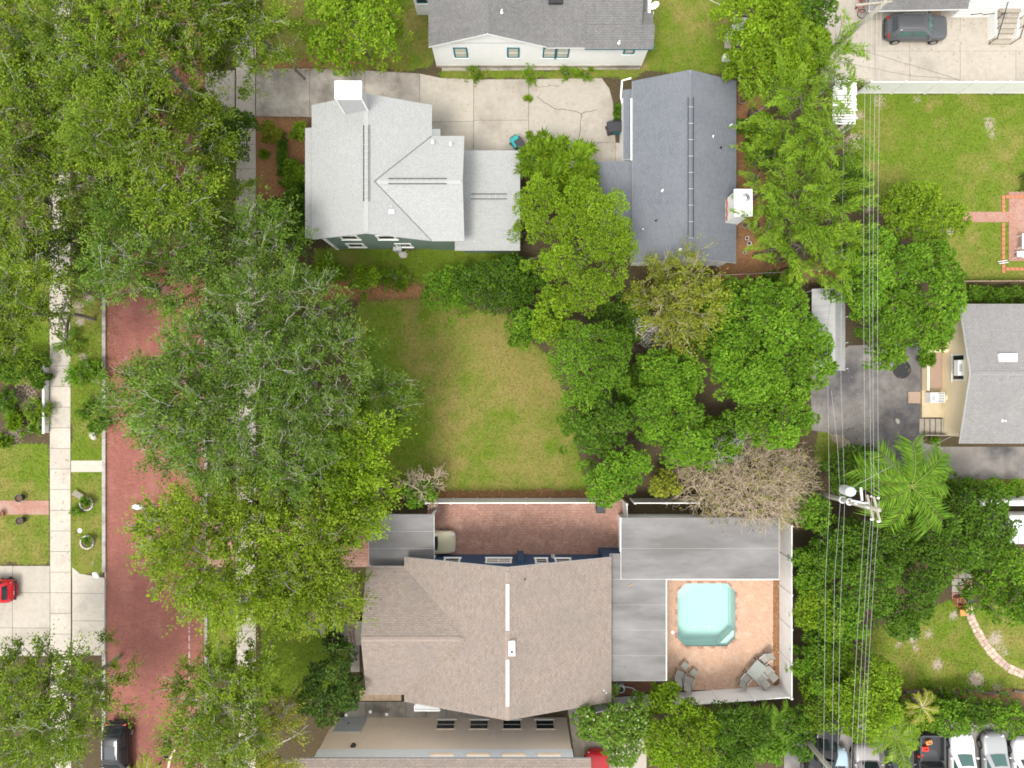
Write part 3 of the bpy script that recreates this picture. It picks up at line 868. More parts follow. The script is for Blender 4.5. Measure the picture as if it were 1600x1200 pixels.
chm = MB().rect(-10.85, -9.35, 17.65, 18.6, 3.0, 8.75).build('chimney', M['grey_trim'], B)
MB().rect(-10.93, -9.27, 17.57, 18.68, 8.75, 8.95).build('cap', M['white'], chm)
MB().lathe((-10.1, 18.1, 8.95), [(0.26, 0), (0.26, 0.12), (0.2, 0.16)], 16).build('flue', M['white'], chm)
for sx in (-10.9, -9.3):
    MB().rect(sx-0.04, sx+0.04, 17.60, 17.66, 6.4, 8.74).build('corner_board', M['white'], chm)
for x, y in ((704, 225), (612, 324), (676, 222), (677, 276)):
    pipe_vent(B, x, y, 5.6 if x > 640 else 6.0, 'white' if x != 612 else 'steel')
MB().box(P(612, 331, 6.2), (0.34, 0.26, 0.16)).build('roof_vent', M['white'], B)
MB().box(P(741, 378, 3.06), (0.05, 0.05, 0.3)).build('vent_pipe', M['steel'], B)
# side door stoop with white rails
st = MB().rect(-5.8, -5.2, 16.9, 18.0, 0, 0.45).build('stoop', M['concrete'], B)
for yy in (16.95, 17.95):
    MB().tube([(-5.25, yy, 0.45), (-5.25, yy, 1.4), (-5.75, yy, 1.4)], 0.03).build('railing', M['white'], st)
MB().rect(-5.79, -5.1, 16.7, 18.1, 2.3, 2.4).build('door_canopy', M['white'], B)
MB().rect(-8.7, -8.1, 10.06-0.3, 10.03, 0.2, 0.9).build('meter_box', M['grey_trim'], B)
# ------------------------------------------------------------------ charcoal cottage
C_ = thing('charcoal_cottage', 'white cottage with charcoal shingle gable roof and white brick chimney', 'house', P(1065, 260, 0))
c0, c1, cm = 8.40, 15.64, 12.02; cy0, cy1 = 8.45, 21.15; z0, z1 = 3.2, 4.95
roof(C_, [[(c0, cy0, z0), (cm, cy0, z1), (cm, cy1, z1), (c0, cy1, z0)], [(cm, cy0, z1), (c1, cy0, z0), (c1, cy1, z0), (cm, cy1, z1)]], 'sh_char', 'white')
walls(C_, [(c0+0.4, cy0+0.35), (c1-0.4, cy0+0.35), (c1-0.4, cy1-0.35), (c0+0.4, cy1-0.35)], 3.2, 'white')
gable_wall(C_, (c0+0.4, cy0+0.35), (c1-0.4, cy0+0.35), (0, -1), 3.2, 4.75, 'white')
gable_wall(C_, (c0+0.4, cy1-0.35), (c1-0.4, cy1-0.35), (0, 1), 3.2, 4.75, 'white')
ridge_caps(C_, (cm, cy0+0.1, z1), (cm, cy1-0.1, z1), mk('cap_char', (0.145, 0.155, 0.172), (0.12, 0.128, 0.144), 0.95, 6), w=0.15, slope=0.48)
ridge_vent(C_, (cm, PY(372, z1), z1), (cm, PY(153, z1), z1), 0.36, step=1.1)
roof(C_, [[(PX(930, 2.7), PY(352, 2.7), 2.6), (8.5, PY(350, 2.9), 2.95), (8.5, PY(252, 2.9), 2.95), (PX(930, 2.7), PY(252, 2.7), 2.6)]], 'sh_char', 'grey_trim', 0.12)
walls(C_, [(PX(933, 2.7), PY(350, 2.7)+0.2), (8.7, PY(350, 2.7)+0.2), (8.7, PY(255, 2.7)-0.2), (PX(933, 2.7), PY(255, 2.7)-0.2)], 2.45, 'white')
roof(C_, [[(7.85, PY(250, 2.8)+0.06, 2.72), (8.62, PY(250, 2.8)+0.06, 2.95), (8.62, PY(140, 2.8), 2.95), (7.85, PY(140, 2.8), 2.72)]], 'sh_char', 'white', 0.1)
walls(C_, [(8.0, PY(250, 2.8)+0.2), (8.78, PY(250, 2.8)+0.2), (8.78, PY(142, 2.8)), (8.0, PY(142, 2.8))], 2.6, 'white')
gt = MB().rect(c0-0.10, c0-0.002, PY(250, 3.2), PY(153, 3.2), 3.06, 3.16).build('gutter', M['white'], C_)
MB().tube([(7.8, PY(160, 2.7), 2.6), (7.72, PY(150, 2.7), 2.5), (7.78, PY(124, 2.8), 2.6), (8.35, PY(122, 3.0), 3.0)], 0.07).build('downpipe', M['white'], C_)
ch2 = MB().rect(14.75, 15.75, 11.15, 12.75, 2.0, 5.75).build('chimney', M['white'], C_)
MB().rect(14.65, 15.85, 11.05, 12.85, 5.75, 5.95).build('cap', M['white'], ch2)
MB().lathe((15.3, 12.2, 5.95), [(0.2, 0), (0.2, 0.25), (0.27, 0.27), (0.27, 0.33), (0.02, 0.42)], 16).build('flue', M['steel'], ch2)
for k in range(5):
    MB().box((14.72, 11.35+0.3*k, 4.1+0.12*(k % 2)), (0.06, 0.3, 0.22)).build('step_flashing', M['terracotta'], ch2)
for x, y, mm in ((1113, 214, 'white'), (1126, 231, 'black_metal'), (1142, 196, 'white'), (1025, 345, 'black_metal'), (1004, 359, 'white'), (1035, 298, 'white'), (1063, 390, 'white')):
    p = P(x, y, 4.0); zz = z0 + (1-abs(p.x-cm)/(c1-cm))*(z1-z0)
    pipe_vent(C_, x, y, zz, mm, 0.045, 0.25)
MB().box((15.3, cy0+0.3, 1.5), (0.2, 0.1, 3)).build('downpipe', M['white'], C_)
# ------------------------------------------------------------------ white house at the top edge
A = thing('white_house', 'white clapboard bungalow with teal window trim and grey shingle roof', 'house', P(840, 60, 0))
aw = 23.57; zE, zR = 3.8, 5.62; ex0, ex1, exm = -5.75, 2.4, -1.62; ey = 23.25
pA = (zR-zE)/(exm-ex0); top = 31.0
kz = lambda y_: zE + (y_-23.2)*pA
yv = 23.2 + (zR-zE)/pA
roof(A, [[(ex0, ey, zE), (exm, ey, zR), (exm, top, zR), (ex0, top, zE)],
         [(exm, ey, zR), (ex1, ey, zE), (exm+0.05, yv, zR)],
         [(ex1, 23.2, zE), (PX(914, 3.8), 23.2, zE), (PX(914, 3.8), 30.2, kz(30.2)), (exm, 30.2, kz(30.2)), (exm, yv, zR)]], 'sh_grey', 'white')
xa = PX(914, 3.8)+0.004
roof(A, [[(xa, 23.12, zE-0.06), (9.75, 23.12, zE-0.06), (9.75, 24.55, kz(24.55)-0.06), (xa, 24.55, kz(24.55)-0.06)],
         [(xa, 24.555, kz(24.555)-0.055), (8.85, 24.555, kz(24.555)-0.055), (8.85, 30.2, kz(30.2)-0.055), (xa, 30.2, kz(30.2)-0.055)]], 'sh_grey', 'teal', 0.13)
roof(A, [[(8.86, 24.56, 3.9), (9.75, 24.56, 3.7), (9.75, 25.6, 3.7), (8.86, 25.6, 3.9)]], 'sh_grey', 'teal', 0.1)
walls(A, [(-5.6, aw), (9.6, aw), (9.6, 30), (-5.6, 30)], 3.7, 'white')
gable_wall(A, (ex0+0.15, aw), (ex1-0.15, aw), (0, -1), 3.66, 5.42, 'white')
walls(A, [(-7.05, 27.45), (-5.62, 27.45), (-5.62, 31), (-7.05, 31)], 3.4, 'white')
MB().rect(-5.62, 9.62, aw-0.06, aw-0.001, 0, 0.35).build('foundation', M['concrete_old'], A)
for x, w, mu in ((720, 1.0, 0), (802, 0.9, 0), (983, 0.8, 0)):
    zc = 2.3 if x < 900 else 2.55
    window(A, (PX(x, zc), aw, zc), (0, -1), w, 1.5 if x < 900 else 0.9, 'teal', 'blind', mu, 1, fw=0.11)
for x in (858.5, 879):
    window(A, (PX(x, 2.3), aw, 2.3), (0, -1), 0.95, 1.55, 'teal', 'blind', 0, 1, fw=0.10)
window(A, (-6.45, 27.45, 2.4), (0, -1), 0.8, 1.5, 'teal', 'glass', 0, 1, fw=0.1)
for x, y, s in ((774, 5, 0.5), (868, 1, 0.95)):
    p = P(x, y, 5.1 if x < 800 else kz(25.9)); MB().box(p+Vector((0, 0, 0.08)), (s, 0.5, 0.2)).build('roof_vent', M['black_metal'], A)
pipe_vent(A, 784, 19, 5.3, 'white'); pipe_vent(A, 967, 67, 3.9, 'white')
ridge_caps(A, (exm, ey+0.1, zR), (exm, top-0.1, zR), mk('cap_grey', (0.15, 0.147, 0.143), (0.115, 0.112, 0.11), 0.95, 6))
MB().box((9.77, 23.6, 3.75), (0.03, 1.0, 0.14)).build('fascia_board', M['teal'], A)
sd = thing('satellite_dish', 'white satellite dish on the corner of the grey shingle roof', 'satellite dish', P(1019, 27, 3.75))
b0 = org(sd)
MB().tube([b0, b0+Vector((0, 0.0, 0.5)), b0+Vector((-0.05, 0.1, 0.6))], 0.035).build('mast', M['galv'], sd)
mb = MB(); cc = b0+Vector((0.05, 0.35, 0.75)); rr = []
ax = Vector((-0.55, 0.25, 0.7)).normalized(); u_ = ax.cross(Vector((0, 0, 1))).normalized(); w_ = ax.cross(u_)
for k, (r_, d_) in enumerate(((0.02, 0.0), (0.2, 0.03), (0.36, 0.1), (0.37, 0.1), (0.2, 0.01), (0.02, -0.02))):
    for j in range(20):
        a = 2*math.pi*j/20; rr.append(cc+u_*(r_*0.85*math.cos(a))+w_*(r_*math.sin(a))+ax*d_)
mb.add(rr, [(i*20+j, i*20+(j+1) % 20, (i+1)*20+(j+1) % 20, (i+1)*20+j) for i in range(5) for j in range(20)])
mb.build('dish', M['white'], sd, smooth=True)
MB().tube([cc+w_*0.3+ax*0.1, cc+w_*0.12+ax*0.5], 0.02).build('feed_arm', M['white'], sd)
MB().box(cc+w_*0.1+ax*0.52, (0.09, 0.09, 0.12)).build('feed_horn', M['white'], sd)
# ------------------------------------------------------------------ navy house (brown roof) with flat-roofed wings
D = thing('navy_house', 'navy blue house with large brown shingle roof and flat grey rear roof', 'house', P(790, 990, 0))
he, hr = 3.6, 6.3; dl, dr, dm = -7.45, 6.87, -0.29; dt, db = -12.0, -22.0
pd2 = (hr-he)/(dr-dm)
wy1, wy0 = -12.63, -21.5; wym = (wy0+wy1)/2; wz = he+(wy1-wym)*pd2; xv = dm-(hr-wz)/pd2; wx = -10.1
roof(D, [[(dm, db, hr), (dr, db, he), (dr, dt, he), (dm, dt, hr)],
         [(dl, db, he), (dm, db, hr), (dm, wym, hr), (xv, wym, wz), (dl, wy0, he)],
         [(dl, wy1, he), (xv, wym, wz), (dm, wym, hr), (dm, dt, hr), (dl, dt, he)],
         [(wx, wy0, he), (dl, wy0, he), (xv, wym, wz), (wx, wym, wz)],
         [(wx, wym, wz), (xv, wym, wz), (dl, wy1, he), (wx, wy1, he)]], 'sh_brown', 'white', 0.16)
walls(D, [(-6.95, -21.5), (6.4, -21.5), (6.4, -12.67), (-6.95, -12.67)], 3.6, 'blue_wall')
gable_wall(D, (-6.95, -12.67), (6.4, -12.67), (0, 1), 3.58, 6.0, 'blue_wall')
gable_wall(D, (-6.95, -21.5), (6.4, -21.5), (0, -1), 3.58, 6.0, 'blue_wall')
walls(D, [(-9.6, -21.1), (-6.96, -21.1), (-6.96, -13.0), (-9.6, -13.0)], 3.5, 'blue_wall')
gable_wall(D, (-9.6, -21.1), (-9.6, -13.0), (-1, 0), 3.5, 4.9, 'blue_wall')
ridge_caps(D, (dm, db+0.1, hr), (dm, dt-0.1, hr), M['sh_brown'], slope=0.38)
M['cap_tan'] = mk('ridge_tan', (0.265, 0.215, 0.18), (0.22, 0.175, 0.148), 0.9, 4)
for o in [c for c in D.children if c.name.startswith('ridge_cap')]: o.data.materials[0] = M['cap_tan']
MB().tube([(dl, wy0, he+0.03), (xv, wym, wz+0.03)], 0.03, 5).build('valley', M['wood'], D)
ridge_caps(D, (wx+0.05, wym, wz), (xv-0.2, wym, wz), M['cap_tan'], slope=0.38)
for y0, y1 in ((912, 984), (1030, 1102)):
    MB().rect(dm-0.10, dm+0.10, PY(y1, hr), PY(y0, hr), hr+0.03, hr+0.13).build('ridge_vent', M['white'], D)
vb = MB().box((dm+0.28, PY(1012, hr), hr), (0.42, 0.95, 0.35)).build('roof_vent', M['white'], D)
MB().cyl((dm+0.28, PY(1016, hr)-0.05, hr+0.15), 0.09, 0.06).build('vent_hole', M['black_metal'], vb)
for x, y in ((943, 1077), (947, 1081), (820, 905)):
    p = P(x, y, 4.0); pipe_vent(D, x, y, he+max(0, (dr-p.x))*pd2, 'steel' if x > 900 else 'black_metal', 0.04, 0.2)
for x, w, z in ((779, 1.9, 1.9), (706, 1.2, 1.9), (846, 0.95, 2.0), (880, 1.2, 2.0)):
    window(D, (PX(x, z), -12.67, z), (0, 1), w, 1.35, 'white', 'blind' if w > 1.5 else 'glass', 1 if w > 1.5 else 0, 1, fw=0.13)
MB().rect(PX(808, 0), PX(818, 0), -12.68, -12.40, 0, 2.6).build('utility_chase', M['blue_wall'], D)
MB().rect(PX(860, 0), PX(866, 0), -12.67, -12.5, 0.6, 1.2).build('meter_box', M['grey_trim'], D)
# flat roof of the rear room
def flat_roof(root, pxr, z, m, nstrip, axis, trim='white', gap=0.0):
    x0, y0, x1, y1 = pxr
    X0, X1, Y0, Y1 = PX(x0, z), PX(x1, z), PY(y1, z), PY(y0, z)
    r = MB().rect(X0, X1, Y0, Y1, z-0.18, z-0.004).build('flat_roof', M[trim], root)
    for k in range(nstrip):
        if axis == 'x': q = (X0+(X1-X0)*k/nstrip+0.012, X0+(X1-X0)*(k+1)/nstrip-0.002, Y0+0.02, Y1-0.02)
        else: q = (X0+0.02, X1-0.02, Y0+(Y1-Y0)*k/nstrip+0.012, Y0+(Y1-Y0)*(k+1)/nstrip-0.002)
        MB().rect(q[0], q[1], q[2], q[3], z-0.003, z+0.008+0.004*(k % 2)).build('roof_sheet', M[m], r)
    return (X0, X1, Y0, Y1), r
(q, r_) = flat_roof(D, (953, 866, 1041, 1064), 2.95, 'membrane_blot', 5, 'y')
walls(D, [(6.42, q[2]+0.3), (q[1]-0.3, q[2]+0.3), (q[1]-0.3, q[3]-0.2), (6.42, q[3]-0.2)], 2.75, 'blue_wall')
for yy in np.linspace(q[2]+0.5, q[3]-2.0, 8):
    MB().box((q[1]-0.33, yy, 1.37), (0.09, 0.09, 2.75)).build('porch_post', M['white'], D)
MB().rect(q[1]+0.001, q[1]+0.05, q[2], PY(906, 2.95), 2.8, 2.93).build('gutter', M['white'], D)
for (x, y, s) in ((978, 1043, 0.12), (985, 914, 0.25)):
    MB().box(P(x, y, 2.98), (s*1.6, s*0.5, 0.03), 0.4).build('roof_patch', M['wood'], D)
G = thing('garage', 'long low garage with flat pale grey membrane roof beside the pool', 'garage', P(1094, 855, 0))
(q, r_) = flat_roof(G, (970, 809, 1217.5, 905), 3.0, 'membrane_blot', 2, 'y')
walls(G, [(q[0]+0.25, q[2]+0.3), (q[1]-0.3, q[2]+0.3), (q[1]-0.3, q[3]-0.3), (q[0]+0.25, q[3]-0.3)], 2.8, 'white')
MB().rect(q[0]-0.05, q[0]-0.001, q[2]+1.9, q[3], 2.84, 2.97).build('gutter', M['white'], G)
MB().rect(PX(1040, 3), q[1], q[2]-0.06, q[2]-0.001, 2.84, 2.97).build('gutter', M['white'], G)
for k in range(7):
    MB().box((PX(1050+k*25, 3), q[2]-0.12, 2.9), (0.05, 0.05, 0.12)).build('gutter_bracket', M['wood'], G)
CP = thing('carport', 'flat grey membrane carport roof over the brick drive with a gold car beneath', 'carport', P(640, 845, 0))
(q, r_) = flat_roof(CP, (576, 804, 678.5, 884), 2.8, 'membrane_blot', 3, 'y')
for x in (q[0]+0.2, q[1]-0.2):
    for yy in (q[3]-0.15, (q[2]+q[3])/2, q[2]+0.15):
        MB().box((x, yy, 1.31), (0.14, 0.14, 2.6)).build('post', M['white'], CP)
# front steps of the navy house
stp = thing('front_steps', 'pale striped front steps at the gable end of the brown roof', 'steps', P(553, 985, 0))
for k in range(5):
    x0 = PX(545.5+k*3.0, 0.12*k)
    MB().prism([(x0, PY(1003)), (x0+0.75, PY(1003)), (x0+0.75, PY(966)), (x0-0.02, PY(966)), (x0-0.13, PY(984))], 0.0, 0.14+0.13*k).build('step', M['concrete_path'] if k % 2 == 0 else M['paver_red'], stp)
# low brown balcony lip and white posts in the side passage
MB().rect(PX(562, 1.5), PX(627, 1.5), PY(1095, 1.5), PY(1084, 1.5)+0.3, 1.2, 1.5).build('side_ledge', M['wood'], D)
for x, y in ((546, 1107), (583, 1102), (608, 1106)):
    t_ = thing('bollard', {546: 'white post in the side passage nearest the glossy bush', 583: 'white square post in the middle of the side passage', 608: 'white post in the side passage nearest the white balcony frame'}[x], 'post', P(x, y, 0), group='posts in the side passage')
    MB().box(org(t_)+Vector((0, 0, 0.5)), (0.1, 0.1, 1.0)).build('shaft', M['grey_trim'], t_)
    MB().box(org(t_)+Vector((0, 0, 1.03)), (0.2, 0.2, 0.06)).build('cap', M['white'], t_)
awn = MB()
a0 = P(652, 1106, 1.0); a1 = P(690, 1110, 1.0)
fr_ = thing('window_guard', 'white framed window guard projecting over the side passage', 'window guard', P(671, 1106, 0))
MB().rect(a0.x, a1.x, PY(1109, 2.4), PY(1100, 2.4), 2.35, 2.4).build('panel', M['grey_trim'], fr_)
MB().tube([(a0.x, PY(1102, 2.4), 2.43), (a0.x, PY(1110, 2.4), 2.43), (a1.x, PY(1110, 2.4), 2.43)], 0.05).build('rail', M['white'], fr_)
for x in (a0.x, a1.x): MB().box((x, PY(1110, 2.4), 1.2), (0.09, 0.09, 2.4)).build('post', M['white'], fr_)
# ------------------------------------------------------------------ cream building at the bottom edge
E = thing('cream_building', 'cream stucco two storey building at the bottom edge with brown shingle roof', 'house', P(690, 1190, 0))
ez = 5.86; Y0 = -24.8
walls(E, [(-13.1, -34), (4.05, -34), (4.05, Y0), (-13.1, Y0)], ez-0.05, 'stucco')
MB().rect(-13.13, 4.08, Y0+0.001, Y0+0.05, 4.6, ez-0.06).build('frieze', M['white'], E)
roof(E, [[(-14.35, -24.72, ez), (5.2, -24.72, ez), (5.2, -33, ez+3.2), (-14.35, -33, ez+3.2)]], 'sh_brown', 'grey_trim')
for x in (696.5, 748.5, 800, 851.5):
    window(E, (PX(x, 1.15), Y0, 1.15), (0, 1), 1.4, 1.35, 'stucco', 'glass', 0, 1, fw=0.07)
for x in (691, 747, 803, 858):
    MB().rect(PX(x-18, 5.3), PX(x+18, 5.3), Y0+0.05, Y0+0.14, 5.2, 5.5).build('window_head', M['stucco'], E)
dr_ = MB().rect(PX(527, 1), PX(569, 1), Y0+0.002, Y0+0.07, 0.15, 2.25).build('door', M['grey_trim'], E)
MB().box((PX(545, 1), Y0+0.1, 1.1), (0.08, 0.06, 0.08)).build('knob', M['black_metal'], dr_)
MB().lathe((PX(553, 4), Y0+0.05, 4.1), [(0.18, 0), (0.18, 0.2), (0.05, 0.25)], 10).build('wall_lamp', M['black_metal'], E)
# ------------------------------------------------------------------ cream bungalow at the right edge
Fh = thing('cream_bungalow', 'cream stucco bungalow with weathered grey shingle roof at the right edge', 'house', P(1560, 585, 0))
M['porch_cream'] = mk('porch_cream', (0.52, 0.43, 0.28), (0.45, 0.365, 0.235), 0.85, 2, (0.3, 0.23, 0.15), 0.9, 0.5, 0.8, 0.5)
M['porch'] = mk('porch_floor', (0.36, 0.26, 0.195), (0.31, 0.22, 0.165), 0.85, 3)
fx, fw_ = 31.28, 31.9; fy0, fy1 = PY(693, 3.2), PY(475, 3.2); fm = (fy0+fy1)/2; fz, fr2 = 3.2, 4.35
roof(Fh, [[(fx, fy0, fz), (42, fy0, fz), (42, fm, fr2), (fx, fm, fr2)], [(fx, fm, fr2), (42, fm, fr2), (42, fy1, fz), (fx, fy1, fz)]], 'sh_pale', 'white')
walls(Fh, [(fw_, fy0+0.4), (42, fy0+0.4), (42, fy1-0.4), (fw_, fy1-0.4)], 3.2, 'cream')
gable_wall(Fh, (fw_, fy0+0.4), (fw_, fy1-0.4), (-1, 0), 3.2, 4.15, 'cream')
ridge_caps(Fh, (fx+0.05, fm, fr2), (41, fm, fr2), mk('cap_pale', (0.22, 0.215, 0.21), (0.18, 0.175, 0.17), 0.95, 6), slope=0.25)
MB().box(P(1574, 559, 4.16), (1.25, 0.55, 0.2)).build('skylight', M['white'], Fh)
pipe_vent(Fh, 1567, 657, 3.6, 'white')
window(Fh, (fw_, PY(574, 2.1), 2.1), (-1, 0), 1.9, 1.4, 'white', 'glass', 4, 0, fw=0.1)
MB().rect(PX(1438), fw_-0.002, PY(608), PY(536), 0, 0.22).build('porch_slab', M['porch'], Fh)
MB().rect(PX(1438), fw_-0.002, PY(652), PY(608.2), 0, 0.225).build('porch_slab', M['porch_cream'], Fh)
for yy in (PY(537), PY(549)):
    MB().rect(PX(1438), fw_-0.002, yy-0.1, yy+0.1, 0.22, 0.95).build('porch_wall', M['cream'], Fh)
MB().rect(PX(1438), PX(1438)+0.15, PY(610), PY(550), 0.22, 0.9).build('porch_wall', M['cream'], Fh)
MB().rect(PX(1470), PX(1496), PY(492), PY(490), 1.0, 1.06).build('porch_rail', M['white'], Fh)
for k in range(5): MB().box((PX(1470+k*6), PY(491), 0.5), (0.05, 0.05, 1.0)).build('baluster', M['white'], Fh)
def ac_unit(px, py, z, w, d, h, label, window_unit=False):
    t_ = thing('air_conditioner', label, 'air conditioner', P(px, py, z))
    c = org(t_)
    MB().box(c+Vector((0, 0, h/2)), (w, d, h)).build('casing', M['white'], t_, bevel=0.02)
    g = MB()
    for k in range(6): g.box(c+Vector((w*0.22+0.001, -d*0.4+d*0.16*k, h+0.012)), (w*0.42, 0.05, 0.02))
    g.build('grille', M['black_metal'], t_)
    MB().box(c+Vector((-w*0.3, 0, h+0.006)), (w*0.25, d*0.5, 0.012)).build('badge_panel', M['grey_trim'], t_)
ac_unit(1456, 621, 0.25, 1.05, 0.75, 0.75, 'white air conditioner unit on the porch floor of the cream bungalow')
ac_unit(1500, 575, 2.2, 0.9, 1.1, 0.5, 'white window air conditioner sticking out of the bungalow wall')
MB().rect(PX(1418), PX(1437), PY(630), PY(612), 0, 0.12).build('porch_step', M['porch'], Fh)
MB().cyl(P(1477, 621, 0.24), 0.3, 0.5).build('water_heater', M['cream'], Fh)
ss = thing('side_stairs', 'grey wooden stairs rising along the wall of the cream bungalow', 'stairs', P(1466, 666, 0))
for k in range(8):
    x0 = PX(1435.5) + k*0.36
    MB().rect(x0, x0+0.33, PY(678), PY(654), 0.02, 0.10+0.085*k).build('tread', M['wood_grey'], ss)
MB().rect(PX(1435), PX(1435)+2.9, PY(679.5), PY(678.3), 0, 0.9).build('stringer', M['wood_grey'], ss)
# ------------------------------------------------------------------ building at the top right
Hh = thing('white_apartment', 'white sided building with grey shingle porch roof at the top right corner', 'house', P(1500, -10, 0))
roof(Hh, [[(PX(1358, 3.0), PY(17, 3.0), 3.0), (PX(1512, 3.0), PY(14, 3.0), 3.0), (PX(1512, 3.0), 31, 4.6), (PX(1358, 3.0), 31, 4.6)]], 'sh_grey', 'white')
walls(Hh, [(PX(1364), PY(20)-0.1+0.4), (PX(1486), PY(20)+0.3), (PX(1486), 32), (PX(1364), 32)], 2.85, 'white')
walls(Hh, [(PX(1486)+0.002, PY(27)), (40.5, PY(27)), (40.5, 33), (PX(1486)+0.002, 33)], 5.4, 'white')
for k in range(12):
    MB().rect(PX(1486), 40.5, PY(27)-0.03, PY(27)-0.001, 0.5+0.4*k, 0.53+0.4*k).build('siding_lap', M['grey_trim'], Hh)
MB().rect(PX(1455), PX(1470), PY(27), PY(18), 0.03, 0.06).build('door_mat', M['wood'], Hh)
for k in range(3):
    MB().tube([(PX(1512)+k*0.9, PY(27)-0.02, 0.4), (PX(1512)+k*0.9, PY(27)-0.55, 1.6)], 0.03).build('bracket', M['black_metal'], Hh)
es = thing('entry_stairs', 'concrete entry stairs with black iron railings at the top right', 'stairs', P(1562, 45, 0))
sx0, sx1, sy = PX(1545), PX(1577), PY(70)
for k in range(7):
    MB().rect(sx0, sx1, sy+k*0.30, sy+k*0.30+0.31, 0.03, 0.17+0.17*k).build('step', M['concrete_old'] if k % 2 else M['wood_grey'], es)
for x in (sx0-0.06, sx1+0.06):
    MB().rect(x-0.06, x+0.06, sy+0.3, sy+2.2, 0.03, 0.9).build('stringer', M['white'], es)
    rl = MB().tube([(x, sy-0.05, 1.0), (x, sy+2.2, 2.2)], 0.035).build('handrail', M['black_metal'], es)
    for k in range(4):
        MB().tube([(x, sy+0.02+0.7*k, 0.0), (x, sy+0.02+0.7*k, 1.03+0.38*k)], 0.03).build('baluster', M['black_metal'], rl)
# ------------------------------------------------------------------ right edge white roofs
def white_shed(pxr, z, label, mm='white'):
    t_ = thing('shed', label, 'shed', P((pxr[0]+pxr[2])/2, (pxr[1]+pxr[3])/2, 0))
    X0, X1, Y0_, Y1_ = PX(pxr[0], z), PX(pxr[2], z), PY(pxr[3], z), PY(pxr[1], z)
    n = max(2, int((X1-X0)/0.6))
    rr_ = MB().rect(X0, X1, Y0_, Y1_, z-0.1, z).build('roof', M[mm], t_)
    for k in range(n): MB().rect(X0+(X1-X0)*k/n, X0+(X1-X0)*(k+0.12)/n, Y0_+0.02, Y1_-0.02, z+0.001, z+0.04).build('seam', M[mm], rr_)
    walls(t_, [(X0+0.2, Y0_+0.15), (X1-0.2, Y0_+0.15), (X1-0.2, Y1_-0.15), (X0+0.2, Y1_-0.15)], z-0.1, 'white')
white_shed((1518, 783, 1680, 790), 2.2, 'narrow white roof strip behind the palm at the right edge')
white_shed((1577, 806, 1680, 850), 2.6, 'white metal shed roof half hidden by trees at the right edge')
# small porch roof behind the bright tree at the top
pr = thing('garden_arbor', 'small grey roofed white arbor half hidden behind the bright green tree', 'arbor', P(1156, 60, 0))
MB().box(P(1158, 38, 2.4), (1.1, 0.9, 0.1)).build('roof', M['grey_trim'], pr)
for x, y in ((1149, 34), (1149, 46), (1168, 34), (1168, 46)):
    p = P(x, y, 2.35); MB().box((p.x, p.y, 1.17), (0.1, 0.1, 2.34)).build('post', M['white'], pr)
MB().tube([P(1148, 40, 2.3), P(1136, 60, 1.2)], 0.06).build('brace', M['white'], pr)
MB().box(P(1137, 66, 0.6), (0.5, 0.9, 0.1)).build('bench_seat', M['wood_grey'], pr)
MB().box(P(1137, 90, 0.3), (0.7, 0.35, 0.6)).build('planter', M['white'], pr)
# ------------------------------------------------------------------ gable carport tent
tn = thing('carport_tent', 'white corrugated gable carport tent beside the asphalt drive', 'carport', P(1297, 515, 0))
tz0, tz1 = 2.3, 3.0
x0, x1 = PX(1268, tz0), PX(1326.5, tz0); xm_ = PX(1305, tz1); ya, yb_ = PY(578, 2.5), PY(451, 2.5)
for nm, xa_, xb_, za, zb in (('roof_panel', x0, xm_, tz0, tz1), ('roof_panel', xm_, x1, tz1, 1.75)):
    n = 40; vs = []; fs = []
    for k in range(n+1):
        yy = ya + (yb_-ya)*k/n; wv = 0.008*math.sin(k*1.9)+0.006*math.sin(k*0.7)
        vs += [(xa_+(0.02 if nm else 0), yy, za+wv), ((xa_+xb_)/2, yy, (za+zb)/2+wv*1.3), (xb_, yy, zb+0.4*wv)]
    for k in range(n):
        for j in range(2): fs.append((k*3+j, k*3+j+1, (k+1)*3+j+1, (k+1)*3+j))
    mb = MB(); mb.add(vs, fs); o = mb.build(nm, M['tarp'], tn)
    md = o.modifiers.new('solid', 'SOLIDIFY'); md.thickness = 0.03
for yy in np.linspace(ya+0.1, yb_-0.1, 4):
    for x in (x0+0.06, x1-0.06): MB().tube([(x, yy, 0), (x, yy, tz0-0.05)], 0.04).build('post', M['galv'], tn)
MB().tube([(x0, ya, tz0-0.02), (xm_, ya, tz1-0.02), (x1, ya, 1.73)], 0.035).build('gable_rail', M['galv'], tn)
# ------------------------------------------------------------------ slatted pergola at the corner of the lawn
pg = thing('pergola', 'white slatted pergola with peeling slats at the hedge corner', 'pergola', P(1320, 168, 0))
gz_ = 2.4; gx0, gx1, gy0, gy1 = PX(1301, gz_), PX(1338, gz_), PY(195, gz_), PY(124, gz_)
for x in (gx0+0.1, gx1-0.1):
    for y in (gy0+0.1, gy1-0.1): MB().box((x, y, gz_/2-0.1), (0.11, 0.11, gz_-0.2)).build('post', M['white'], pg)
    MB().rect(x-0.05, x+0.05, gy0, gy1, gz_-0.2, gz_-0.03).build('beam', M['white'], pg)
rr_ = random.Random(4)
ns = 17
for k in range(ns):
    y = gy0+(gy1-gy0)*(k+0.5)/ns; wd = 0.13 if k < 12 else 0.18
    MB().box(((gx0+gx1)/2+rr_.uniform(-0.04, 0.04), y, gz_), (gx1-gx0+rr_.uniform(-0.1, 0.1), wd, 0.05), rr_.uniform(-0.015, 0.015)).build('slat', M['vinyl'], pg)
MB().box(P(1310, 203, 1.6), (1.3, 0.22, 0.06), 0.62, 0.2).build('loose_board', M['wood_grey'], pg)
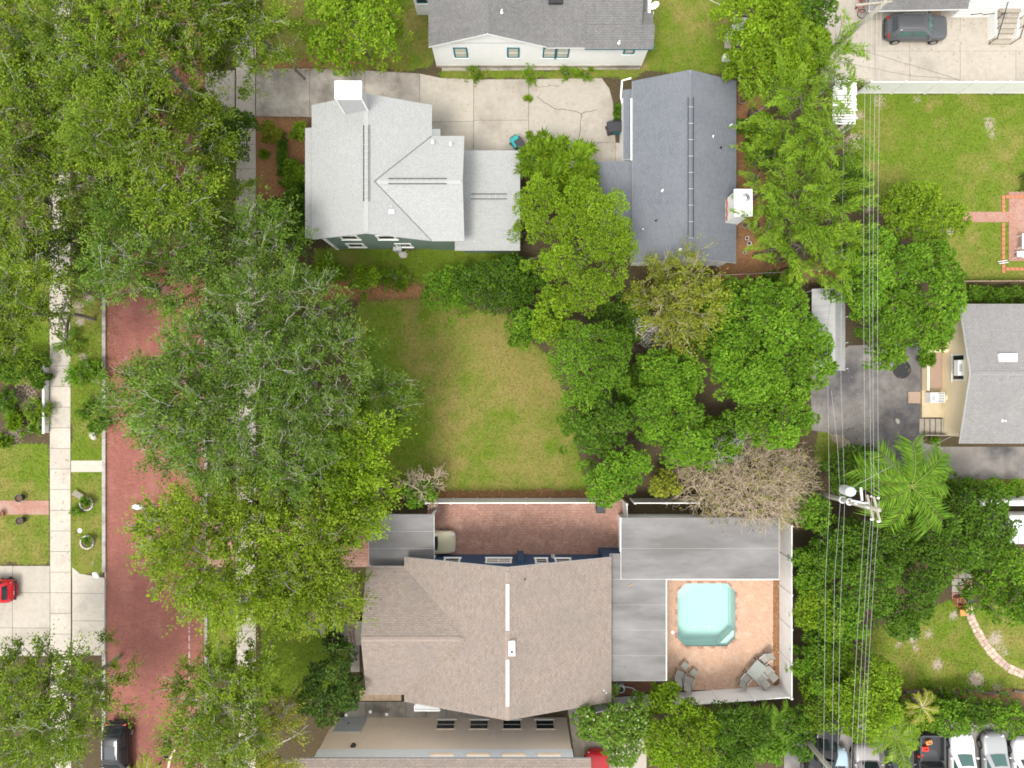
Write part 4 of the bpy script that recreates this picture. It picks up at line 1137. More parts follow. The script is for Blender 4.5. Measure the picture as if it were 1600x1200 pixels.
# ------------------------------------------------------------------ fences
def fence(a, b_, h, label, name='vinyl_fence', mat_='vinyl', n=None, panel_t=0.05, post=0.14, cap=True):
    a, b_ = Vector(a), Vector(b_); a.z = b_.z = 0; d = b_-a; L_ = d.length; d.normalize()
    ang = math.atan2(d.y, d.x); n = n or max(1, round(L_/2.42))
    t_ = thing(name, label, 'fence', a)
    for k in range(n+1):
        p = a+d*(L_*k/n)
        po = MB().box(p+Vector((0, 0, (h+0.06)/2)), (post, post, h+0.06), ang).build('post', M[mat_], t_)
        if cap:
            e = post*0.62
            MB().add([p+Vector((math.cos(ang+q)*e*1.2, math.sin(ang+q)*e*1.2, h+0.06)) for q in (0.785, 2.356, 3.927, 5.498)]+[p+Vector((0, 0, h+0.14))],
                     [(0, 1, 4), (1, 2, 4), (2, 3, 4), (3, 0, 4), (3, 2, 1, 0)]).build('cap', M[mat_], po)
        if k < n:
            L2 = L_/n-post-0.01; c = a+d*(L_*(k+0.5)/n)
            MB().box(c+Vector((0, 0, h*0.53)), (L2, panel_t, h*0.86), ang).build('panel', M[mat_], t_)
            MB().box(c+Vector((0, 0, h-0.05)), (L2, 0.065, 0.12), ang).build('rail', M[mat_], t_)
            MB().box(c+Vector((0, 0, 0.12)), (L2, 0.065, 0.12), ang).build('rail', M[mat_], t_)
    return t_
fence(P(1340, 146), P(1705, 146), 2.0, 'long white vinyl fence between the concrete lot and the lawn', n=7)
fence(P(671, 779), P(935, 778.5), 2.0, 'white vinyl fence between the grass lot and the brick drive', n=7)
fence(P(985, 779), P(1080, 779), 2.0, 'white vinyl fence section beside the dead bush', n=2)
fence(P(973, 781), P(974, 806), 1.9, 'short white fence gate at the garage corner', 'fence_gate', n=1)
fence(P(1218, 812), P(1218, 1070), 2.3, 'white vinyl fence along the right side of the pool', n=5, panel_t=0.06)
fence(P(958, 1090), P(1216, 1071), 2.0, 'white vinyl fence along the bottom of the pool patio', n=5)
fence(P(905, 1102), P(950, 1091), 1.7, 'weathered white fence behind the flowering tree', n=1)
fence(P(1490, 443), P(1700, 442), 1.2, 'low brown timber fence at the bottom of the right lawn', 'timber_fence', 'wood', n=5, post=0.1, cap=False)
gw = thing('garden_wall', 'low white wall beside the left pavement', 'wall', P(73, 623, 0))
for k in range(5):
    MB().rect(PX(74.5), PX(77.2), PY(676)+k*0.97, PY(676)+k*0.97+0.962, 0, 0.55).build('block', M['vinyl'], gw)
MB().rect(PX(74.3), PX(77.4), PY(676.5), PY(572), 0.552, 0.60).build('coping', M['white'], gw)
lg = thing('log_border', 'row of rough dark logs edging the lower right lawn', 'border', P(1490, 1083, 0))
rr_ = random.Random(9)
for k in range(9):
    p = P(1402+k*24, 1082+rr_.uniform(-2, 2), 0.1); an = rr_.uniform(-0.2, 0.2)
    MB().tube([p-Vector((0.5, 0.5*an, 0)), p+Vector((0.5, 0.5*an, 0))], 0.11, 8, 0.09).build('log', M['bark'], lg)
# ------------------------------------------------------------------ vehicles (local axes: x forward, y left)
def car(name, label, cat, px, py, heading, L, W, Ht, pm, style='suv', rails=False, sunroof=False, group=None, glass='glass', zplan=0.0):
    t_ = thing(name, label, cat, P(px, py, zplan) - Vector((0, 0, zplan)) + Vector((0, 0, -0.12 if px < 330 and px > 150 else 0.03)), rad(heading), group)
    S = {'suv': dict(top=((-.5, .62), (-.485, .92), (-.42, 1.0), (-.2, 1.02), (.08, 1.02), (.22, 1.0), (.36, .95), (.45, .86), (.49, .70), (.5, .55)),
                     cab=(-.465, .24, -.37, .03), z1=1.0),
         'sedan': dict(top=((-.5, .60), (-.485, .84), (-.42, .93), (-.3, .96), (.08, .95), (.2, .92), (.36, .84), (.45, .74), (.49, .62), (.5, .5)),
                       cab=(-.37, .23, -.19, .02), z1=1.0),
         'van': dict(top=((-.5, .7), (-.49, 1.0), (-.42, 1.1), (-.2, 1.12), (.1, 1.12), (.25, 1.08), (.38, .98), (.46, .85), (.49, .7), (.5, .55)),
                     cab=(-.49, .30, -.46, .18), z1=1.0),
         'pickup': dict(top=((-.5, .62), (-.495, .66), (-.42, .68), (-.14, .68), (-.10, 1.05), (.2, 1.05), (.36, 1.0), (.45, .92), (.49, .75), (.5, .6)),
                        cab=(-.12, .22, -.10, .08), z1=1.0)}[style]
    hw = W/2; z0 = 0.24; rings = []
    wf = {-.5: .80, -.495: .86, -.49: .86, -.485: .88}
    for (tx, zt) in S['top']:
        a = abs(tx); w = hw*float(np.interp(a, [.36, .42, .45, .485, .49, .495, .5], [1, .975, .93, .79, .74, .68, .54]))
        x = tx*L; h_ = zt-z0
        rings.append([(x, -w*.90, z0), (x, -w*.99, z0+.28*h_), (x, -w, z0+.62*h_), (x, -w*.95, z0+.90*h_), (x, -w*.80, z0+h_*.985), (x, 0, z0+h_*1.03),
                      (x, w*.80, z0+h_*.985), (x, w*.95, z0+.90*h_), (x, w, z0+.62*h_), (x, w*.99, z0+.28*h_), (x, w*.90, z0)])
    mb = MB(); k = 11
    vs = [p for r in rings for p in r]; fs = []
    for i in range(len(rings)-1):
        for j in range(k):
            j2 = (j+1) % k
            fs.append((i*k+j, i*k+j2, (i+1)*k+j2, (i+1)*k+j))
    fs.append(tuple(range(k))); fs.append(tuple(range((len(rings)-1)*k, len(rings)*k))[::-1])
    fs = [f[::-1] for f in fs]
    mb.add(vs, fs)
    body = mb.build('body', M[pm], t_, world=False, smooth=True, sub=2)
    xb0, xf0, xb1, xf1 = [v*L for v in S['cab']]
    zb = max(z for _, z in S['top'])*0.97; zt = Ht
    wb, wt = hw*.90, hw*.70
    if style == 'van': wt = hw*.80
    def ring(x0, x1, w, z, c):
        return [(x0+c, -w, z), (x1-c*1.6, -w, z), (x1, -w*.72, z), (x1+c*.5, 0, z), (x1, w*.72, z), (x1-c*1.6, w, z), (x0+c, w, z), (x0, w*.75, z), (x0-c*.2, 0, z), (x0, -w*.75, z)]
    r0 = ring(xb0, xf0, wb, zb-.06, .08); r1 = ring(xb0+(xb1-xb0)*.8, xf0+(xf1-xf0)*.8, wb+(wt-wb)*.85, zb+(zt-zb)*.8, .10)
    r2 = ring(xb1+.05, xf1-.05, wt*.94, zt-.04, .16); r3 = ring(xb1+.35, xf1-.3, wt*.6, zt, .16)
    mb = MB(); n = 10; fs = []
    for i in range(3):
        for j in range(n): fs.append((i*n+j, i*n+(j+1) % n, (i+1)*n+(j+1) % n, (i+1)*n+j))
    fs.append(tuple(range(3*n, 4*n)))
    mb.add(r0+r1+r2+r3, fs)
    mb.build('cabin', M[pm], t_, world=False, smooth=True, bevel=0.03)
    def pane(nm, q):
        q = [Vector(p) for p in q]; nr = (q[1]-q[0]).cross(q[3]-q[0]).normalized()
        c = sum(q, Vector())/4
        if nr.dot(c-Vector((0, 0, zb*0.7))) < 0: nr = -nr
        mb = MB().ext([p+nr*0.004 for p in q], nr*0.016)
        return mb.build(nm, M[glass] if nm != 'rear_window' else M['glass'], t_, world=False)
    L2 = lambda a, b_, u: tuple(a[i]+(b_[i]-a[i])*u for i in range(3))
    def inset(a, b_, c, d, u0, u1, v0, v1):
        f = lambda u, v: L2(L2(a, b_, u), L2(d, c, u), v)
        return [f(u0, v0), f(u1, v0), f(u1, v1), f(u0, v1)]
    # windscreen in two halves joined at the crown, so it follows the curve
    for (i, j) in ((2, 3), (3, 4)):
        pane('windshield', inset(r0[i], r0[j], r1[j], r1[i], 0.0 if i == 3 else 0.05, 1.0 if i == 2 else 0.95, 0.16, 1.0))
    for (i, j) in ((7, 8), (8, 9)):
        if style != 'pickup' or True: pane('rear_window', inset(r0[i], r0[j], r1[j], r1[i], 0.05 if i == 7 else 0.0, 1.0 if i == 7 else 0.95, 0.3, 0.95))
    for (i, j) in ((0, 1), (5, 6)):
        for u0, u1 in ((0.06, 0.48), (0.53, 0.95)):
            pane('side_window', inset(r0[i], r0[j], r1[j], r1[i], u0, u1, 0.22, 0.97))
    for sx in (-.31, .31):
        for sy in (-1, 1):
            wh = MB().lathe((sx*L, sy*(hw-.10), .34), [(.2, -.11), (.31, -.115), (.34, -.08), (.34, .08), (.31, .115), (.2, .11)], 20, 'Y').build('wheel', M['rubber'], t_, world=False, smooth=True)
            MB().lathe((sx*L, sy*(hw-.085), .34), [(.05, -.11), (.2, -.105), (.21, .105), (.05, .12)], 14, 'Y').build('rim', M['rim'], wh, world=False)
    for sy in (-1, 1):
        MB().box((.458*L, sy*hw*.63, .66), (.20, .30, .09), -sy*.55).build('headlight', M['lamp_clear'], t_, world=False, bevel=.02)
        MB().box((-.472*L, sy*hw*.68, .82 if style != 'pickup' else .60), (.12, .28, .16), sy*.35).build('tail_light', M['lamp_red'], t_, world=False, bevel=.02)
        MB().box((xf0-.28*(xf0-xf1)-.1, sy*(hw+.05), zb+.02), (.13, .20, .13)).build('mirror', M[pm], t_, world=False, bevel=.03)
        if rails: MB().tube([(xb1+.15, sy*wt*.80, zt-.02), (xb1+.25, sy*wt*.82, zt+.05), (xf1-.3, sy*wt*.82, zt+.05), (xf1-.2, sy*wt*.80, zt-.02)], .025).build('roof_rail', M['rim'], t_, world=False)
    if sunroof: MB().box(((xb1+xf1)/2+.2, 0, zt+.002), (.9, wt*1.1, .02)).build('sunroof', M['glass'], t_, world=False)
    MB().box((-.497*L, 0, .48), (.05, W*.8, .18)).build('bumper', M['dark_plastic'], t_, world=False)
    MB().box((.494*L, 0, .42), (.05, W*.62, .18)).build('grille', M['dark_plastic'], t_, world=False)
    if style == 'pickup':
        bx0, bx1 = -.485*L, -.13*L
        MB().rect(bx0, bx1, -hw*.82, hw*.82, .66, .70).build('bed_floor', M['dark_plastic'], t_, world=False)
        for sy in (-1, 1): MB().rect(bx0, bx1, sy*hw*.92-.06, sy*hw*.92+.06, .62, 1.08).build('bed_side', M[pm], t_, world=False)
        MB().rect(bx0-.05, bx0+.05, -hw*.85, hw*.85, .62, 1.08).build('tailgate', M[pm], t_, world=False)
    return t_
car('parked_suv', 'dark grey SUV with silver roof rails on the concrete lot', 'car', 1424, 51, 0, 4.55, 1.85, 1.62, 'paint_grey', 'suv', True, glass='glass_teal')
car('parked_car', 'red hatchback at the left edge on the concrete driveway', 'car', -10, 919, 180, 4.0, 1.75, 1.45, 'paint_red', 'suv')
car('parked_suv', 'black SUV parked against the kerb of the red brick street', 'car', 190, 1172, 90+180, 4.7, 1.85, 1.68, 'paint_black', 'suv', True, True)
car('parked_car', 'gold sedan poking out from under the flat carport roof', 'car', 667, 844, 0, 4.4, 1.75, 1.42, 'paint_gold', 'sedan')
car('parked_car', 'red car under the flowering tree at the bottom edge', 'car', 931, 1212, 90, 4.4, 1.75, 1.5, 'paint_red', 'suv')
G1 = 'cars parked along the bottom right edge'
car('pickup_truck', 'black pickup truck below the hedge beside the leaning pole', 'truck', 1278, 1166, 75, 5.0, 1.85, 1.75, 'paint_black', 'pickup', group=G1)
car('parked_car', 'pale blue hatchback half out of frame at the bottom right', 'car', 1300, 1205, 92, 4.2, 1.75, 1.5, 'paint_blue', 'suv', group=G1)
car('parked_van', 'grey van with a flat pale roof under the power lines', 'van', 1346, 1207, 90, 4.9, 1.85, 1.95, 'paint_van', 'van', group=G1)
car('parked_car', 'dark hatchback with silver roof between the van and the red loaded truck', 'car', 1398, 1196, 90, 4.2, 1.75, 1.5, 'paint_dark', 'suv', group=G1, sunroof=True)
pk = car('pickup_truck', 'grey pickup truck loaded with red garden tools', 'truck', 1444, 1192, 270, 5.2, 1.9, 1.8, 'paint_dark', 'pickup', group=G1)
car('parked_car', 'white sedan nose up to the hedge at the bottom right', 'car', 1494, 1188, 90, 4.6, 1.8, 1.45, 'paint_white', 'sedan', group=G1, glass='glass_teal')
car('parked_car', 'silver sedan near the bottom right corner', 'car', 1545, 1188, 92, 4.6, 1.8, 1.45, 'paint_silver', 'sedan', group=G1, glass='glass_teal')
car('parked_suv', 'white SUV cut off by the bottom right corner', 'car', 1590, 1196, 90, 4.6, 1.85, 1.65, 'paint_white', 'suv', group=G1)
for i, (x, y, s, z, mm, lb) in enumerate(((1443, 1168, .5, .72, 'red', 'red tool chest in the loaded truck bed'), (1449, 1158, .45, .72, 'orange', 'orange blower in the loaded truck bed'), (1436, 1179, .4, .72, 'red', 'small red fuel can in the loaded truck bed'))):
    tb = thing('tool_case', lb, 'tool', P(x, y, z)); c = org(tb)
    MB().box(c+Vector((0, 0, .14)), (s, s*.7, .26), .3*i).build('case', M[mm], tb, bevel=.04)
    MB().tube([c+Vector((-.12, 0, .28)), c+Vector((-.1, 0, .36)), c+Vector((.1, 0, .36)), c+Vector((.12, 0, .28))], .02).build('handle', M['black_metal'], tb)
# bicycle lying on the concrete
bk = thing('bicycle', 'black bicycle lying on the concrete lot near the porch roof', 'bicycle', P(1349, 12, 0.05), rad(75))
def torus(c, R_, r_, n=24, k=6):
    mb = MB(); vs = []; fs = []
    for i in range(n):
        a = 2*math.pi*i/n
        for j in range(k):
            b2 = 2*math.pi*j/k
            vs.append((c[0]+(R_+r_*math.cos(b2))*math.cos(a), c[1]+(R_+r_*math.cos(b2))*math.sin(a), c[2]+r_*math.sin(b2)))
    for i in range(n):
        for j in range(k): fs.append((i*k+j, ((i+1) % n)*k+j, ((i+1) % n)*k+(j+1) % k, i*k+(j+1) % k))
    return mb.add(vs, fs)
for x in (-.5, .5):
    w = torus((x, 0, .06), .33, .025).build('wheel', M['rubber'], bk, world=False)
    sp2 = MB()
    for q in range(6): sp2.tube([(x+.33*math.cos(q*.524), .33*math.sin(q*.524), .06), (x-.33*math.cos(q*.524), -.33*math.sin(q*.524), .06)], .006, 4)
    sp2.build('spokes', M['steel'], w, world=False)
MB().tube([(-.5, 0, .09), (-.15, .45, .1), (.38, .42, .1), (-.05, -.02, .1), (-.15, .45, .1)], .022).tube([(-.5, 0, .09), (-.05, -.02, .1)], .010).tube([(.5, 0, .09), (.36, .5, .12)], .02).build('frame', M['red'], bk, world=False)
MB().tube([(.36, .5, -.02), (.36, .52, .42)], .010).build('handlebar', M['black_metal'], bk, world=False)
MB().box((-.17, .55, .1), (.26, .1, .13)).build('saddle', M['black_metal'], bk, world=False, bevel=.03)
# ------------------------------------------------------------------ wheelie bins
def bin_(px, py, rz, label, lid='dark_plastic', body='dark_plastic', tip=False, w=0.6):
    t_ = thing('wheelie_bin', label, 'bin', P(px, py, 0.03), rad(rz), 'wheelie bins')
    MB().add([(-.26, -.3, .06), (.26, -.3, .06), (.26, .25, .06), (-.26, .25, .06), (-.31, -.36, 1.0), (.31, -.36, 1.0), (.31, .36, 1.0), (-.31, .36, 1.0)],
             [(0, 3, 2, 1), (4, 5, 6, 7), (0, 1, 5, 4), (1, 2, 6, 5), (2, 3, 7, 6), (3, 0, 4, 7)]).build('bin_body', M[body], t_, world=False, bevel=.03)
    MB().add([(-.34, -.40, 1.0), (.34, -.40, 1.0), (.34, .40, 1.0), (-.34, .40, 1.0), (-.30, -.36, 1.07), (.30, -.36, 1.07), (.28, .3, 1.11), (-.28, .3, 1.11)],
             [(0, 3, 2, 1), (4, 5, 6, 7), (0, 1, 5, 4), (1, 2, 6, 5), (2, 3, 7, 6), (3, 0, 4, 7)]).build('lid', M[lid], t_, world=False, bevel=.02)
    MB().tube([(-.28, .44, 1.0), (.28, .44, 1.0)], .025).build('handle', M['black_metal'], t_, world=False)
    for s in (-1, 1): MB().lathe((s*.27, .32, .12), [(.12, -.03), (.12, .03)], 12, 'X').build('wheel', M['rubber'], t_, world=False)
bin_(811, 231, 35, 'dark wheelie bin at the corner of the pale grey rear roof')
bin_(806, 228, 35, 'turquoise bin tucked against the pale grey rear roof', 'teal_plastic', 'teal_plastic')
bin_(953, 206, 10, 'black wheelie bin on the concrete drive nearest the cottage', )
bin_(963, 205, 5, 'dark green bin beside the black wheelie bin', 'dark_plastic', 'teal')
bin_(936, 790, 0, 'dark grey bin against the white fence on the brick drive')
# ------------------------------------------------------------------ patio furniture by the pool
def sling_chair(px, py, rz, label):
    t_ = thing('patio_chair', label, 'chair', P(px, py, 0.03), rad(rz), 'grey sling patio chairs by the pool')
    MB().box((0, 0, .40), (.58, .56, .04), 0, .05).build('seat', M['sling'], t_, world=False, bevel=.01)
    MB().box((0, .42, .66), (.58, .04, .72), 0, -.65).build('backrest', M['sling'], t_, world=False, bevel=.01)
    for s in (-1, 1):
        MB().tube([(s*.33, -.3, .60), (s*.33, .32, .62)], .028).build('armrest', M['grey_trim'], t_, world=False)
        MB().tube([(s*.32, -.28, 0), (s*.32, -.28, .6)], .022).build('leg', M['dark_plastic'], t_, world=False)
        MB().tube([(s*.32, .35, 0), (s*.32, .25, .42), (s*.3, .66, .95)], .022).build('leg', M['dark_plastic'], t_, world=False)
def stool(px, py, rz, label):
    t_ = thing('footstool', label, 'footstool', P(px, py, 0.03), rad(rz), 'grey footstools by the pool')
    MB().box((0, 0, .38), (.5, .5, .05)).build('seat', M['sling'], t_, world=False, bevel=.015)
    for a in (-1, 1):
        for b_ in (-1, 1): MB().tube([(a*.22, b_*.22, 0), (a*.22, b_*.22, .36)], .02).build('leg', M['dark_plastic'], t_, world=False)
sling_chair(1060, 1051, 160, 'left hand sling chair of the pair at the lower left of the pool')
sling_chair(1074, 1060, 160, 'right hand sling chair of the pair at the lower left of the pool')
stool(1068, 1037, -40, 'footstool above the left hand sling chair of the pair')
stool(1082, 1048, -40, 'footstool beside the right hand sling chair of the pair')
tb = thing('patio_table', 'square grey glass table ringed by patio chairs', 'table', P(1177, 1041, 0.03), rad(50))
MB().box((0, 0, .72), (1.25, .95, .03)).build('table_top', M['glass_table'], tb, world=False)
for a in (-1, 1):
    for b_ in (-1, 1): MB().tube([(a*.55, b_*.4, 0), (a*.55, b_*.4, .7)], .03).build('leg', M['dark_plastic'], tb, world=False)
sling_chair(1162, 1056, 140, 'patio chair at the left end of the glass table')
sling_chair(1184, 1055, 220, 'patio chair on the lower side of the glass table')
sling_chair(1196, 1045, 225, 'patio chair at the lower right of the glass table')
sling_chair(1191, 1026, -50, 'patio chair at the top end of the glass table')
# skimmer and heat pump
sk = tag(MB().lathe(P(1051, 988, 0.03), [(.13, 0), (.13, .02), (.10, .03)], 16).build('skimmer_lid', M['ceramic']), 'round white skimmer lid at the left rim of the pool', 'lid')
hp = thing('heat_pump', 'white round topped pump and pipes beside the lower corner of the flat roof', 'pump', P(968, 1071, 0.04)); c = org(hp)
MB().lathe(c, [(.32, 0), (.32, .6), (.2, .7)], 16).build('casing', M['galv'], hp)
MB().lathe(c+Vector((0, 0, .71)), [(.2, 0), (.18, .05), (.02, .1)], 12).build('fan', M['black_metal'], hp)
MB().tube([c+Vector((.3, 0, .2)), c+Vector((.9, -.1, .2)), c+Vector((1.3, -.4, .1)), c+Vector((1.7, -.9, .1))], .04).build('pipe', M['ceramic'], hp)
# ------------------------------------------------------------------ power poles and wires
def pole(name, label, base, top_px, h):
    b0 = P(*base, 0); tp = P(*top_px, h)
    t_ = thing(name, label, 'pole', b0)
    MB().tube([b0, b0.lerp(tp, .5), tp], .20, 12, .13).build('shaft', M['pole_wood'], t_, smooth=True)
    return t_, b0, tp
p1, b1, tp1 = pole('utility_pole', 'leaning wooden utility pole over the concrete lot at the top right', (1284, 92), (1384, 2), 9.6)
ca = MB().box(tp1+Vector((-.6, 0, -.25)), (2.2, .1, .12), 0.1).build('crossarm', M['wood_grey'], p1)
p2, b2, tp2 = pole('utility_pole', 'wooden utility pole with transformer rising between dead bush and palm', (1262, 766), (1374, 797), 10.4)
for zz, dx in ((10.1, 0), (9.3, 0)):
    q = b2.lerp(tp2, zz/10.4)
    ca = MB().box(q, (.12, 1.6, .12), .25).build('crossarm', M['wood_grey'], p2)
    for s in (-.7, .7): MB().lathe(q+Vector((0, s, .06)), [(.05, 0), (.07, .06), (.04, .1), (.06, .16)], 10).build('insulator', M['ceramic'], ca)
q = P(1325, 767, 8.4)
tf = MB().lathe(q-Vector((0, 0, .5)), [(.31, 0), (.31, .85), (.26, .93), (.05, .96)], 20, sx=1.1).build('transformer', M['galv'], p2, smooth=False)
for k in range(3): MB().lathe(q+Vector((-.15+.15*k, .1, .5)), [(.04, 0), (.05, .1), (.03, .2)], 8).build('bushing', M['ceramic'], tf)
for x, y, z in ((1346, 768, 9), (1338, 787, 9.2), (1355, 786, 9.8), (1357, 793, 9.8), (1325, 784, 8.3)):
    pq = P(x, y, z); o = MB().lathe(pq-Vector((0, 0, .2)), [(.045, 0), (.065, .08), (.04, .15), (.055, .22), (.02, .3)], 10).build('cutout', M['ceramic'], p2)
MB().box(P(1340, 784, 8.9), (.9, .12, .12), -.2).build('equipment_arm', M['galv'], p2)
MB().box(P(1346, 772, 9.0), (.12, .8, .08), .1).build('equipment_arm', M['ceramic'], p2)
for z in (5.6, 6.6):
    MB().lathe(b2.lerp(tp2, z/10.4)-Vector((0, 0, .05)), [(.24, 0), (.24, .1)], 12).build('band', M['galv'], p2)
p3_, b3, tp3 = pole('utility_pole', 'wooden utility pole leaning out of the bottom edge beside the parked cars', (1243, 1135), (1322, 1232), 9.5)
MB().box(tp3+Vector((0, 0, -.3)), (2.2, .1, .12)).build('crossarm', M['wood_grey'], p3_)
gy = thing('guy_wire', 'pale guy wire running from the transformer pole to the bungalow corner', 'wire', P(1335, 760, 8.5)); 
def span(a, b_, sag, r, n=14):
    pts = []
    for i in range(n+1):
        u = i/n; p = a.lerp(b_, u); p = p+Vector((0, 0, -sag*4*u*(1-u))); pts.append(p)
    return MB().tube(pts, r, 5)
span(org(gy), P(1500, 676, 3.1), .25, .010).build('cable', M['wire'], gy)
WL = ['leftmost', 'second from left', 'third from left', 'rightmost']
for k, (xt, xm2, xb, z) in enumerate(((1354, 1353, 1331, 9.4), (1363, 1362, 1339, 9.7), (1371, 1366, 1347, 9.9), (1378, 1373.5, 1351, 10.2))):
    w = thing('power_line', 'pale overhead power line, %s of the four high wires' % WL[k], 'power line', P(xm2, 785, z), group='high power lines')
    span(P(xt+1, -60, z-.6), P(xm2, 787+3*k, z), .35, .0075, 24).build('north_span', M['wire'], w)
    span(P(xm2, 787+3*k, z), P(xb-3, 1260, z-.5), .2, .0075, 16).build('south_span', M['wire'], w)
for k, (pts, z, mm, lb) in enumerate((
        ([(1309, 60), (1291, 420), (1293.5, 600), (1296, 790), (1290, 900), (1286, 1260)], 6.2, 'wire', 'pale overhead cable running along the hedge and over the carport tent'),
        ([(1321, 60), (1315, 400), (1314, 600), (1320, 780), (1313, 950), (1308, 1260)], 7.2, 'wire', 'pale overhead cable ending at the transformer from above'),
        ([(1299, 610), (1309, 700), (1313, 785), (1304, 900), (1299, 1260)], 7.0, 'wire', 'pale service cable dropping down beside the transformer'),
        ([(1303, 430), (1275.5, 640), (1283, 770), (1280, 900), (1277.5, 1260)], 5.5, 'wire_dark', 'thin dark telephone cable left of the power lines'))):
    w = thing('overhead_cable', lb, 'power line', P(pts[0][0], pts[0][1], z), group='lower overhead cables')
    MB().tube([P(x, y, z-.15*math.sin(i*1.4)) for i, (x, y) in enumerate(pts)], .0075, 5).build('cable', M[mm], w)
sv_ = thing('service_mast', 'short white service mast with a cable running left above the hedge', 'mast', P(1274, 417, 0))
MB().tube([org(sv_), P(1280, 424, 5.0)], .07, 8, .05).build('mast', M['white'], sv_)
span(P(1280, 422, 5.0), P(1080, 432, 3.6), .12, .010).build('cable', M['wire'], sv_)
sdp = thing('service_drop', 'pale service cable from the charcoal roof to the hedge', 'wire', P(1150, 200, 4))
span(P(1150, 198, 3.6), P(1240, 135, 6.2), .1, .010).build('cable', M['wire'], sdp)
sdp = thing('service_drop', 'pale service cable crossing the lawn right of the white bungalow', 'wire', P(1105, 0, 4))
span(P(1100, -5, 4.5), P(1170, 25, 5.5), .1, .02).build('cable', M['wire'], sdp)
# street lamp
sl = thing('street_lamp', 'white headed street lamp over the red brick street', 'street lamp', P(336, 788, 0))
lb = org(sl); hd = P(215, 792, 9.0)
MB().tube([lb, (lb.x, lb.y, 8.6), (lb.x-.2, lb.y, 8.95), (hd.x+.4, hd.y, 9.0)], .07, 8, .035).build('pole', M['galv'], sl)
MB().lathe(hd-Vector((0, 0, .06)), [(.12, 0), (.19, .05), (.17, .11), (.03, .16)], 16, sx=1.9).build('lamp_head', M['ceramic'], sl, smooth=True)
# ------------------------------------------------------------------ pots, stones and small things
def pot(px, py, r, h, label, mm='dark_plastic', z=0.0, plant=True):
    t_ = thing('plant_pot', label, 'pot', P(px, py, z), group='plant pots')
    MB().lathe(org(t_), [(r*.7, 0), (r, h*.9), (r*1.08, h*.9), (r*1.08, h), (r*.9, h), (r*.85, h*.85), (.01, h*.85)], 16).build('pot', M[mm], t_)
    MB().lathe(org(t_)+Vector((0, 0, h*.86)), [(r*.85, 0), (r*.5, .02), (.01, .03)], 14).build('soil', M['soil'], t_)
pot(36, 777, .27, .5, 'round black pot above the left brick walk')
pot(37.5, 812, .26, .5, 'round black pot below the left brick walk')
pot(5, 802, .24, .4, 'terracotta pot on the brick walk at the left edge', 'terracotta')
for x, y, r, mm, lb2 in ((1157, 160, .28, 'wood', 'wicker pot at the right of the charcoal roof near the top'), (1173, 180, .34, 'dark_plastic', 'large black pot right of the charcoal roof'),
                        (1169, 214, .36, 'dark_plastic', 'wide dark pot with red rim right of the charcoal roof'), (1184, 253, .18, 'red', 'small red pot below the hedge beside the charcoal cottage'),
                        (1178, 252, .18, 'dark_plastic', 'small black pot beside the red pot'), (1175, 281, .25, 'blue', 'blue glazed pot right of the charcoal cottage'),
                        (1162, 353, .24, 'steel', 'white rimmed round pot below the white chimney'), (1177, 355, .30, 'dark_plastic', 'black kettle shaped pot below the white chimney'),
                        (1166, 373, .14, 'white', 'small white pot, upper of the row below the chimney'), (1169, 381, .16, 'ceramic', 'small pale pot in the middle of the row below the chimney'),
                        (1162, 395, .13, 'ceramic', 'small round pot lowest of the row below the chimney'), (1175, 303, .15, 'ceramic', 'pale pot touching the right side of the white chimney'),
                        (1174, 327, .14, 'orange', 'orange pot beside the white chimney'),
                        (1500, 936, .22, 'terracotta', 'terracotta pot on the flagstones at the lower right'), (1512, 938, .2, 'teal', 'teal pot on the flagstones at the lower right'), (1506, 930, .2, 'dark_plastic', 'black pot at the end of the flagstone path')):
    pot(x, y, r, r*1.6, lb2, mm)
ch_ = thing('garden_chair', 'orange wooden garden chair on the flagstones at the lower right', 'chair', P(1500, 954, 0.04), rad(5))
MB().box((0, 0, .4), (.5, .5, .05)).build('seat', M['orange'], ch_, world=False)
MB().box((0, .3, .68), (.5, .05, .6), 0, -.3).build('backrest', M['orange'], ch_, world=False)
for a in (-1, 1):
    for b_ in (-1, 1): MB().box((a*.22, b_*.22, .2), (.05, .05, .4)).build('leg', M['wood'], ch_, world=False)
cr = thing('wooden_crate', 'reddish wooden crate at the end of the flagstone path', 'crate', P(1496, 938, 0.04), rad(8))
for k in range(3):
    for s in (-1, 1):
        MB().box((0, s*.3, .1+.16*k), (.6, .03, .12)).build('slat', M['terracotta'], cr, world=False)
        MB().box((s*.3, 0, .1+.16*k), (.03, .57, .12)).build('slat', M['terracotta'], cr, world=False)
MB().box((0, 0, .04), (.56, .56, .03)).build('base', M['wood'], cr, world=False)
for x, y, lb2, seed in ((136, 787, 'stone edged mulch ring on the verge nearer the path', 1), (137, 847, 'stone edged mulch ring on the verge nearer the driveway', 2)):
    t_ = thing('tree_ring', lb2, 'planter', P(x, y, 0), group='stone rings on the verge')
    MB().lathe(org(t_), [(.42, .0), (.40, .06), (.01, .09)], 18).build('mulch', M['soil'], t_)
    for k in range(14):
        a = k*2*math.pi/14; MB().box(org(t_)+Vector((.47*math.cos(a), .47*math.sin(a), .06)), (.1, .19, .14), a).build('edging_stone', M['rock'], t_)
tag(MB().lathe(P(125, 829, 0), [(.17, 0), (.17, .03), (.14, .05)], 18).build('utility_cover', M['ceramic']), 'round white utility cover on the grass verge', 'cover')
bd = thing('boundary_sign', 'grey weathered sign board leaning on the grass verge', 'sign', P(126, 772, 0), rad(-30))
MB().box((0, 0, .35), (.75, .04, .4), 0, 1.0).build('board', M['wood_grey'], bd, world=False)
for s in (-1, 1): MB().box((s*.25, .1, .15), (.05, .05, .3)).build('stake', M['wood'], bd, world=False)
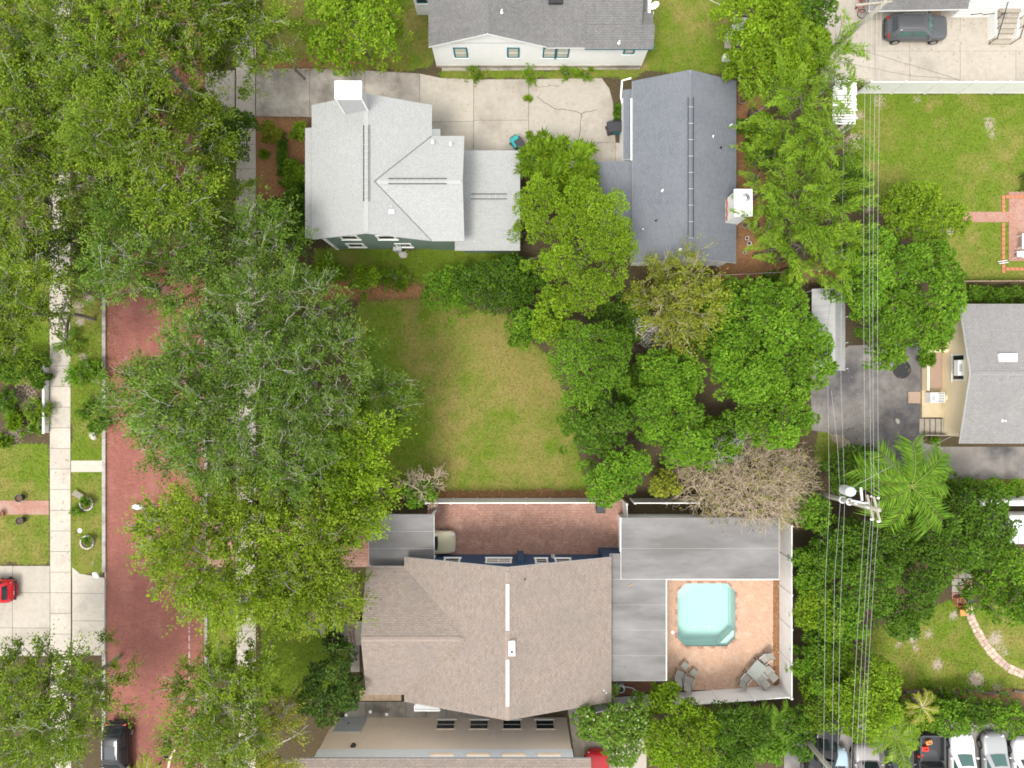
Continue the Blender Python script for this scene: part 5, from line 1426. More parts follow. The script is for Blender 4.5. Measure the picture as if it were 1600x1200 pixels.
def rock(px, py, s, label, seed, mm='rock', h=.6):
    r = random.Random(seed); mb = MB(); vs = []; fs = []; nn = 10
    for i, (rr2, zz) in enumerate(((1.0, 0), (1.02, .35), (.8, .8), (.35, 1.0))):
        for j in range(nn):
            a = 2*math.pi*j/nn; q = s*rr2*r.uniform(.8, 1.15); vs.append((q*math.cos(a), q*math.sin(a)*.75, zz*s*h))
    for i in range(3):
        for j in range(nn): fs.append((i*nn+j, i*nn+(j+1) % nn, (i+1)*nn+(j+1) % nn, (i+1)*nn+j))
    fs.append(tuple(range(3*nn, 4*nn))); mb.add(vs, fs)
    o = mb.build('rock', M[mm]); o.location = P(px, py, 0); o.rotation_euler = (0, 0, r.uniform(0, 3))
    return tag(o, label, 'rock')
rock(148, 673, .30, 'upper pale rock on the verge beside the street tree', 1)
rock(145, 681, .32, 'lower pale rock on the verge beside the street tree', 2)
rock(630, 398, .34, 'pale flat stone on the grass below the sage wall', 3, h=.3)
rock(1008, 806, .22, 'grey stone in the strip behind the garage', 4)
rock(150, 899, .28, 'white rock at the corner of the driveway apron', 5, 'ceramic', .4)
rock(1402, 658, .22, 'pale rock on the worn asphalt', 6)
# patio furniture on the right edge
wt_ = thing('garden_table', 'white garden table on the pink brick patio at the right edge', 'table', P(1592, 380, 0.03))
MB().box(org(wt_)+Vector((.05, 0, .74)), (.7, 1.1, .05)).build('table_top', M['white'], wt_)
for a in (-1, 1):
    for b_ in (-1, 1): MB().box(org(wt_)+Vector((.05+a*.28, b_*.45, .36)), (.05, .05, .72)).build('leg', M['white'], wt_)
wc = thing('garden_chair', 'white garden chair below the table at the right edge', 'chair', P(1589, 399, 0.03))
MB().box(org(wc)+Vector((0, 0, .42)), (.6, .45, .05)).build('seat', M['white'], wc)
MB().box(org(wc)+Vector((0, -.25, .7)), (.6, .05, .55), 0, .2).build('backrest', M['white'], wc)
for a in (-1, 1):
    for b_ in (-1, 1): MB().box(org(wc)+Vector((a*.26, b_*.2, .2)), (.04, .04, .4)).build('leg', M['white'], wc)
gr = thing('barbecue_grill', 'dark barbecue grill behind the white table at the right edge', 'grill', P(1596, 288, 0.03))
MB().box(org(gr)+Vector((0, 0, .8)), (.6, 1.3, .35)).build('lid', M['dark_plastic'], gr, bevel=.08)
for a in (-1, 1):
    for b_ in (-1, 1): MB().box(org(gr)+Vector((a*.22, b_*.5, .32)), (.05, .05, .64)).build('leg', M['black_metal'], gr)
for k, (x, y) in enumerate(((1566, 408), (1568, 411))):
    tag(MB().box(P(x, y, .1), (.7, .05, .08), .15).build('timber_stake', M['ceramic']), ('upper' if k == 0 else 'lower') + ' pale timber stake on the lawn beside the patio edging', 'stake')
tag(MB().lathe(P(1409, 577, .021), [(.7, 0), (.69, .003)], 20).build('oil_stain', mk('oil_stain', (.03, .03, .032), None, .6, 3)), 'dark round oil stain on the asphalt drive', 'stain')
# ------------------------------------------------------------------ vegetation
UP = np.array([0., 0., 1.])
def unit(v):
    return v/np.maximum(np.linalg.norm(v, axis=-1, keepdims=True), 1e-6)

def leaf_quads(p, ax, L, W, rng, tilt=0.55):
    """diamond leaves: p base, ax unit axis, blade turned mostly to the sky"""
    n = len(p)
    b = unit(np.cross(ax, UP) + tilt*rng.normal(size=(n, 3)))
    b = unit(b - ax*np.sum(ax*b, 1, keepdims=True))
    L = np.asarray(L).reshape(-1, 1)*rng.uniform(.7, 1.25, (n, 1)); W = np.asarray(W).reshape(-1, 1)*rng.uniform(.75, 1.2, (n, 1))
    mid = p+ax*L*.45
    v = np.stack([p, mid+b*W*.5, p+ax*L, mid-b*W*.5], 1)
    return v.reshape(-1, 3)

def seg_mesh(p0, p1, r0, r1, n=4):
    d = unit(p1-p0); a = np.cross(d, UP); bad = np.linalg.norm(a, axis=1) < 1e-3; a[bad] = [1, 0, 0]; a = unit(a); b = np.cross(a, d)
    vs = []
    for (p, r) in ((p0, r0), (p1, r1)):
        for k in range(n):
            t = 2*math.pi*k/n
            vs.append(p+a*(r[:, None]*math.cos(t))+b*(r[:, None]*math.sin(t)))
    v = np.stack(vs, 1); m_ = len(p0)
    base = (np.arange(m_)*2*n)[:, None]
    fs = [np.concatenate([base+k, base+(k+1) % n, base+n+(k+1) % n, base+n+k], 1) for k in range(n)]
    return v.reshape(-1, 3), np.concatenate(fs, 0)

PAL = {   # linear leaf colours of each kind, dark to light
    'oak': [(0.058, 0.104, 0.007), (0.104, 0.164, 0.010), (0.177, 0.244, 0.020)],
    'oak_dull': [(.046, .094, .009), (.080, .146, .014), (.142, .216, .030)],
    'bright': [(0.099, 0.158, 0.007), (0.144, 0.215, 0.011), (0.204, 0.271, 0.023)],
    'lime': [(0.095, 0.171, 0.007), (0.141, 0.233, 0.009), (0.202, 0.294, 0.020)],
    'green': [(0.066, 0.148, 0.008), (0.102, 0.205, 0.011), (0.152, 0.258, 0.021)],
    'deep': [(0.045, 0.102, 0.008), (0.074, 0.149, 0.011), (0.113, 0.195, 0.018)],
    'olive': [(.095, .122, .010), (.160, .190, .016), (.255, .270, .028)],
    'dark': [(0.030, 0.068, 0.012), (0.055, 0.104, 0.014), (0.110, 0.155, 0.020)],
    'yellow': [(0.132, 0.162, 0.014), (0.191, 0.217, 0.020), (0.281, 0.281, 0.034)],
    'bamboo': [(0.077, 0.150, 0.007), (0.119, 0.206, 0.010), (0.176, 0.265, 0.020)],
    'flower': [(0.068, 0.136, 0.014), (0.102, 0.180, 0.019), (0.157, 0.231, 0.034)],
}
TRI = [0]
def skeleton(rng, C, fork, base, k=.30):
    order = np.argsort(np.linalg.norm(C-fork, axis=1)); C = C[order]
    nodes = [base, fork]; par = [-1, 0]; pl = [0., 0.]
    for c in C:
        A = np.array(nodes[1:]); d = np.linalg.norm(A-c, axis=1)+k*np.array(pl[1:])
        j = int(np.argmin(d))+1
        nodes.append(c); par.append(j); pl.append(pl[j]+np.linalg.norm(nodes[j]-c))
    n = len(nodes); cnt = np.ones(n)
    for i in range(n-1, 0, -1): cnt[par[i]] += cnt[i]
    return np.array(nodes), np.array(par), cnt, order

def tree(name, label, cat, px, py, rpx, h, style, pal, seed, zb=None, dens=1.0, group='trees', twig='twig_grey', leaf=None, ry=None, bare=0.0, gap=.12, trunk_r=None, flower=None, sub=7, spread=.55, root_px=None, twg=.22):
    rng = np.random.default_rng(seed)
    c = P(px, py, .7*h); R = rpx*(H-.7*h)/F; RY = (ry or rpx)*(H-.7*h)/F
    if style == 'oak': R, RY = max(.6, R-.45), max(.6, RY-.45)
    zb = h*.45 if zb is None else zb
    root = thing(name, label, cat, (c.x, c.y, 0), group=group)
    ph = rng.uniform(0, 6.28, 4)
    rim = lambda a: 1+.10*np.sin(2*a+ph[0])+.09*np.sin(3*a+ph[1])+.07*np.sin(5*a+ph[2])+.05*np.sin(9*a+ph[3])
    sp_ = {'oak': .72, 'broad': .46, 'ball': .62, 'plume': .85, 'long': .55, 'tuft': .5}[style]
    if R < 1.5 and style not in ('ball', 'broad'): sp_ *= .72
    if style in ('ball', 'broad'): sp_ = max(.22, min(sp_, R*.42))
    # lobes: billows of foliage with gaps between them
    lr0 = {'oak': 2.0, 'broad': 1.30, 'ball': 1.45, 'plume': 1.0, 'long': 1.0, 'tuft': .8}[style]
    lr0 = min(lr0, .5*min(R, RY)+.12)
    LC_, tries = [], 0
    while tries < 4000 and len(LC_) < 120:
        tries += 1
        x_, y_ = rng.uniform(-1, 1, 2); a_ = math.atan2(y_, x_)
        if math.hypot(x_, y_) > rim(a_)*max(.25, 1-.62*lr0/min(R, RY)): continue
        x_, y_ = x_*R, y_*RY
        if all(math.hypot(x_-q[0], y_-q[1]) > 1.12*lr0 for q in LC_): LC_.append((x_, y_))
    if not LC_: LC_ = [(0., 0.)]
    sc = np.array(LC_); lr = lr0*rng.uniform(.78, 1.22, len(sc)); lz = rng.uniform(-.55, .45, len(sc))*lr0*1.1
    ld = np.sqrt(np.clip(1-(np.hypot(sc[:, 0]/R, sc[:, 1]/RY)/1.15)**2, 0, 1))
    pts = []; OUTS = []; LV = []; lv = rng.uniform(.84, 1.16, len(sc))
    for lay, keep in enumerate((1-gap*.5, .7)):
        s = sp_*(1.0 if lay == 0 else 1.25)
        gx = np.arange(-R*1.2, R*1.2, s); gy = np.arange(-RY*1.2, RY*1.2, s*.87)
        X, Y = np.meshgrid(gx, gy); X = X+(np.arange(len(gy)) % 2)[:, None]*s/2
        X = X+rng.uniform(-.38, .38, X.shape)*s; Y = Y+rng.uniform(-.38, .38, Y.shape)*s
        X, Y = X.ravel(), Y.ravel(); a = np.arctan2(Y/RY, X/R); q = np.hypot(X/R, Y/RY)/rim(a)
        D_ = np.hypot(X[:, None]-sc[None, :, 0], Y[:, None]-sc[None, :, 1])/lr[None]
        li = np.argmin(D_, 1); ds = D_[np.arange(len(X)), li]
        inl = ds < 1.0
        ok = (q < 1.08) & (rng.random(len(X)) < np.where(inl, keep, keep*max(.06, .26-gap)))
        if lay == 0: ok &= inl | (rng.random(len(X)) < .3)
        X, Y, q, li, ds = X[ok], Y[ok], q[ok], li[ok], np.clip(ds[ok], 0, 1)
        hb = min(lr0*1.45, (h-zb)*.7)
        z = zb+(h-zb-hb)*ld[li]+lz[li]*min(1, (h-zb)/3)+hb*np.sqrt(1-ds**2*.97)*rng.uniform(.9, 1.05, len(X))
        if lay == 1: z = zb*.8+(z-zb*.8)*rng.uniform(.4, .72, len(X))
        ov = np.stack([(X-sc[li, 0])/lr[li], (Y-sc[li, 1])/lr[li], np.zeros(len(X))], 1)
        LV.append(lv[li]); OUTS.append(np.clip(ov, -1.2, 1.2))
        pts.append(np.stack([X, Y, np.maximum(z, .08), np.full(len(X), lay)], 1))
    OUTS = np.concatenate(OUTS); lobe_val = np.concatenate(LV)
    K = np.concatenate(pts)
    if len(K) < 3: K = np.concatenate([K, [[0, 0, h*.9, 0], [.1, 0, h*.7, 0], [-.1, .1, h*.8, 0]]]); OUTS = np.concatenate([OUTS, np.zeros((3, 3))]); lobe_val = np.concatenate([lobe_val, np.ones(3)])
    C = K[:, :3]; lay = K[:, 3]
    # limbs: every clump is carried by a branch
    if root_px is not None: bpos = np.array([root_px[0]-c.x, root_px[1]-c.y, 0.])
    else: bpos = np.array([0., 0., 0.])
    fork = np.array([bpos[0]*.7+rng.uniform(-.3, .3)*min(1, R/4), bpos[1]*.7+rng.uniform(-.3, .3)*min(1, R/4), max(.15, zb*.55)])
    nodes, par, cnt, order = skeleton(rng, C, fork, bpos)
    C = C[order]; lay = lay[order]; OUTS = OUTS[order]; lobe_val = lobe_val[order]
    tr_r = trunk_r or max(.03, .045*R)
    rr = tr_r*(cnt/cnt[1])**.47
    i = np.arange(1, len(nodes)); p0 = nodes[par[i]]; p1 = nodes[i]; r1 = np.maximum(rr[i], .012); r0 = np.minimum(np.maximum(rr[par[i]]*.9, .015), r1*1.8)
    mid = (p0+p1)/2+rng.normal(size=p0.shape)*.07*np.linalg.norm(p1-p0, axis=1, keepdims=True)
    v1, f1 = seg_mesh(np.concatenate([p0, mid]), np.concatenate([mid, p1]), np.concatenate([r0, (r0+r1)/2]), np.concatenate([(r0+r1)/2, r1]), 5)
    np_mesh('trunk', v1, f1, M['bark'] if style in ('ball', 'broad', 'long', 'tuft', 'plume') else M['bark_grey'], None, root, True)
    # leaves
    pal_ = np.array(PAL[pal]); out = .75*OUTS+.25*np.stack([C[:, 0]/R, C[:, 1]/RY, np.zeros(len(C))], 1)
    nC = len(C); base_col = rng.beta(2, 2, nC); val = rng.uniform(.86, 1.14, nC)*lobe_val
    LP, LA, LL, LW, LC = [], [], [], [], []
    TW0, TW1, TR_ = [], [], []
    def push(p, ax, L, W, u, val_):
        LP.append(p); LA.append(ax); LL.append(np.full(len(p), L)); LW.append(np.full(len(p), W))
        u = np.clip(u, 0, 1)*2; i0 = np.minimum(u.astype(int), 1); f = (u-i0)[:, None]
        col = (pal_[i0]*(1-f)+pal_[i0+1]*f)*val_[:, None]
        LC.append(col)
    if style in ('oak', 'tuft'):
        T = 6; sc_ = min(sp_/.72, R*.9)
        lf = leaf or ((.172, .080) if style == 'oak' else (.26, .10))
        for t_i in range(T):
            d = unit(out*1.0+np.array([0, 0, .38])+rng.normal(size=(nC, 3))*np.array([.55, .55, .35]))
            l = rng.uniform(.75, 1.45, nC)*sc_
            isb = rng.random(nC) < bare
            bend = rng.normal(size=(nC, 3))*.22*l[:, None]
            def at_(tt, sel=slice(None)):
                return C[sel][:, None, :]+d[sel][:, None, :]*(l[sel][:, None]*tt)[..., None]+bend[sel][:, None, :]*(tt**2)[..., None]-UP*(.16*tt**2)[..., None]*sc_
            sel = (lay == 0) & ((rng.random(nC) < twg) | isb)
            k_ = int(sel.sum())
            if k_:
                g_ = at_(np.tile(np.array([0, .35, .7, 1.02]), (k_, 1)), sel)
                rw = np.where(isb[sel], .021, .015)
                for w in range(3):
                    TW0.append(g_[:, w]); TW1.append(g_[:, w+1]); TR_.append(rw*(1-.25*w))
                for w in (1, 2):
                    e2 = g_[:, w]+unit((g_[:, w+1]-g_[:, w])+rng.normal(size=(k_, 3))*.22)*(l[sel][:, None]*rng.uniform(.3, .6, (k_, 1)))
                    TW0.append(g_[:, w]); TW1.append(e2); TR_.append(rw*.65)
            mN = max(3, int(40*dens))
            tt = rng.uniform(.15, 1.08, (nC, mN)); keepl = ~isb
            fan = rng.normal(size=(nC, mN, 3))*np.array([.13, .13, .06])*sc_*(.35+.65*tt)[..., None]
            p = at_(tt)+fan
            ax = unit(d[:, None, :]*1.1+unit(fan)*.7+rng.normal(size=(nC, mN, 3))*.35)
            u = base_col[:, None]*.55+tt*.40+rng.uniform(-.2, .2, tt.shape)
            vv = np.repeat(val[:, None], mN, 1)*rng.uniform(.8, 1.2, tt.shape)
            push(p[keepl].reshape(-1, 3), ax[keepl].reshape(-1, 3), lf[0], lf[1], u[keepl].ravel(), vv[keepl].ravel())
    elif style in ('broad', 'long'):
        lf = leaf or ((.20, .12) if style == 'broad' else (.62, .15))
        mN = max(6, int((52 if style == 'broad' else 42)*dens))
        rs = sp_*.62
        dv_ = unit(rng.normal(size=(nC, mN, 3))*np.array([1, 1, .8])+np.array([0, 0, .55])+out[:, None, :]*.3)
        rd = rs*rng.uniform(.55, 1.05, (nC, mN))*rng.uniform(.75, 1.2, (nC, 1))
        if style == 'long': rd = rd*.3
        p = C[:, None, :]+dv_*rd[..., None]
        ax = unit(dv_*np.array([1, 1, .6])+rng.normal(size=dv_.shape)*(.5 if style == 'broad' else .2)+np.array([0, 0, -.05]))
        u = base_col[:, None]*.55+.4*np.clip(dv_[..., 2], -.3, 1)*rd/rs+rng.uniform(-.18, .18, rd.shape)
        vv = val[:, None]*rng.uniform(.8, 1.2, rd.shape)
        push(p.reshape(-1, 3), ax.reshape(-1, 3), lf[0], lf[1], u.ravel(), vv.ravel())
    elif style == 'ball':
        lf = leaf or (.14, .085)
        mN = int(95*dens*(sp_/.62)**1.6)+14
        rs = sp_*.66
        dv_ = unit(rng.normal(size=(nC, mN, 3))+np.array([0, 0, .35]))
        bm = 1+.10*np.sin(dv_[..., 0]*9+ph[0]*3)*np.sin(dv_[..., 1]*9+ph[1]*3)+.06*np.sin(dv_[..., 0]*21)*np.sin(dv_[..., 1]*19+dv_[..., 2]*17)
        rd = rs*bm*rng.uniform(.80, 1.05, (nC, mN))*rng.uniform(.7, 1.15, (nC, 1))
        p = C[:, None, :]+dv_*rd[..., None]*np.array([1, 1, .8])
        ax = unit(dv_*.5+rng.normal(size=dv_.shape)*.7)
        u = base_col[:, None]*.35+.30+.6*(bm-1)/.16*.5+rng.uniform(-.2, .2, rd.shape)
        vv = val[:, None]*rng.uniform(.8, 1.2, rd.shape)
        push(p.reshape(-1, 3), ax.reshape(-1, 3), lf[0], lf[1], u.ravel(), vv.ravel())
    elif style == 'plume':
        lf = leaf or (.27, .052)
        mN = int(165*dens)
        an = rng.uniform(0, 6.28, nC)
        od = unit(out*1.2+np.stack([np.cos(an), np.sin(an), np.zeros(nC)], 1)*.8)
        l = rng.uniform(1.5, 2.9, nC)
        def arc(tt):
            return C[:, None, :]+UP*(l[:, None]*tt*(1-.55*tt))[..., None]+od[:, None, :]*(l[:, None]*.75*tt**1.6)[..., None]
        g_ = arc(np.tile(np.array([0, .35, .7, 1.]), (nC, 1)))
        for w in range(3): TW0.append(g_[:, w]); TW1.append(g_[:, w+1]); TR_.append(np.full(nC, .018-.004*w))
        tt = rng.uniform(0.05, 1.05, (nC, mN))
        tan = unit(UP*(1-1.1*tt)[..., None]+od[:, None, :]*(1.2*tt**.6)[..., None])
        side = unit(rng.normal(size=(nC, mN, 3))*np.array([1, 1, .4]))
        p = arc(tt)+side*(.30*np.sin(np.clip(tt, 0, 1)*2.6+.45))[..., None]*rng.uniform(.3, 1, tt.shape)[..., None]
        ax = unit(side*.55+tan*.9+rng.normal(size=side.shape)*.22+np.array([0, 0, -.2]))
        u = base_col[:, None]*.4+tt*.45+rng.uniform(-.15, .2, tt.shape)
        vv = val[:, None]*rng.uniform(.8, 1.2, tt.shape)
        push(p.reshape(-1, 3), ax.reshape(-1, 3), lf[0], lf[1], u.ravel(), vv.ravel())
    p = np.concatenate(LP); ax = np.concatenate(LA)
    p[:, 2] = np.maximum(p[:, 2], .06)
    v = leaf_quads(p, ax, np.concatenate(LL), np.concatenate(LW), rng)
    v[:, 2] = np.maximum(v[:, 2], .05)
    col = np.concatenate(LC); hue = rng.normal(size=(len(col), 1))*.06
    col = np.clip(col*(1+hue*np.array([1.4, .3, -.5])), .005, .9)
    col4 = np.repeat(np.concatenate([col, np.ones((len(col), 1))], 1), 4, 0)
    TRI[0] += len(p)*2
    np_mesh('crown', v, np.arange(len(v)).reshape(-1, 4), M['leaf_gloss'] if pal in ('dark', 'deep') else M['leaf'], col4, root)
    if TW0:
        a, b_, r_ = np.concatenate(TW0), np.concatenate(TW1), np.concatenate(TR_)
        md = (a+b_)/2+rng.normal(size=a.shape)*.06
        v, f = seg_mesh(np.concatenate([a, md]), np.concatenate([md, b_]), np.concatenate([r_, r_*.8]), np.concatenate([r_*.8, r_*.35]), 3)
        TRI[0] += len(f)*2
        np_mesh('twigs', v, f, M[twig], None, root)['kind'] = 'stuff'
    if flower:
        sel = rng.choice(len(C), flower[1]); q = C[sel]+unit(rng.normal(size=(flower[1], 3))+UP*1.3)*sp_*.6
        pts_ = np.repeat(q, 5, 0); an = np.tile(np.arange(5)*1.2566, flower[1])
        axf = unit(np.stack([np.cos(an), np.sin(an), np.full(len(an), .35)], 1))
        v = leaf_quads(pts_, axf, .085, .065, rng, .3)
        np_mesh('flowers', v, np.arange(len(v)).reshape(-1, 4), M[flower[0]], None, root)['kind'] = 'stuff'
    return root
M['blossom'] = mk('blossom', (.62, .60, .50), (.5, .48, .38), .8, 9, bmp=0)
M['bark_grey'] = mk('oak_bark', (.26, .235, .20), (.15, .13, .11), .95, 4, bmp=.4)

def dead_bush(label, px, py, rpx, h, seed, n=60, mat_='twig_tan', ry=None, name='dead_tree', leafy=0.0, flat=.6, thick=.03, cat='tree'):
    rng = np.random.default_rng(seed); c = P(px, py, .7*h); R = rpx*(H-.7*h)/F; RY = (ry or rpx)*(H-.7*h)/F
    root = thing(name, label, cat, (c.x, c.y, 0), group='trees')
    a = rng.uniform(0, 6.28, n); r = np.sqrt(rng.random(n))
    tip = np.stack([R*r*np.cos(a), RY*r*np.sin(a), h*(1-flat*r**2)*rng.uniform(.75, 1.05, n)], 1)
    nodes, par, cnt, order = skeleton(rng, tip, np.array([0, 0, h*.25]), np.zeros(3), .5)
    i = np.arange(1, len(nodes)); p0 = nodes[par[i]]; p1 = nodes[i]
    rr = np.maximum(.10*(cnt/cnt[1])**.5, thick); r1 = rr[i]; r0 = np.minimum(rr[par[i]], r1*1.6)
    v1, f1 = seg_mesh(p0, p1, r0, r1, 5)
    np_mesh('trunk', v1, f1, M[mat_], None, root)
    A, B_, RR = [], [], []
    cur = nodes[2:]; dirn = unit(cur-nodes[par[2:]])
    for lev, (k, ln, rad_) in enumerate(((5, .62, thick*.8), (3, .42, thick*.6), (2, .28, thick*.45))):
        cur = np.repeat(cur, k, 0); dirn = np.repeat(dirn, k, 0)
        dirn = unit(dirn+rng.normal(size=dirn.shape)*np.array([.75, .75, .45])+np.array([0, 0, .12]))
        st = cur-dirn*0
        en = cur+dirn*(ln*rng.uniform(.5, 1.3, (len(cur), 1)))*min(1.4, R/2.6+.3)
        A.append(st); B_.append(en); RR.append(np.full(len(st), rad_)); cur = en
    a_, b_, r_ = np.concatenate(A), np.concatenate(B_), np.concatenate(RR)
    v, f = seg_mesh(a_, b_, r_, r_*.55, 3); TRI[0] += len(f)*2
    np_mesh('twigs', v, f, M[mat_], None, root)['kind'] = 'stuff'
    if leafy:
        q = b_[rng.random(len(b_)) < leafy]; q = np.repeat(q, 3, 0)+rng.normal(size=(len(q)*3, 3))*.1
        v = leaf_quads(q, unit(rng.normal(size=q.shape)), .15, .08, rng)
        pal_ = np.array(PAL['yellow']); cc = np.repeat(pal_[rng.integers(0, 3, len(q))]*.8, 4, 0)
        np_mesh('leaves', v, np.arange(len(v)).reshape(-1, 4), M['leaf'], np.concatenate([cc, np.ones((len(cc), 1))], 1), root)
    return root

def palm(name, label, px, py, h, n, fl, seed, pal='bamboo', fan=False, leaf=(.5, .045), spread=.9, droop=.9, group='palms'):
    rng = np.random.default_rng(seed); c = P(px, py, h); root = thing(name, label, 'palm', (c.x, c.y, 0), group=group)
    MB().tube([(0, 0, 0), (.08, .05, h*.5), (0, 0, h)], .16 if h > 2 else .08, 10, .11 if h > 2 else .05).build('trunk', M['bark_grey'], root, world=False, smooth=True)
    pal_ = np.array(PAL[pal])
    for k in range(n):
        a = 2*math.pi*k/n+rng.uniform(-.25, .25); el = rng.uniform(.25, .95)*spread; L_ = fl*rng.uniform(.8, 1.15)
        d = np.array([math.cos(a), math.sin(a), 0]); side = np.array([-math.sin(a), math.cos(a), 0])
        m_ = 12; pts = []
        for i in range(m_+1):
            u = i/m_; pts.append(np.array([0, 0, h])+d*(L_*u*math.cos(el*.5))+UP*(L_*(u*math.sin(el)-droop*.55*u*u))+side*(.08*L_*u*u*math.sin(k*2.3)))
        pts = np.array(pts)
        pts[:, 2] = np.maximum(pts[:, 2], .15)
        fo = MB().tube(pts, .03 if h > 2 else .015, 4, .008).build('frond', M['twig_tan'] if pal == 'yellow' else M['frond_stem'], root, world=False)
        nl = 70; u = np.linspace(.08, 1, nl); idx_ = u*m_; i0 = np.minimum(idx_.astype(int), m_-1); f_ = (idx_-i0)[:, None]
        q = pts[i0]*(1-f_)+pts[i0+1]*f_; tg = unit(pts[i0+1]-pts[i0])
        P0, AX = [], []
        for s in (-1, 1):
            P0.append(q); AX.append(unit(side*s*.95+tg*.65+np.array([0, 0, -.25])+rng.normal(size=q.shape)*.16))
        q = np.concatenate(P0); ax = np.concatenate(AX)
        ln = leaf[0]*np.tile(np.sin(np.clip(u*1.1+.25, 0, 3.0))**.7, 2)*fl/2.4
        v = leaf_quads(q, ax, ln, leaf[1]*fl/2.0, rng, .15)
        cc = pal_[rng.integers(0, 3, len(q))]*rng.uniform(.85, 1.2)
        cc = np.repeat(np.concatenate([cc, np.ones((len(cc), 1))], 1), 4, 0)
        TRI[0] += len(q)*2
        np_mesh('leaflets', v, np.arange(len(v)).reshape(-1, 4), M['leaf'], cc, fo)
    return root
M['frond_stem'] = mk('frond_stem', (.20, .25, .05), (.15, .2, .04), .6, 4, bmp=0)

OK_ = 'street oaks'
T = tree
# street oaks and other trees on the left
T('oak_tree', 'feathery live oak with pale twigs over the street at the upper left', 'tree', 240, 95, 135, 13, 'oak', 'oak', 101, group=OK_, bare=.05, gap=.06, dens=1.15)
T('oak_tree', 'wide live oak with exposed pale branches above the mulch bed', 'tree', 235, 262, 125, 12.5, 'oak', 'oak', 102, group=OK_, bare=.06, gap=.06, dens=1.15)
T('oak_tree', 'bright green oak in the top left corner', 'tree', 20, 60, 90, 11, 'oak', 'bright', 103, group=OK_, gap=.08, bare=.04)
T('oak_tree', 'olive oak at the left edge below the corner oak', 'tree', 45, 205, 85, 11, 'oak', 'oak', 104, group=OK_, gap=.08, bare=.05)
T('oak_tree', 'pale olive oak at the left edge over the pavement', 'tree', 55, 325, 95, 12, 'oak', 'oak', 105, group=OK_, gap=.08, bare=.06)
T('oak_tree', 'broad yellowing oak at the left edge above the planted bed', 'tree', 22, 480, 95, 12, 'oak', 'oak', 106, group=OK_, gap=.14, bare=.05)
T('oak_tree', 'thin oak bridging the street left of the huge oak', 'tree', 270, 390, 98, 12, 'oak', 'oak_dull', 107, group=OK_, gap=.24, bare=.08)
T('oak_tree', 'huge dull green live oak with silvery twigs over the street', 'tree', 418, 600, 178, 14.5, 'oak', 'oak_dull', 108, group=OK_, gap=.12, bare=.09, ry=160, twg=.4)
T('oak_tree', 'silvery twigged oak bough over the brick street', 'tree', 285, 635, 84, 13, 'oak', 'oak_dull', 109, group=OK_, gap=.2, bare=.08)
T('oak_tree', 'sparse oak bough reaching over the grass lot', 'tree', 610, 622, 50, 9, 'oak', 'oak_dull', 110, group=OK_, gap=.35, bare=.2)
T('oak_tree', 'oak crown beside the front bed of the sage house', 'tree', 395, 395, 72, 10, 'oak', 'oak_dull', 111, group=OK_, gap=.2, bare=.08)
T('oak_tree', 'large yellow green oak above the brown roofed house', 'tree', 400, 838, 160, 13, 'oak', 'bright', 112, group=OK_, gap=.13, bare=.03, sub=12, leaf=(.17, .095), twg=.15, ry=115)
T('oak_tree', 'lime green oak column left of the grass lot', 'tree', 545, 705, 66, 11, 'oak', 'lime', 113, group=OK_, gap=.08, bare=.0, leaf=(.18, .11), twg=.05, ry=82)
T('oak_tree', 'lime green oak crown touching the carport roof', 'tree', 560, 775, 68, 11, 'oak', 'lime', 114, group=OK_, gap=.08, bare=.0, leaf=(.18, .11), twg=.05, ry=50)
T('oak_tree', 'yellow green oak crown over the front walk', 'tree', 478, 905, 98, 11, 'oak', 'bright', 115, group=OK_, gap=.12, leaf=(.17, .095), twg=.15, ry=64)
T('oak_tree', 'thin leaved oak at the bottom left corner', 'tree', 82, 1098, 112, 11, 'oak', 'oak', 116, group=OK_, gap=.22, bare=.05, ry=112)
T('oak_tree', 'mossy yellow oak at the bottom beside the street', 'tree', 352, 1110, 80, 11, 'oak', 'oak', 117, group=OK_, gap=.14, bare=.08, ry=105)
T('oak_tree', 'yellow tinted oak bough above the mossy oak', 'tree', 390, 1035, 34, 9, 'oak', 'bright', 118, group=OK_, gap=.25, bare=.08, ry=45)
T('oak_tree', 'golden leaved bough at the bottom edge beside the cream building', 'tree', 420, 1140, 55, 9, 'oak', 'yellow', 119, group=OK_, gap=.25, bare=.1)
T('oak_tree', 'olive oak at the top edge above the concrete drive', 'tree', 420, 40, 70, 11, 'oak', 'oak', 120, group=OK_, gap=.12, bare=.05)
T('laurel_tree', 'bright broad leaved tree at the top edge left of the white house', 'tree', 550, 30, 78, 9, 'broad', 'lime', 121, group='garden trees', gap=.1, ry=72)
T('oak_tree', 'dark oak filling the gap at the top edge', 'tree', 330, 20, 70, 12, 'oak', 'oak', 122, group=OK_, gap=.12, bare=.04)
T('oak_tree', 'shaded oak crown over the left pavement', 'tree', 110, 150, 78, 10, 'oak', 'oak_dull', 123, group=OK_, gap=.2, bare=.08)
T('oak_tree', 'shaded oak between the left pavement and the street', 'tree', 140, 400, 55, 9, 'oak', 'oak_dull', 124, group=OK_, gap=.3, bare=.1)
T('magnolia_tree', 'dark glossy magnolia beside the lower left roof corner', 'tree', 520, 1072, 42, 6, 'broad', 'dark', 125, group='garden trees', gap=.18, leaf=(.24, .11), ry=66)
T('shrub', 'dark green bush in the corner by the sage house bed', 'shrub', 350, 205, 40, 4, 'broad', 'deep', 126, group='shrubs', zb=.3)
T('shrub', 'dark bush below the front bed of the sage house', 'shrub', 455, 345, 48, 3.5, 'broad', 'deep', 127, group='shrubs', zb=.3)
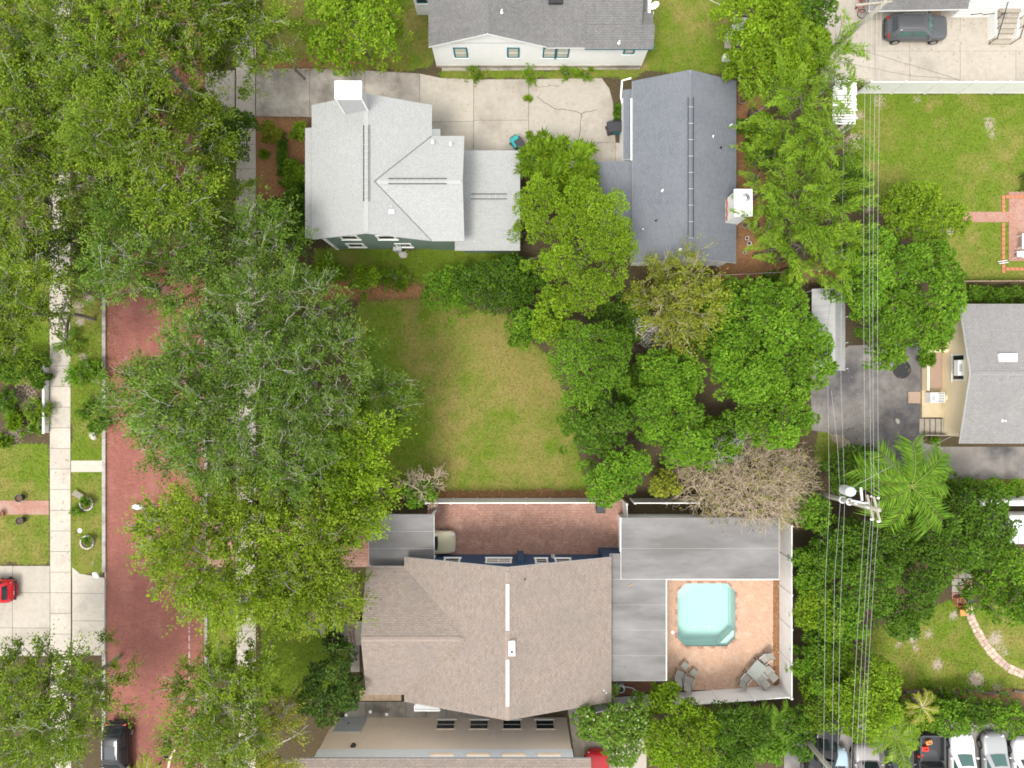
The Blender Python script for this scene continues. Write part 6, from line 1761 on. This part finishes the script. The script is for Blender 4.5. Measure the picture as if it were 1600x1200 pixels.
# behind the grass lot
GT = 'garden trees'
T('cauliflower_tree', 'tall rounded tree with dense billowing bright crown at the centre', 'tree', 915, 400, 78, 9, 'ball', 'lime', 201, group=GT, zb=4, gap=.02, sub=6, dens=1.5)
T('cauliflower_tree', 'rounded bright crown beside the pale grey rear roof', 'tree', 850, 340, 50, 7.5, 'ball', 'lime', 202, group=GT, zb=3.5, gap=.02, sub=4, dens=1.5)
T('cauliflower_tree', 'rounded bright crown below the charcoal lean-to', 'tree', 915, 325, 38, 7.5, 'ball', 'lime', 203, group=GT, zb=3.5, gap=.02, sub=3, dens=1.5)
T('frangipani_tree', 'long leaved frangipani between the two houses', 'tree', 876, 265, 56, 4.5, 'long', 'lime', 204, group=GT, zb=1.5, gap=.02, ry=44)
T('laurel_tree', 'round leafy tree at the right side of the grass lot', 'tree', 918, 565, 62, 7, 'ball', 'green', 205, group=GT, gap=.02, zb=2.5, sub=5, dens=1.3)
T('laurel_tree', 'small pale green tree right of the clipped bushes', 'tree', 868, 492, 34, 5, 'broad', 'lime', 206, group=GT, gap=.05, zb=1.5, ry=42)
T('shrub', 'small green bush on the upper right edge of the grass lot', 'shrub', 818, 512, 30, 3.5, 'broad', 'green', 207, group='shrubs', gap=.05, zb=.6)
T('shrub', 'emerald bush, left of the pair above the grass lot', 'shrub', 700, 452, 36, 3.5, 'broad', 'green', 208, group='shrubs', gap=.03, zb=.4, ry=44, leaf=(.2, .09))
T('shrub', 'large dark bush, right of the pair above the grass lot', 'shrub', 765, 448, 58, 4, 'broad', 'deep', 209, group='shrubs', gap=.03, zb=.5, ry=46, leaf=(.2, .09))
T('dying_tree', 'yellowing half bare tree below the charcoal roof', 'tree', 1050, 465, 68, 8, 'oak', 'olive', 210, group=GT, gap=.16, bare=.12, ry=62, twig='twig_tan', twg=.5)
T('laurel_tree', 'big leafy green tree left of the carport tent', 'tree', 1195, 545, 88, 8, 'broad', 'green', 211, group=GT, gap=.04, zb=3, sub=9, ry=95, dens=1.2)
T('laurel_tree', 'deep green tree below the big leafy tree', 'tree', 1200, 635, 66, 7.5, 'broad', 'green', 212, group=GT, gap=.06, zb=2.5, ry=56, dens=1.2)
T('laurel_tree', 'vivid green tree standing at the right of the grass lot', 'tree', 1045, 640, 62, 7.5, 'broad', 'green', 213, group=GT, gap=.05, zb=2.5, ry=85, sub=8, dens=1.2)
T('laurel_tree', 'dark green tree at the lower right of the grass lot', 'tree', 930, 665, 46, 6, 'broad', 'deep', 214, group=GT, gap=.06, zb=1.5, ry=52)
T('laurel_tree', 'leafy tree over the white fence corner', 'tree', 958, 735, 48, 6, 'broad', 'green', 215, group=GT, gap=.06, zb=1.5, ry=44)
T('shrub', 'green understorey bush behind the yellowing tree', 'shrub', 1120, 500, 52, 5, 'broad', 'green', 216, group='shrubs', gap=.1, zb=1, ry=60)
T('shrub', 'dark bush under the round leafy tree', 'shrub', 975, 500, 48, 4, 'broad', 'deep', 217, group='shrubs', gap=.06, zb=.5, ry=40)
T('shrub', 'yellow green shrub at the end of the white fence', 'shrub', 1040, 755, 26, 3, 'broad', 'yellow', 218, group='shrubs', gap=.1, zb=.5, ry=22)
T('shrub', 'dark shrub at the centre of the thicket', 'shrub', 990, 610, 36, 4, 'broad', 'deep', 219, group='shrubs', gap=.1, zb=.5)
T('shrub', 'dark shrub between the thicket and the dead bush', 'shrub', 1120, 690, 40, 4, 'broad', 'green', 220, group='shrubs', gap=.1, zb=.6)
T('shrub', 'shaded shrub between the billowing tree and the clipped bushes', 'shrub', 812, 440, 34, 3, 'broad', 'deep', 221, group='shrubs', gap=.05, zb=.4)
dead_bush('sprawling tan dead bush beside the garage roof', 1172, 758, 98, 4.2, 230, 170, 'twig_tan', 66, leafy=.16, thick=.026)
dead_bush('grey leafless branches poking above the vivid thicket', 1140, 700, 32, 5, 231, 14, 'twig_grey', 26, thick=.026)
dead_bush('fallen dark bare branches in the middle of the thicket', 985, 575, 36, 1.6, 232, 26, 'twig_dark', 46, thick=.03)
dead_bush('dark bare branches in the thicket gap near the fence', 972, 690, 26, 1.8, 233, 20, 'twig_dark', 46, thick=.03)
dead_bush('grey dead twigs under the yellowing tree', 1010, 515, 26, 4.5, 234, 14, 'twig_grey', 24, thick=.024)
dead_bush('pruned bare stump tree at the corner of the carport', 657, 758, 30, 3.2, 235, 14, 'twig_tan', 24, thick=.045)
T('shrub', 'leafy climber on the pruned stump by the carport', 'shrub', 652, 772, 30, 3.0, 'broad', 'green', 236, group='shrubs', gap=.1, zb=.6, ry=20)
# hedge and trees on the upper right
T('fruit_tree', 'bright yellow green tree at the top above the bamboo', 'tree', 1205, 70, 80, 7.5, 'ball', 'lime', 301, group=GT, gap=.05, zb=2.5, sub=7, dens=1.3, leaf=(.22, .14))
T('laurel_tree', 'dark tree at the top edge behind the bright tree', 'tree', 1250, 5, 50, 7, 'broad', 'deep', 302, group=GT, gap=.06, zb=2)
for k, (x, y, r, ry2) in enumerate(((1265, 125, 42, 50), (1225, 195, 52, 50), (1270, 230, 48, 55), (1215, 285, 46, 52), (1265, 320, 52, 55), (1222, 375, 46, 45), (1270, 400, 44, 44))):
    T('bamboo_clump', ['topmost bamboo clump of the hedge, by the leaning pole', 'bamboo clump beside the upper half of the charcoal roof', 'bamboo clump left of the slatted pergola', 'bamboo clump level with the white chimney', 'bamboo clump in the middle right of the hedge', 'bamboo clump at the lower left of the hedge', 'lowest bamboo clump of the hedge, above the carport tent'][k],
      'bamboo', x, y, r, 8.0, 'plume', 'bamboo', 310+k, group='bamboo clumps in the hedge', gap=.03, zb=3.5, ry=ry2, twig='frond_stem', sub=6)
T('shrub', 'dark bush between the bamboo and the power lines', 'shrub', 1325, 285, 34, 4, 'broad', 'deep', 320, group='shrubs', gap=.05, zb=.6, ry=40)
T('laurel_tree', 'large leafy tree under the power lines beside the asphalt drive', 'tree', 1405, 455, 92, 8, 'broad', 'green', 321, group=GT, gap=.04, zb=3, sub=9, ry=98, dens=1.2)
T('laurel_tree', 'lighter leafy crown at the edge of the right lawn', 'tree', 1430, 340, 62, 6.5, 'broad', 'lime', 322, group=GT, gap=.12, zb=2, ry=46)
T('shrub', 'thin bush with bare limbs beside the tent', 'shrub', 1330, 400, 40, 5, 'oak', 'bamboo', 323, group='shrubs', gap=.3, zb=1.5, bare=.15)
for k, x in enumerate((1515, 1545, 1575, 1605)):
    T('shrub', ['leftmost', 'second', 'third', 'rightmost'][k]+' dark shrub in the row below the timber fence', 'shrub', x, 460+(k % 2)*3, 18, 1.8, 'broad', 'deep', 330+k, group='shrubs', gap=.05, zb=.3, ry=11)
T('shrub', 'small shrub in the cream porch planter, upper', 'shrub', 1453, 530, 13, 1.2, 'broad', 'deep', 335, group='shrubs', zb=.3)
T('shrub', 'small shrub in the cream porch planter, lower', 'shrub', 1452, 561, 12, 1.0, 'broad', 'green', 336, group='shrubs', zb=.3)
# lower right
palm('palm_tree', 'tall feather palm with arching yellow green fronds under the power lines', 1424, 760, 6.5, 14, 2.9, 401, 'green', droop=.95, leaf=(.95, .045))
T('laurel_tree', 'dark leafy tree below the palm', 'tree', 1385, 895, 82, 6.5, 'broad', 'deep', 402, group=GT, gap=.04, zb=1.5, sub=8, ry=90)
T('laurel_tree', 'deep green tree right of the palm', 'tree', 1500, 825, 78, 6.5, 'broad', 'deep', 403, group=GT, gap=.05, zb=1.5, ry=66)
T('laurel_tree', 'green tree at the right edge beside the flagstone path', 'tree', 1575, 920, 56, 6, 'broad', 'green', 404, group=GT, gap=.06, zb=1.5, ry=72)
T('shrub', 'dense dark shrubs left of the palm under the wires', 'shrub', 1330, 735, 58, 3.5, 'broad', 'deep', 405, group='shrubs', gap=.05, zb=.5, ry=36)
T('shrub', 'dark shrub between palm and asphalt drive', 'shrub', 1460, 765, 55, 3.5, 'broad', 'deep', 406, group='shrubs', gap=.06, zb=.5, ry=32)
T('hedge', 'low mixed hedge along the lower edge of the asphalt drive', 'hedge', 1555, 763, 52, 1.5, 'broad', 'green', 407, group='shrubs', gap=.05, zb=.2, ry=13)
for k, (x, y, r, ry2, pl) in enumerate(((1268, 800, 28, 30, 'green'), (1274, 885, 32, 38, 'green'), (1276, 955, 34, 44, 'lime'), (1282, 1035, 38, 44, 'green'), (1310, 855, 36, 60, 'deep'), (1315, 965, 40, 55, 'green'), (1305, 1050, 40, 42, 'bamboo'))):
    T('shrub', ['shrub behind the dead bush at the garage end', 'green vine thicket at the upper right of the pool fence', 'lime vine thicket beside the middle of the pool fence', 'vine thicket at the lower right of the pool fence', 'shady shrub below the transformer', 'green thicket under the wires beside the lower lawn', 'yellow green thicket under the wires at the bottom'][k],
      'shrub', x, y, r, 3.8, 'broad', pl, 410+k, group='shrubs', gap=.08, zb=.6, ry=ry2)
T('fruit_tree', 'lime leaved tree under the wires near the parked cars', 'tree', 1350, 1085, 62, 6, 'broad', 'lime', 420, group=GT, gap=.08, zb=1.5, ry=58)
T('shrub', 'bright shrub between lime tree and hedge', 'shrub', 1295, 1105, 36, 4, 'broad', 'bamboo', 421, group='shrubs', gap=.06, zb=.6)
for k, x in enumerate((1425, 1475, 1520, 1570)):
    T('hedge', ['leftmost', 'second', 'third', 'rightmost'][k]+' section of the hedge above the parked cars', 'hedge', x, 1112+(k % 2)*6, 36, 2.6, 'broad', ['bamboo', 'green', 'deep', 'green'][k], 430+k, group='shrubs', gap=.05, zb=.3, ry=26)
palm('young_palm', 'young yellow palm in the hedge above the parked cars', 1440, 1105, 2.6, 9, 1.2, 441, 'yellow', leaf=(.7, .06))
palm('young_palm', 'young palm spreading over the grey van', 1398, 1152, 2.4, 10, 1.9, 442, 'bamboo', leaf=(.9, .06))
palm('young_palm', 'young palm at the lower right corner of the pool fence', 1205, 1142, 2.6, 10, 2.0, 443, 'green', leaf=(.9, .06))
T('flowering_tree', 'dark leaved tree with white blossom at the bottom centre', 'tree', 962, 1132, 60, 5.5, 'broad', 'flower', 450, group=GT, gap=.05, zb=1.2, ry=48, leaf=(.26, .11), flower=('blossom', 60))
T('fruit_tree', 'yellow green tree with rounded tufts right of the blossom tree', 'tree', 1058, 1150, 54, 5.5, 'ball', 'lime', 451, group=GT, gap=.05, zb=1.5, ry=56, dens=1.1, leaf=(.24, .10))
T('shrub', 'round lime shrub rising over the lower pool fence', 'shrub', 1038, 1083, 18, 3.6, 'ball', 'lime', 452, group='shrubs', gap=0, zb=1.5, leaf=(.2, .09))
T('laurel_tree', 'dark glossy tree below the right end of the pool fence', 'tree', 1155, 1142, 60, 5, 'broad', 'deep', 453, group=GT, gap=.05, zb=1.2, ry=46)
T('shrub', 'leafy shrub at the bottom edge below the dark glossy tree', 'shrub', 1165, 1172, 62, 3.5, 'broad', 'green', 454, group='shrubs', gap=.08, zb=.5, ry=34)
T('shrub', 'green bush at the bottom edge left of the leaning pole', 'shrub', 1240, 1140, 32, 3.5, 'broad', 'deep', 455, group='shrubs', gap=.06, zb=.5, ry=40)
# small shrubs round the sage house and the front gardens
for k, (x, y, r, h_, st_, pl, lb2, ry2) in enumerate((
        (421, 205, 16, 1.2, 'broad', 'yellow', 'yellow flowering shrub at the top of the mulch bed', 15), (470, 206, 13, 1.6, 'ball', 'lime', 'clipped round shrub at the corner of the sage house', 14),
        (441, 250, 8, 1.0, 'ball', 'deep', 'narrow clipped hedge strip in the mulch bed', 44), (458, 268, 18, 1.4, 'broad', 'bamboo', 'yellow green shrub against the sage house eave', 22),
        (466, 300, 15, 1.4, 'broad', 'deep', 'dark shrub at the lower end of the mulch bed', 16), (413, 243, 6, .5, 'broad', 'bamboo', 'small tuft in the middle of the mulch bed', 7),
        (515, 425, 18, 1.4, 'broad', 'lime', 'leafy low shrub, leftmost below the sage wall', 14), (573, 437, 23, 2.2, 'ball', 'lime', 'rounded bright shrub in the middle below the sage wall', 24),
        (617, 436, 12, .8, 'tuft', 'bamboo', 'small grassy tuft, rightmost below the sage wall', 11), (487, 433, 9, .8, 'tuft', 'green', 'small fern at the left end of the row below the sage wall', 7),
        (524, 1003, 20, 1.8, 'ball', 'dark', 'dark clipped ball shrub beside the front walk', 17), (518, 983, 7, .8, 'ball', 'dark', 'tiny clipped shrub above the dark ball shrub', 6),
        (8, 627, 11, .9, 'tuft', 'deep', 'dark spiky shrub ringed with stones at the left edge', 9), (45, 672, 8, .6, 'tuft', 'green', 'small dark tuft in the planted bed', 7),
        (20, 655, 11, .8, 'long', 'lime', 'lime agave in the planted bed', 11), (5, 690, 8, .6, 'long', 'lime', 'small agave at the lower left of the bed', 8),
        (60, 640, 12, .6, 'tuft', 'bamboo', 'dry tuft beside the low white wall', 16), (60, 590, 16, 1.0, 'broad', 'deep', 'dark ground shrub above the low white wall', 12),
        (20, 570, 42, 2.0, 'broad', 'deep', 'dark shrub under the yellowing oak', 22), (132, 583, 18, .9, 'tuft', 'green', 'spiky green clump on the verge', 14),
        (137, 640, 11, .5, 'tuft', 'deep', 'low dark tuft on the verge above the rocks', 7), (152, 664, 10, 1.4, 'broad', 'deep', 'small sapling beside the pale rocks', 10),
        (128, 797, 8, .4, 'tuft', 'green', 'pale flowering tuft beside the stone ring', 6), (136, 786, 6, .6, 'tuft', 'green', 'sapling inside the stone ring nearer the path', 6), (136, 846, 6, .6, 'tuft', 'green', 'sapling inside the stone ring nearer the driveway', 6),
        (968, 175, 9, .9, 'broad', 'deep', 'small shrub at the cottage wall beside the concrete', 10), (826, 118, 9, .3, 'tuft', 'bamboo', 'weeds sprouting at the edge of the concrete drive', 5),
        (745, 116, 22, .25, 'tuft', 'bamboo', 'long weed strip below the white house wall', 4), (885, 118, 14, .25, 'tuft', 'bamboo', 'weed strip right of the drive joint', 4), (920, 117, 10, .25, 'tuft', 'bamboo', 'weed tuft at the right end of the drive edge', 5),
        (825, 156, 3, .2, 'tuft', 'bamboo', 'weed in the drive joint, upper', 4), (827, 213, 3, .2, 'tuft', 'bamboo', 'weed in the drive joint, lower', 3), (640, 768, 18, 1.2, 'broad', 'deep', 'dark shrub between the carport and the grass lot', 14),
        (1460, 687, 12, .7, 'broad', 'green', 'low shrub at the foot of the grey stairs', 5), (1185, 205, 26, 1.8, 'broad', 'bamboo', 'sprawling shrub right of the charcoal roof', 28), (1190, 240, 24, 1.4, 'broad', 'deep', 'dark groundcover shrub beside the pots', 22),
        (1220, 440, 40, 2.2, 'broad', 'deep', 'dark shrub below the lowest bamboo', 14), (1480, 1090, 30, 1.2, 'tuft', 'deep', 'low dark growth along the log border', 8))):
    T('shrub', lb2, 'shrub', x, y, r, h_, st_, pl, 500+k, group='shrubs', zb=.1 if h_ < 1.3 else .3, gap=.05, ry=ry2, leaf=(.14, .07) if st_ in ('tuft',) else ((.18, .11) if st_ == 'broad' else ((.4, .09) if st_ == 'long' else (.15, .095))), dens=.8 if st_ == 'tuft' else 1.5)
palm('young_palm', 'small dark palm beside the left pavement', 104, 536, .8, 8, .95, 560, 'deep', leaf=(.8, .07))
palm('young_palm', 'golden palm top at the bottom edge of the street', 232, 1212, 2.5, 10, 1.4, 561, 'yellow', leaf=(.8, .06))
bw = thing('fallen_bough', 'curved tan bough hanging over the street at the bottom', 'branch', P(270, 1180, 2.5))
MB().tube([P(262, 1206, 2.0), P(266, 1185, 2.8), P(276, 1166, 3.4), P(288, 1150, 4.0)], .11, 8, .05).build('bough', M['twig_tan'], bw, smooth=True)
for k, (pts, z, lb2) in enumerate(([[(1300, 397), (1325, 388), (1338, 375)], 5, 'pale bare limb beside the carport tent'], [[(1312, 398), (1322, 405), (1345, 408)], 5.2, 'thin pale limb reaching towards the power lines'],
                                   [[(430, 1165), (460, 1150), (482, 1132)], 5, 'pale bare branch in front of the cream building'])):
    b_ = thing('bare_branch', lb2, 'branch', P(pts[0][0], pts[0][1], z))
    MB().tube([P(x, y, z) for x, y in pts], .08, 7, .04).build('limb', M['twig_grey'], b_, smooth=True)

# ------------------------------------------------------------------ lawn blades and fallen leaves
def lawn():
    rng = np.random.default_rng(77); n = 420000
    x = rng.uniform(-39, 39, n); y = rng.uniform(-29.5, 29.5, n)
    xi = np.clip(np.searchsorted(XS, x), 0, nx-1); yi = np.clip(np.searchsorted(YS, y), 0, ny-1)
    g = cov[yi, xi]
    ok = (rng.random(n) < g[:, 0]*1.2-.15) & (rng.random(n) > g[:, 2])
    px_, py_ = 800+x*21, 600-y*21
    for q in PAVED: ok &= ~in_poly(px_, py_, q)
    x, y, g = x[ok], y[ok], g[ok]; n = len(x)
    d = unit(np.stack([rng.normal(size=n), rng.normal(size=n), rng.uniform(.5, 1.3, n)], 1))
    p = np.stack([x, y, np.zeros(n)], 1)
    v = leaf_quads(p, d, .13, .032, rng, .6)
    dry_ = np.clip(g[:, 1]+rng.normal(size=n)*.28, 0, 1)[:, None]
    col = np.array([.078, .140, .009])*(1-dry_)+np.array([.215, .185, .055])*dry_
    col = col*rng.uniform(.75, 1.25, (n, 1))
    TRI[0] += n*2
    o = np_mesh('lawn_grass', v, np.arange(len(v)).reshape(-1, 4), M['leaf'], np.repeat(np.concatenate([col, np.ones((n, 1))], 1), 4, 0))
    tag(o, 'short mixed green and straw coloured grass blades on the lawns', 'grass', kind='stuff')
    # fallen leaves on street, drives, beds
    zones = [(163, 440, 182, 700, -.115, 500), (164, 900, 322, 1200, -.115, 160), (110, 470, 160, 700, .02, 260), (400, 85, 640, 112, .03, 900), (400, 183, 480, 310, .02, 500), (480, 436, 700, 470, .02, 900), (680, 764, 930, 781, .02, 700),
             (1150, 140, 1195, 440, .02, 500), (60, 590, 78, 690, .02, 120), (660, 110, 960, 250, .036, 130), (1208, 810, 1218, 1075, .025, 500), (1042, 1050, 1215, 1075, .036, 90), (1270, 560, 1440, 700, .025, 260), (1290, 30, 1600, 128, .036, 120),
             (600, 480, 900, 765, .03, 700), (1340, 150, 1600, 430, .03, 300), (330, 800, 980, 868, .034, 420), (78, 470, 110, 900, .04, 35), (1360, 990, 1600, 1080, .03, 350), (930, 400, 1290, 760, .03, 900), (0, 0, 400, 470, .03, 500)]
    Q = []
    for x0, y0, x1, y1, z, k in zones:
        q = np.stack([(rng.uniform(x0, x1, k)-800)/21, (600-rng.uniform(y0, y1, k))/21, np.full(k, z+.012)], 1); Q.append(q)
    q = np.concatenate(Q); a = rng.uniform(0, 6.28, len(q)); ax = unit(np.stack([np.cos(a), np.sin(a), rng.uniform(0, .25, len(q))], 1))
    v = leaf_quads(q, ax, .12, .065, rng, .2); v[:, 2] = np.maximum(v[:, 2], np.repeat(q[:, 2], 4))
    pc = np.array([(.30, .15, .05), (.22, .10, .04), (.38, .25, .09), (.16, .09, .045)])[rng.integers(0, 4, len(q))]
    o = np_mesh('fallen_leaves', v, np.arange(len(v)).reshape(-1, 4), M['leaf'], np.repeat(np.concatenate([pc, np.ones((len(q), 1))], 1), 4, 0))
    tag(o, 'scattered brown and tan fallen leaves', 'leaves', kind='stuff')
PAVED = [R4(77, -60, 112, 1260), R4(160, -60, 325, 1260), R4(367, -60, 402, 1260), R4(-60, 882, 165, 1027), R4(111, 718, 161, 739), R4(-60, 781, 77, 805), R4(1504, 330, 1600, 349), R4(1486, 890, 1520, 950),
         [(1512, 944), (1535, 985), (1560, 1020), (1600, 1044), (1600, 1062), (1560, 1042), (1530, 1010), (1508, 955)], R4(1575, 300, 1600, 425)]
lawn()
print('LEAF TRIS', TRI[0])
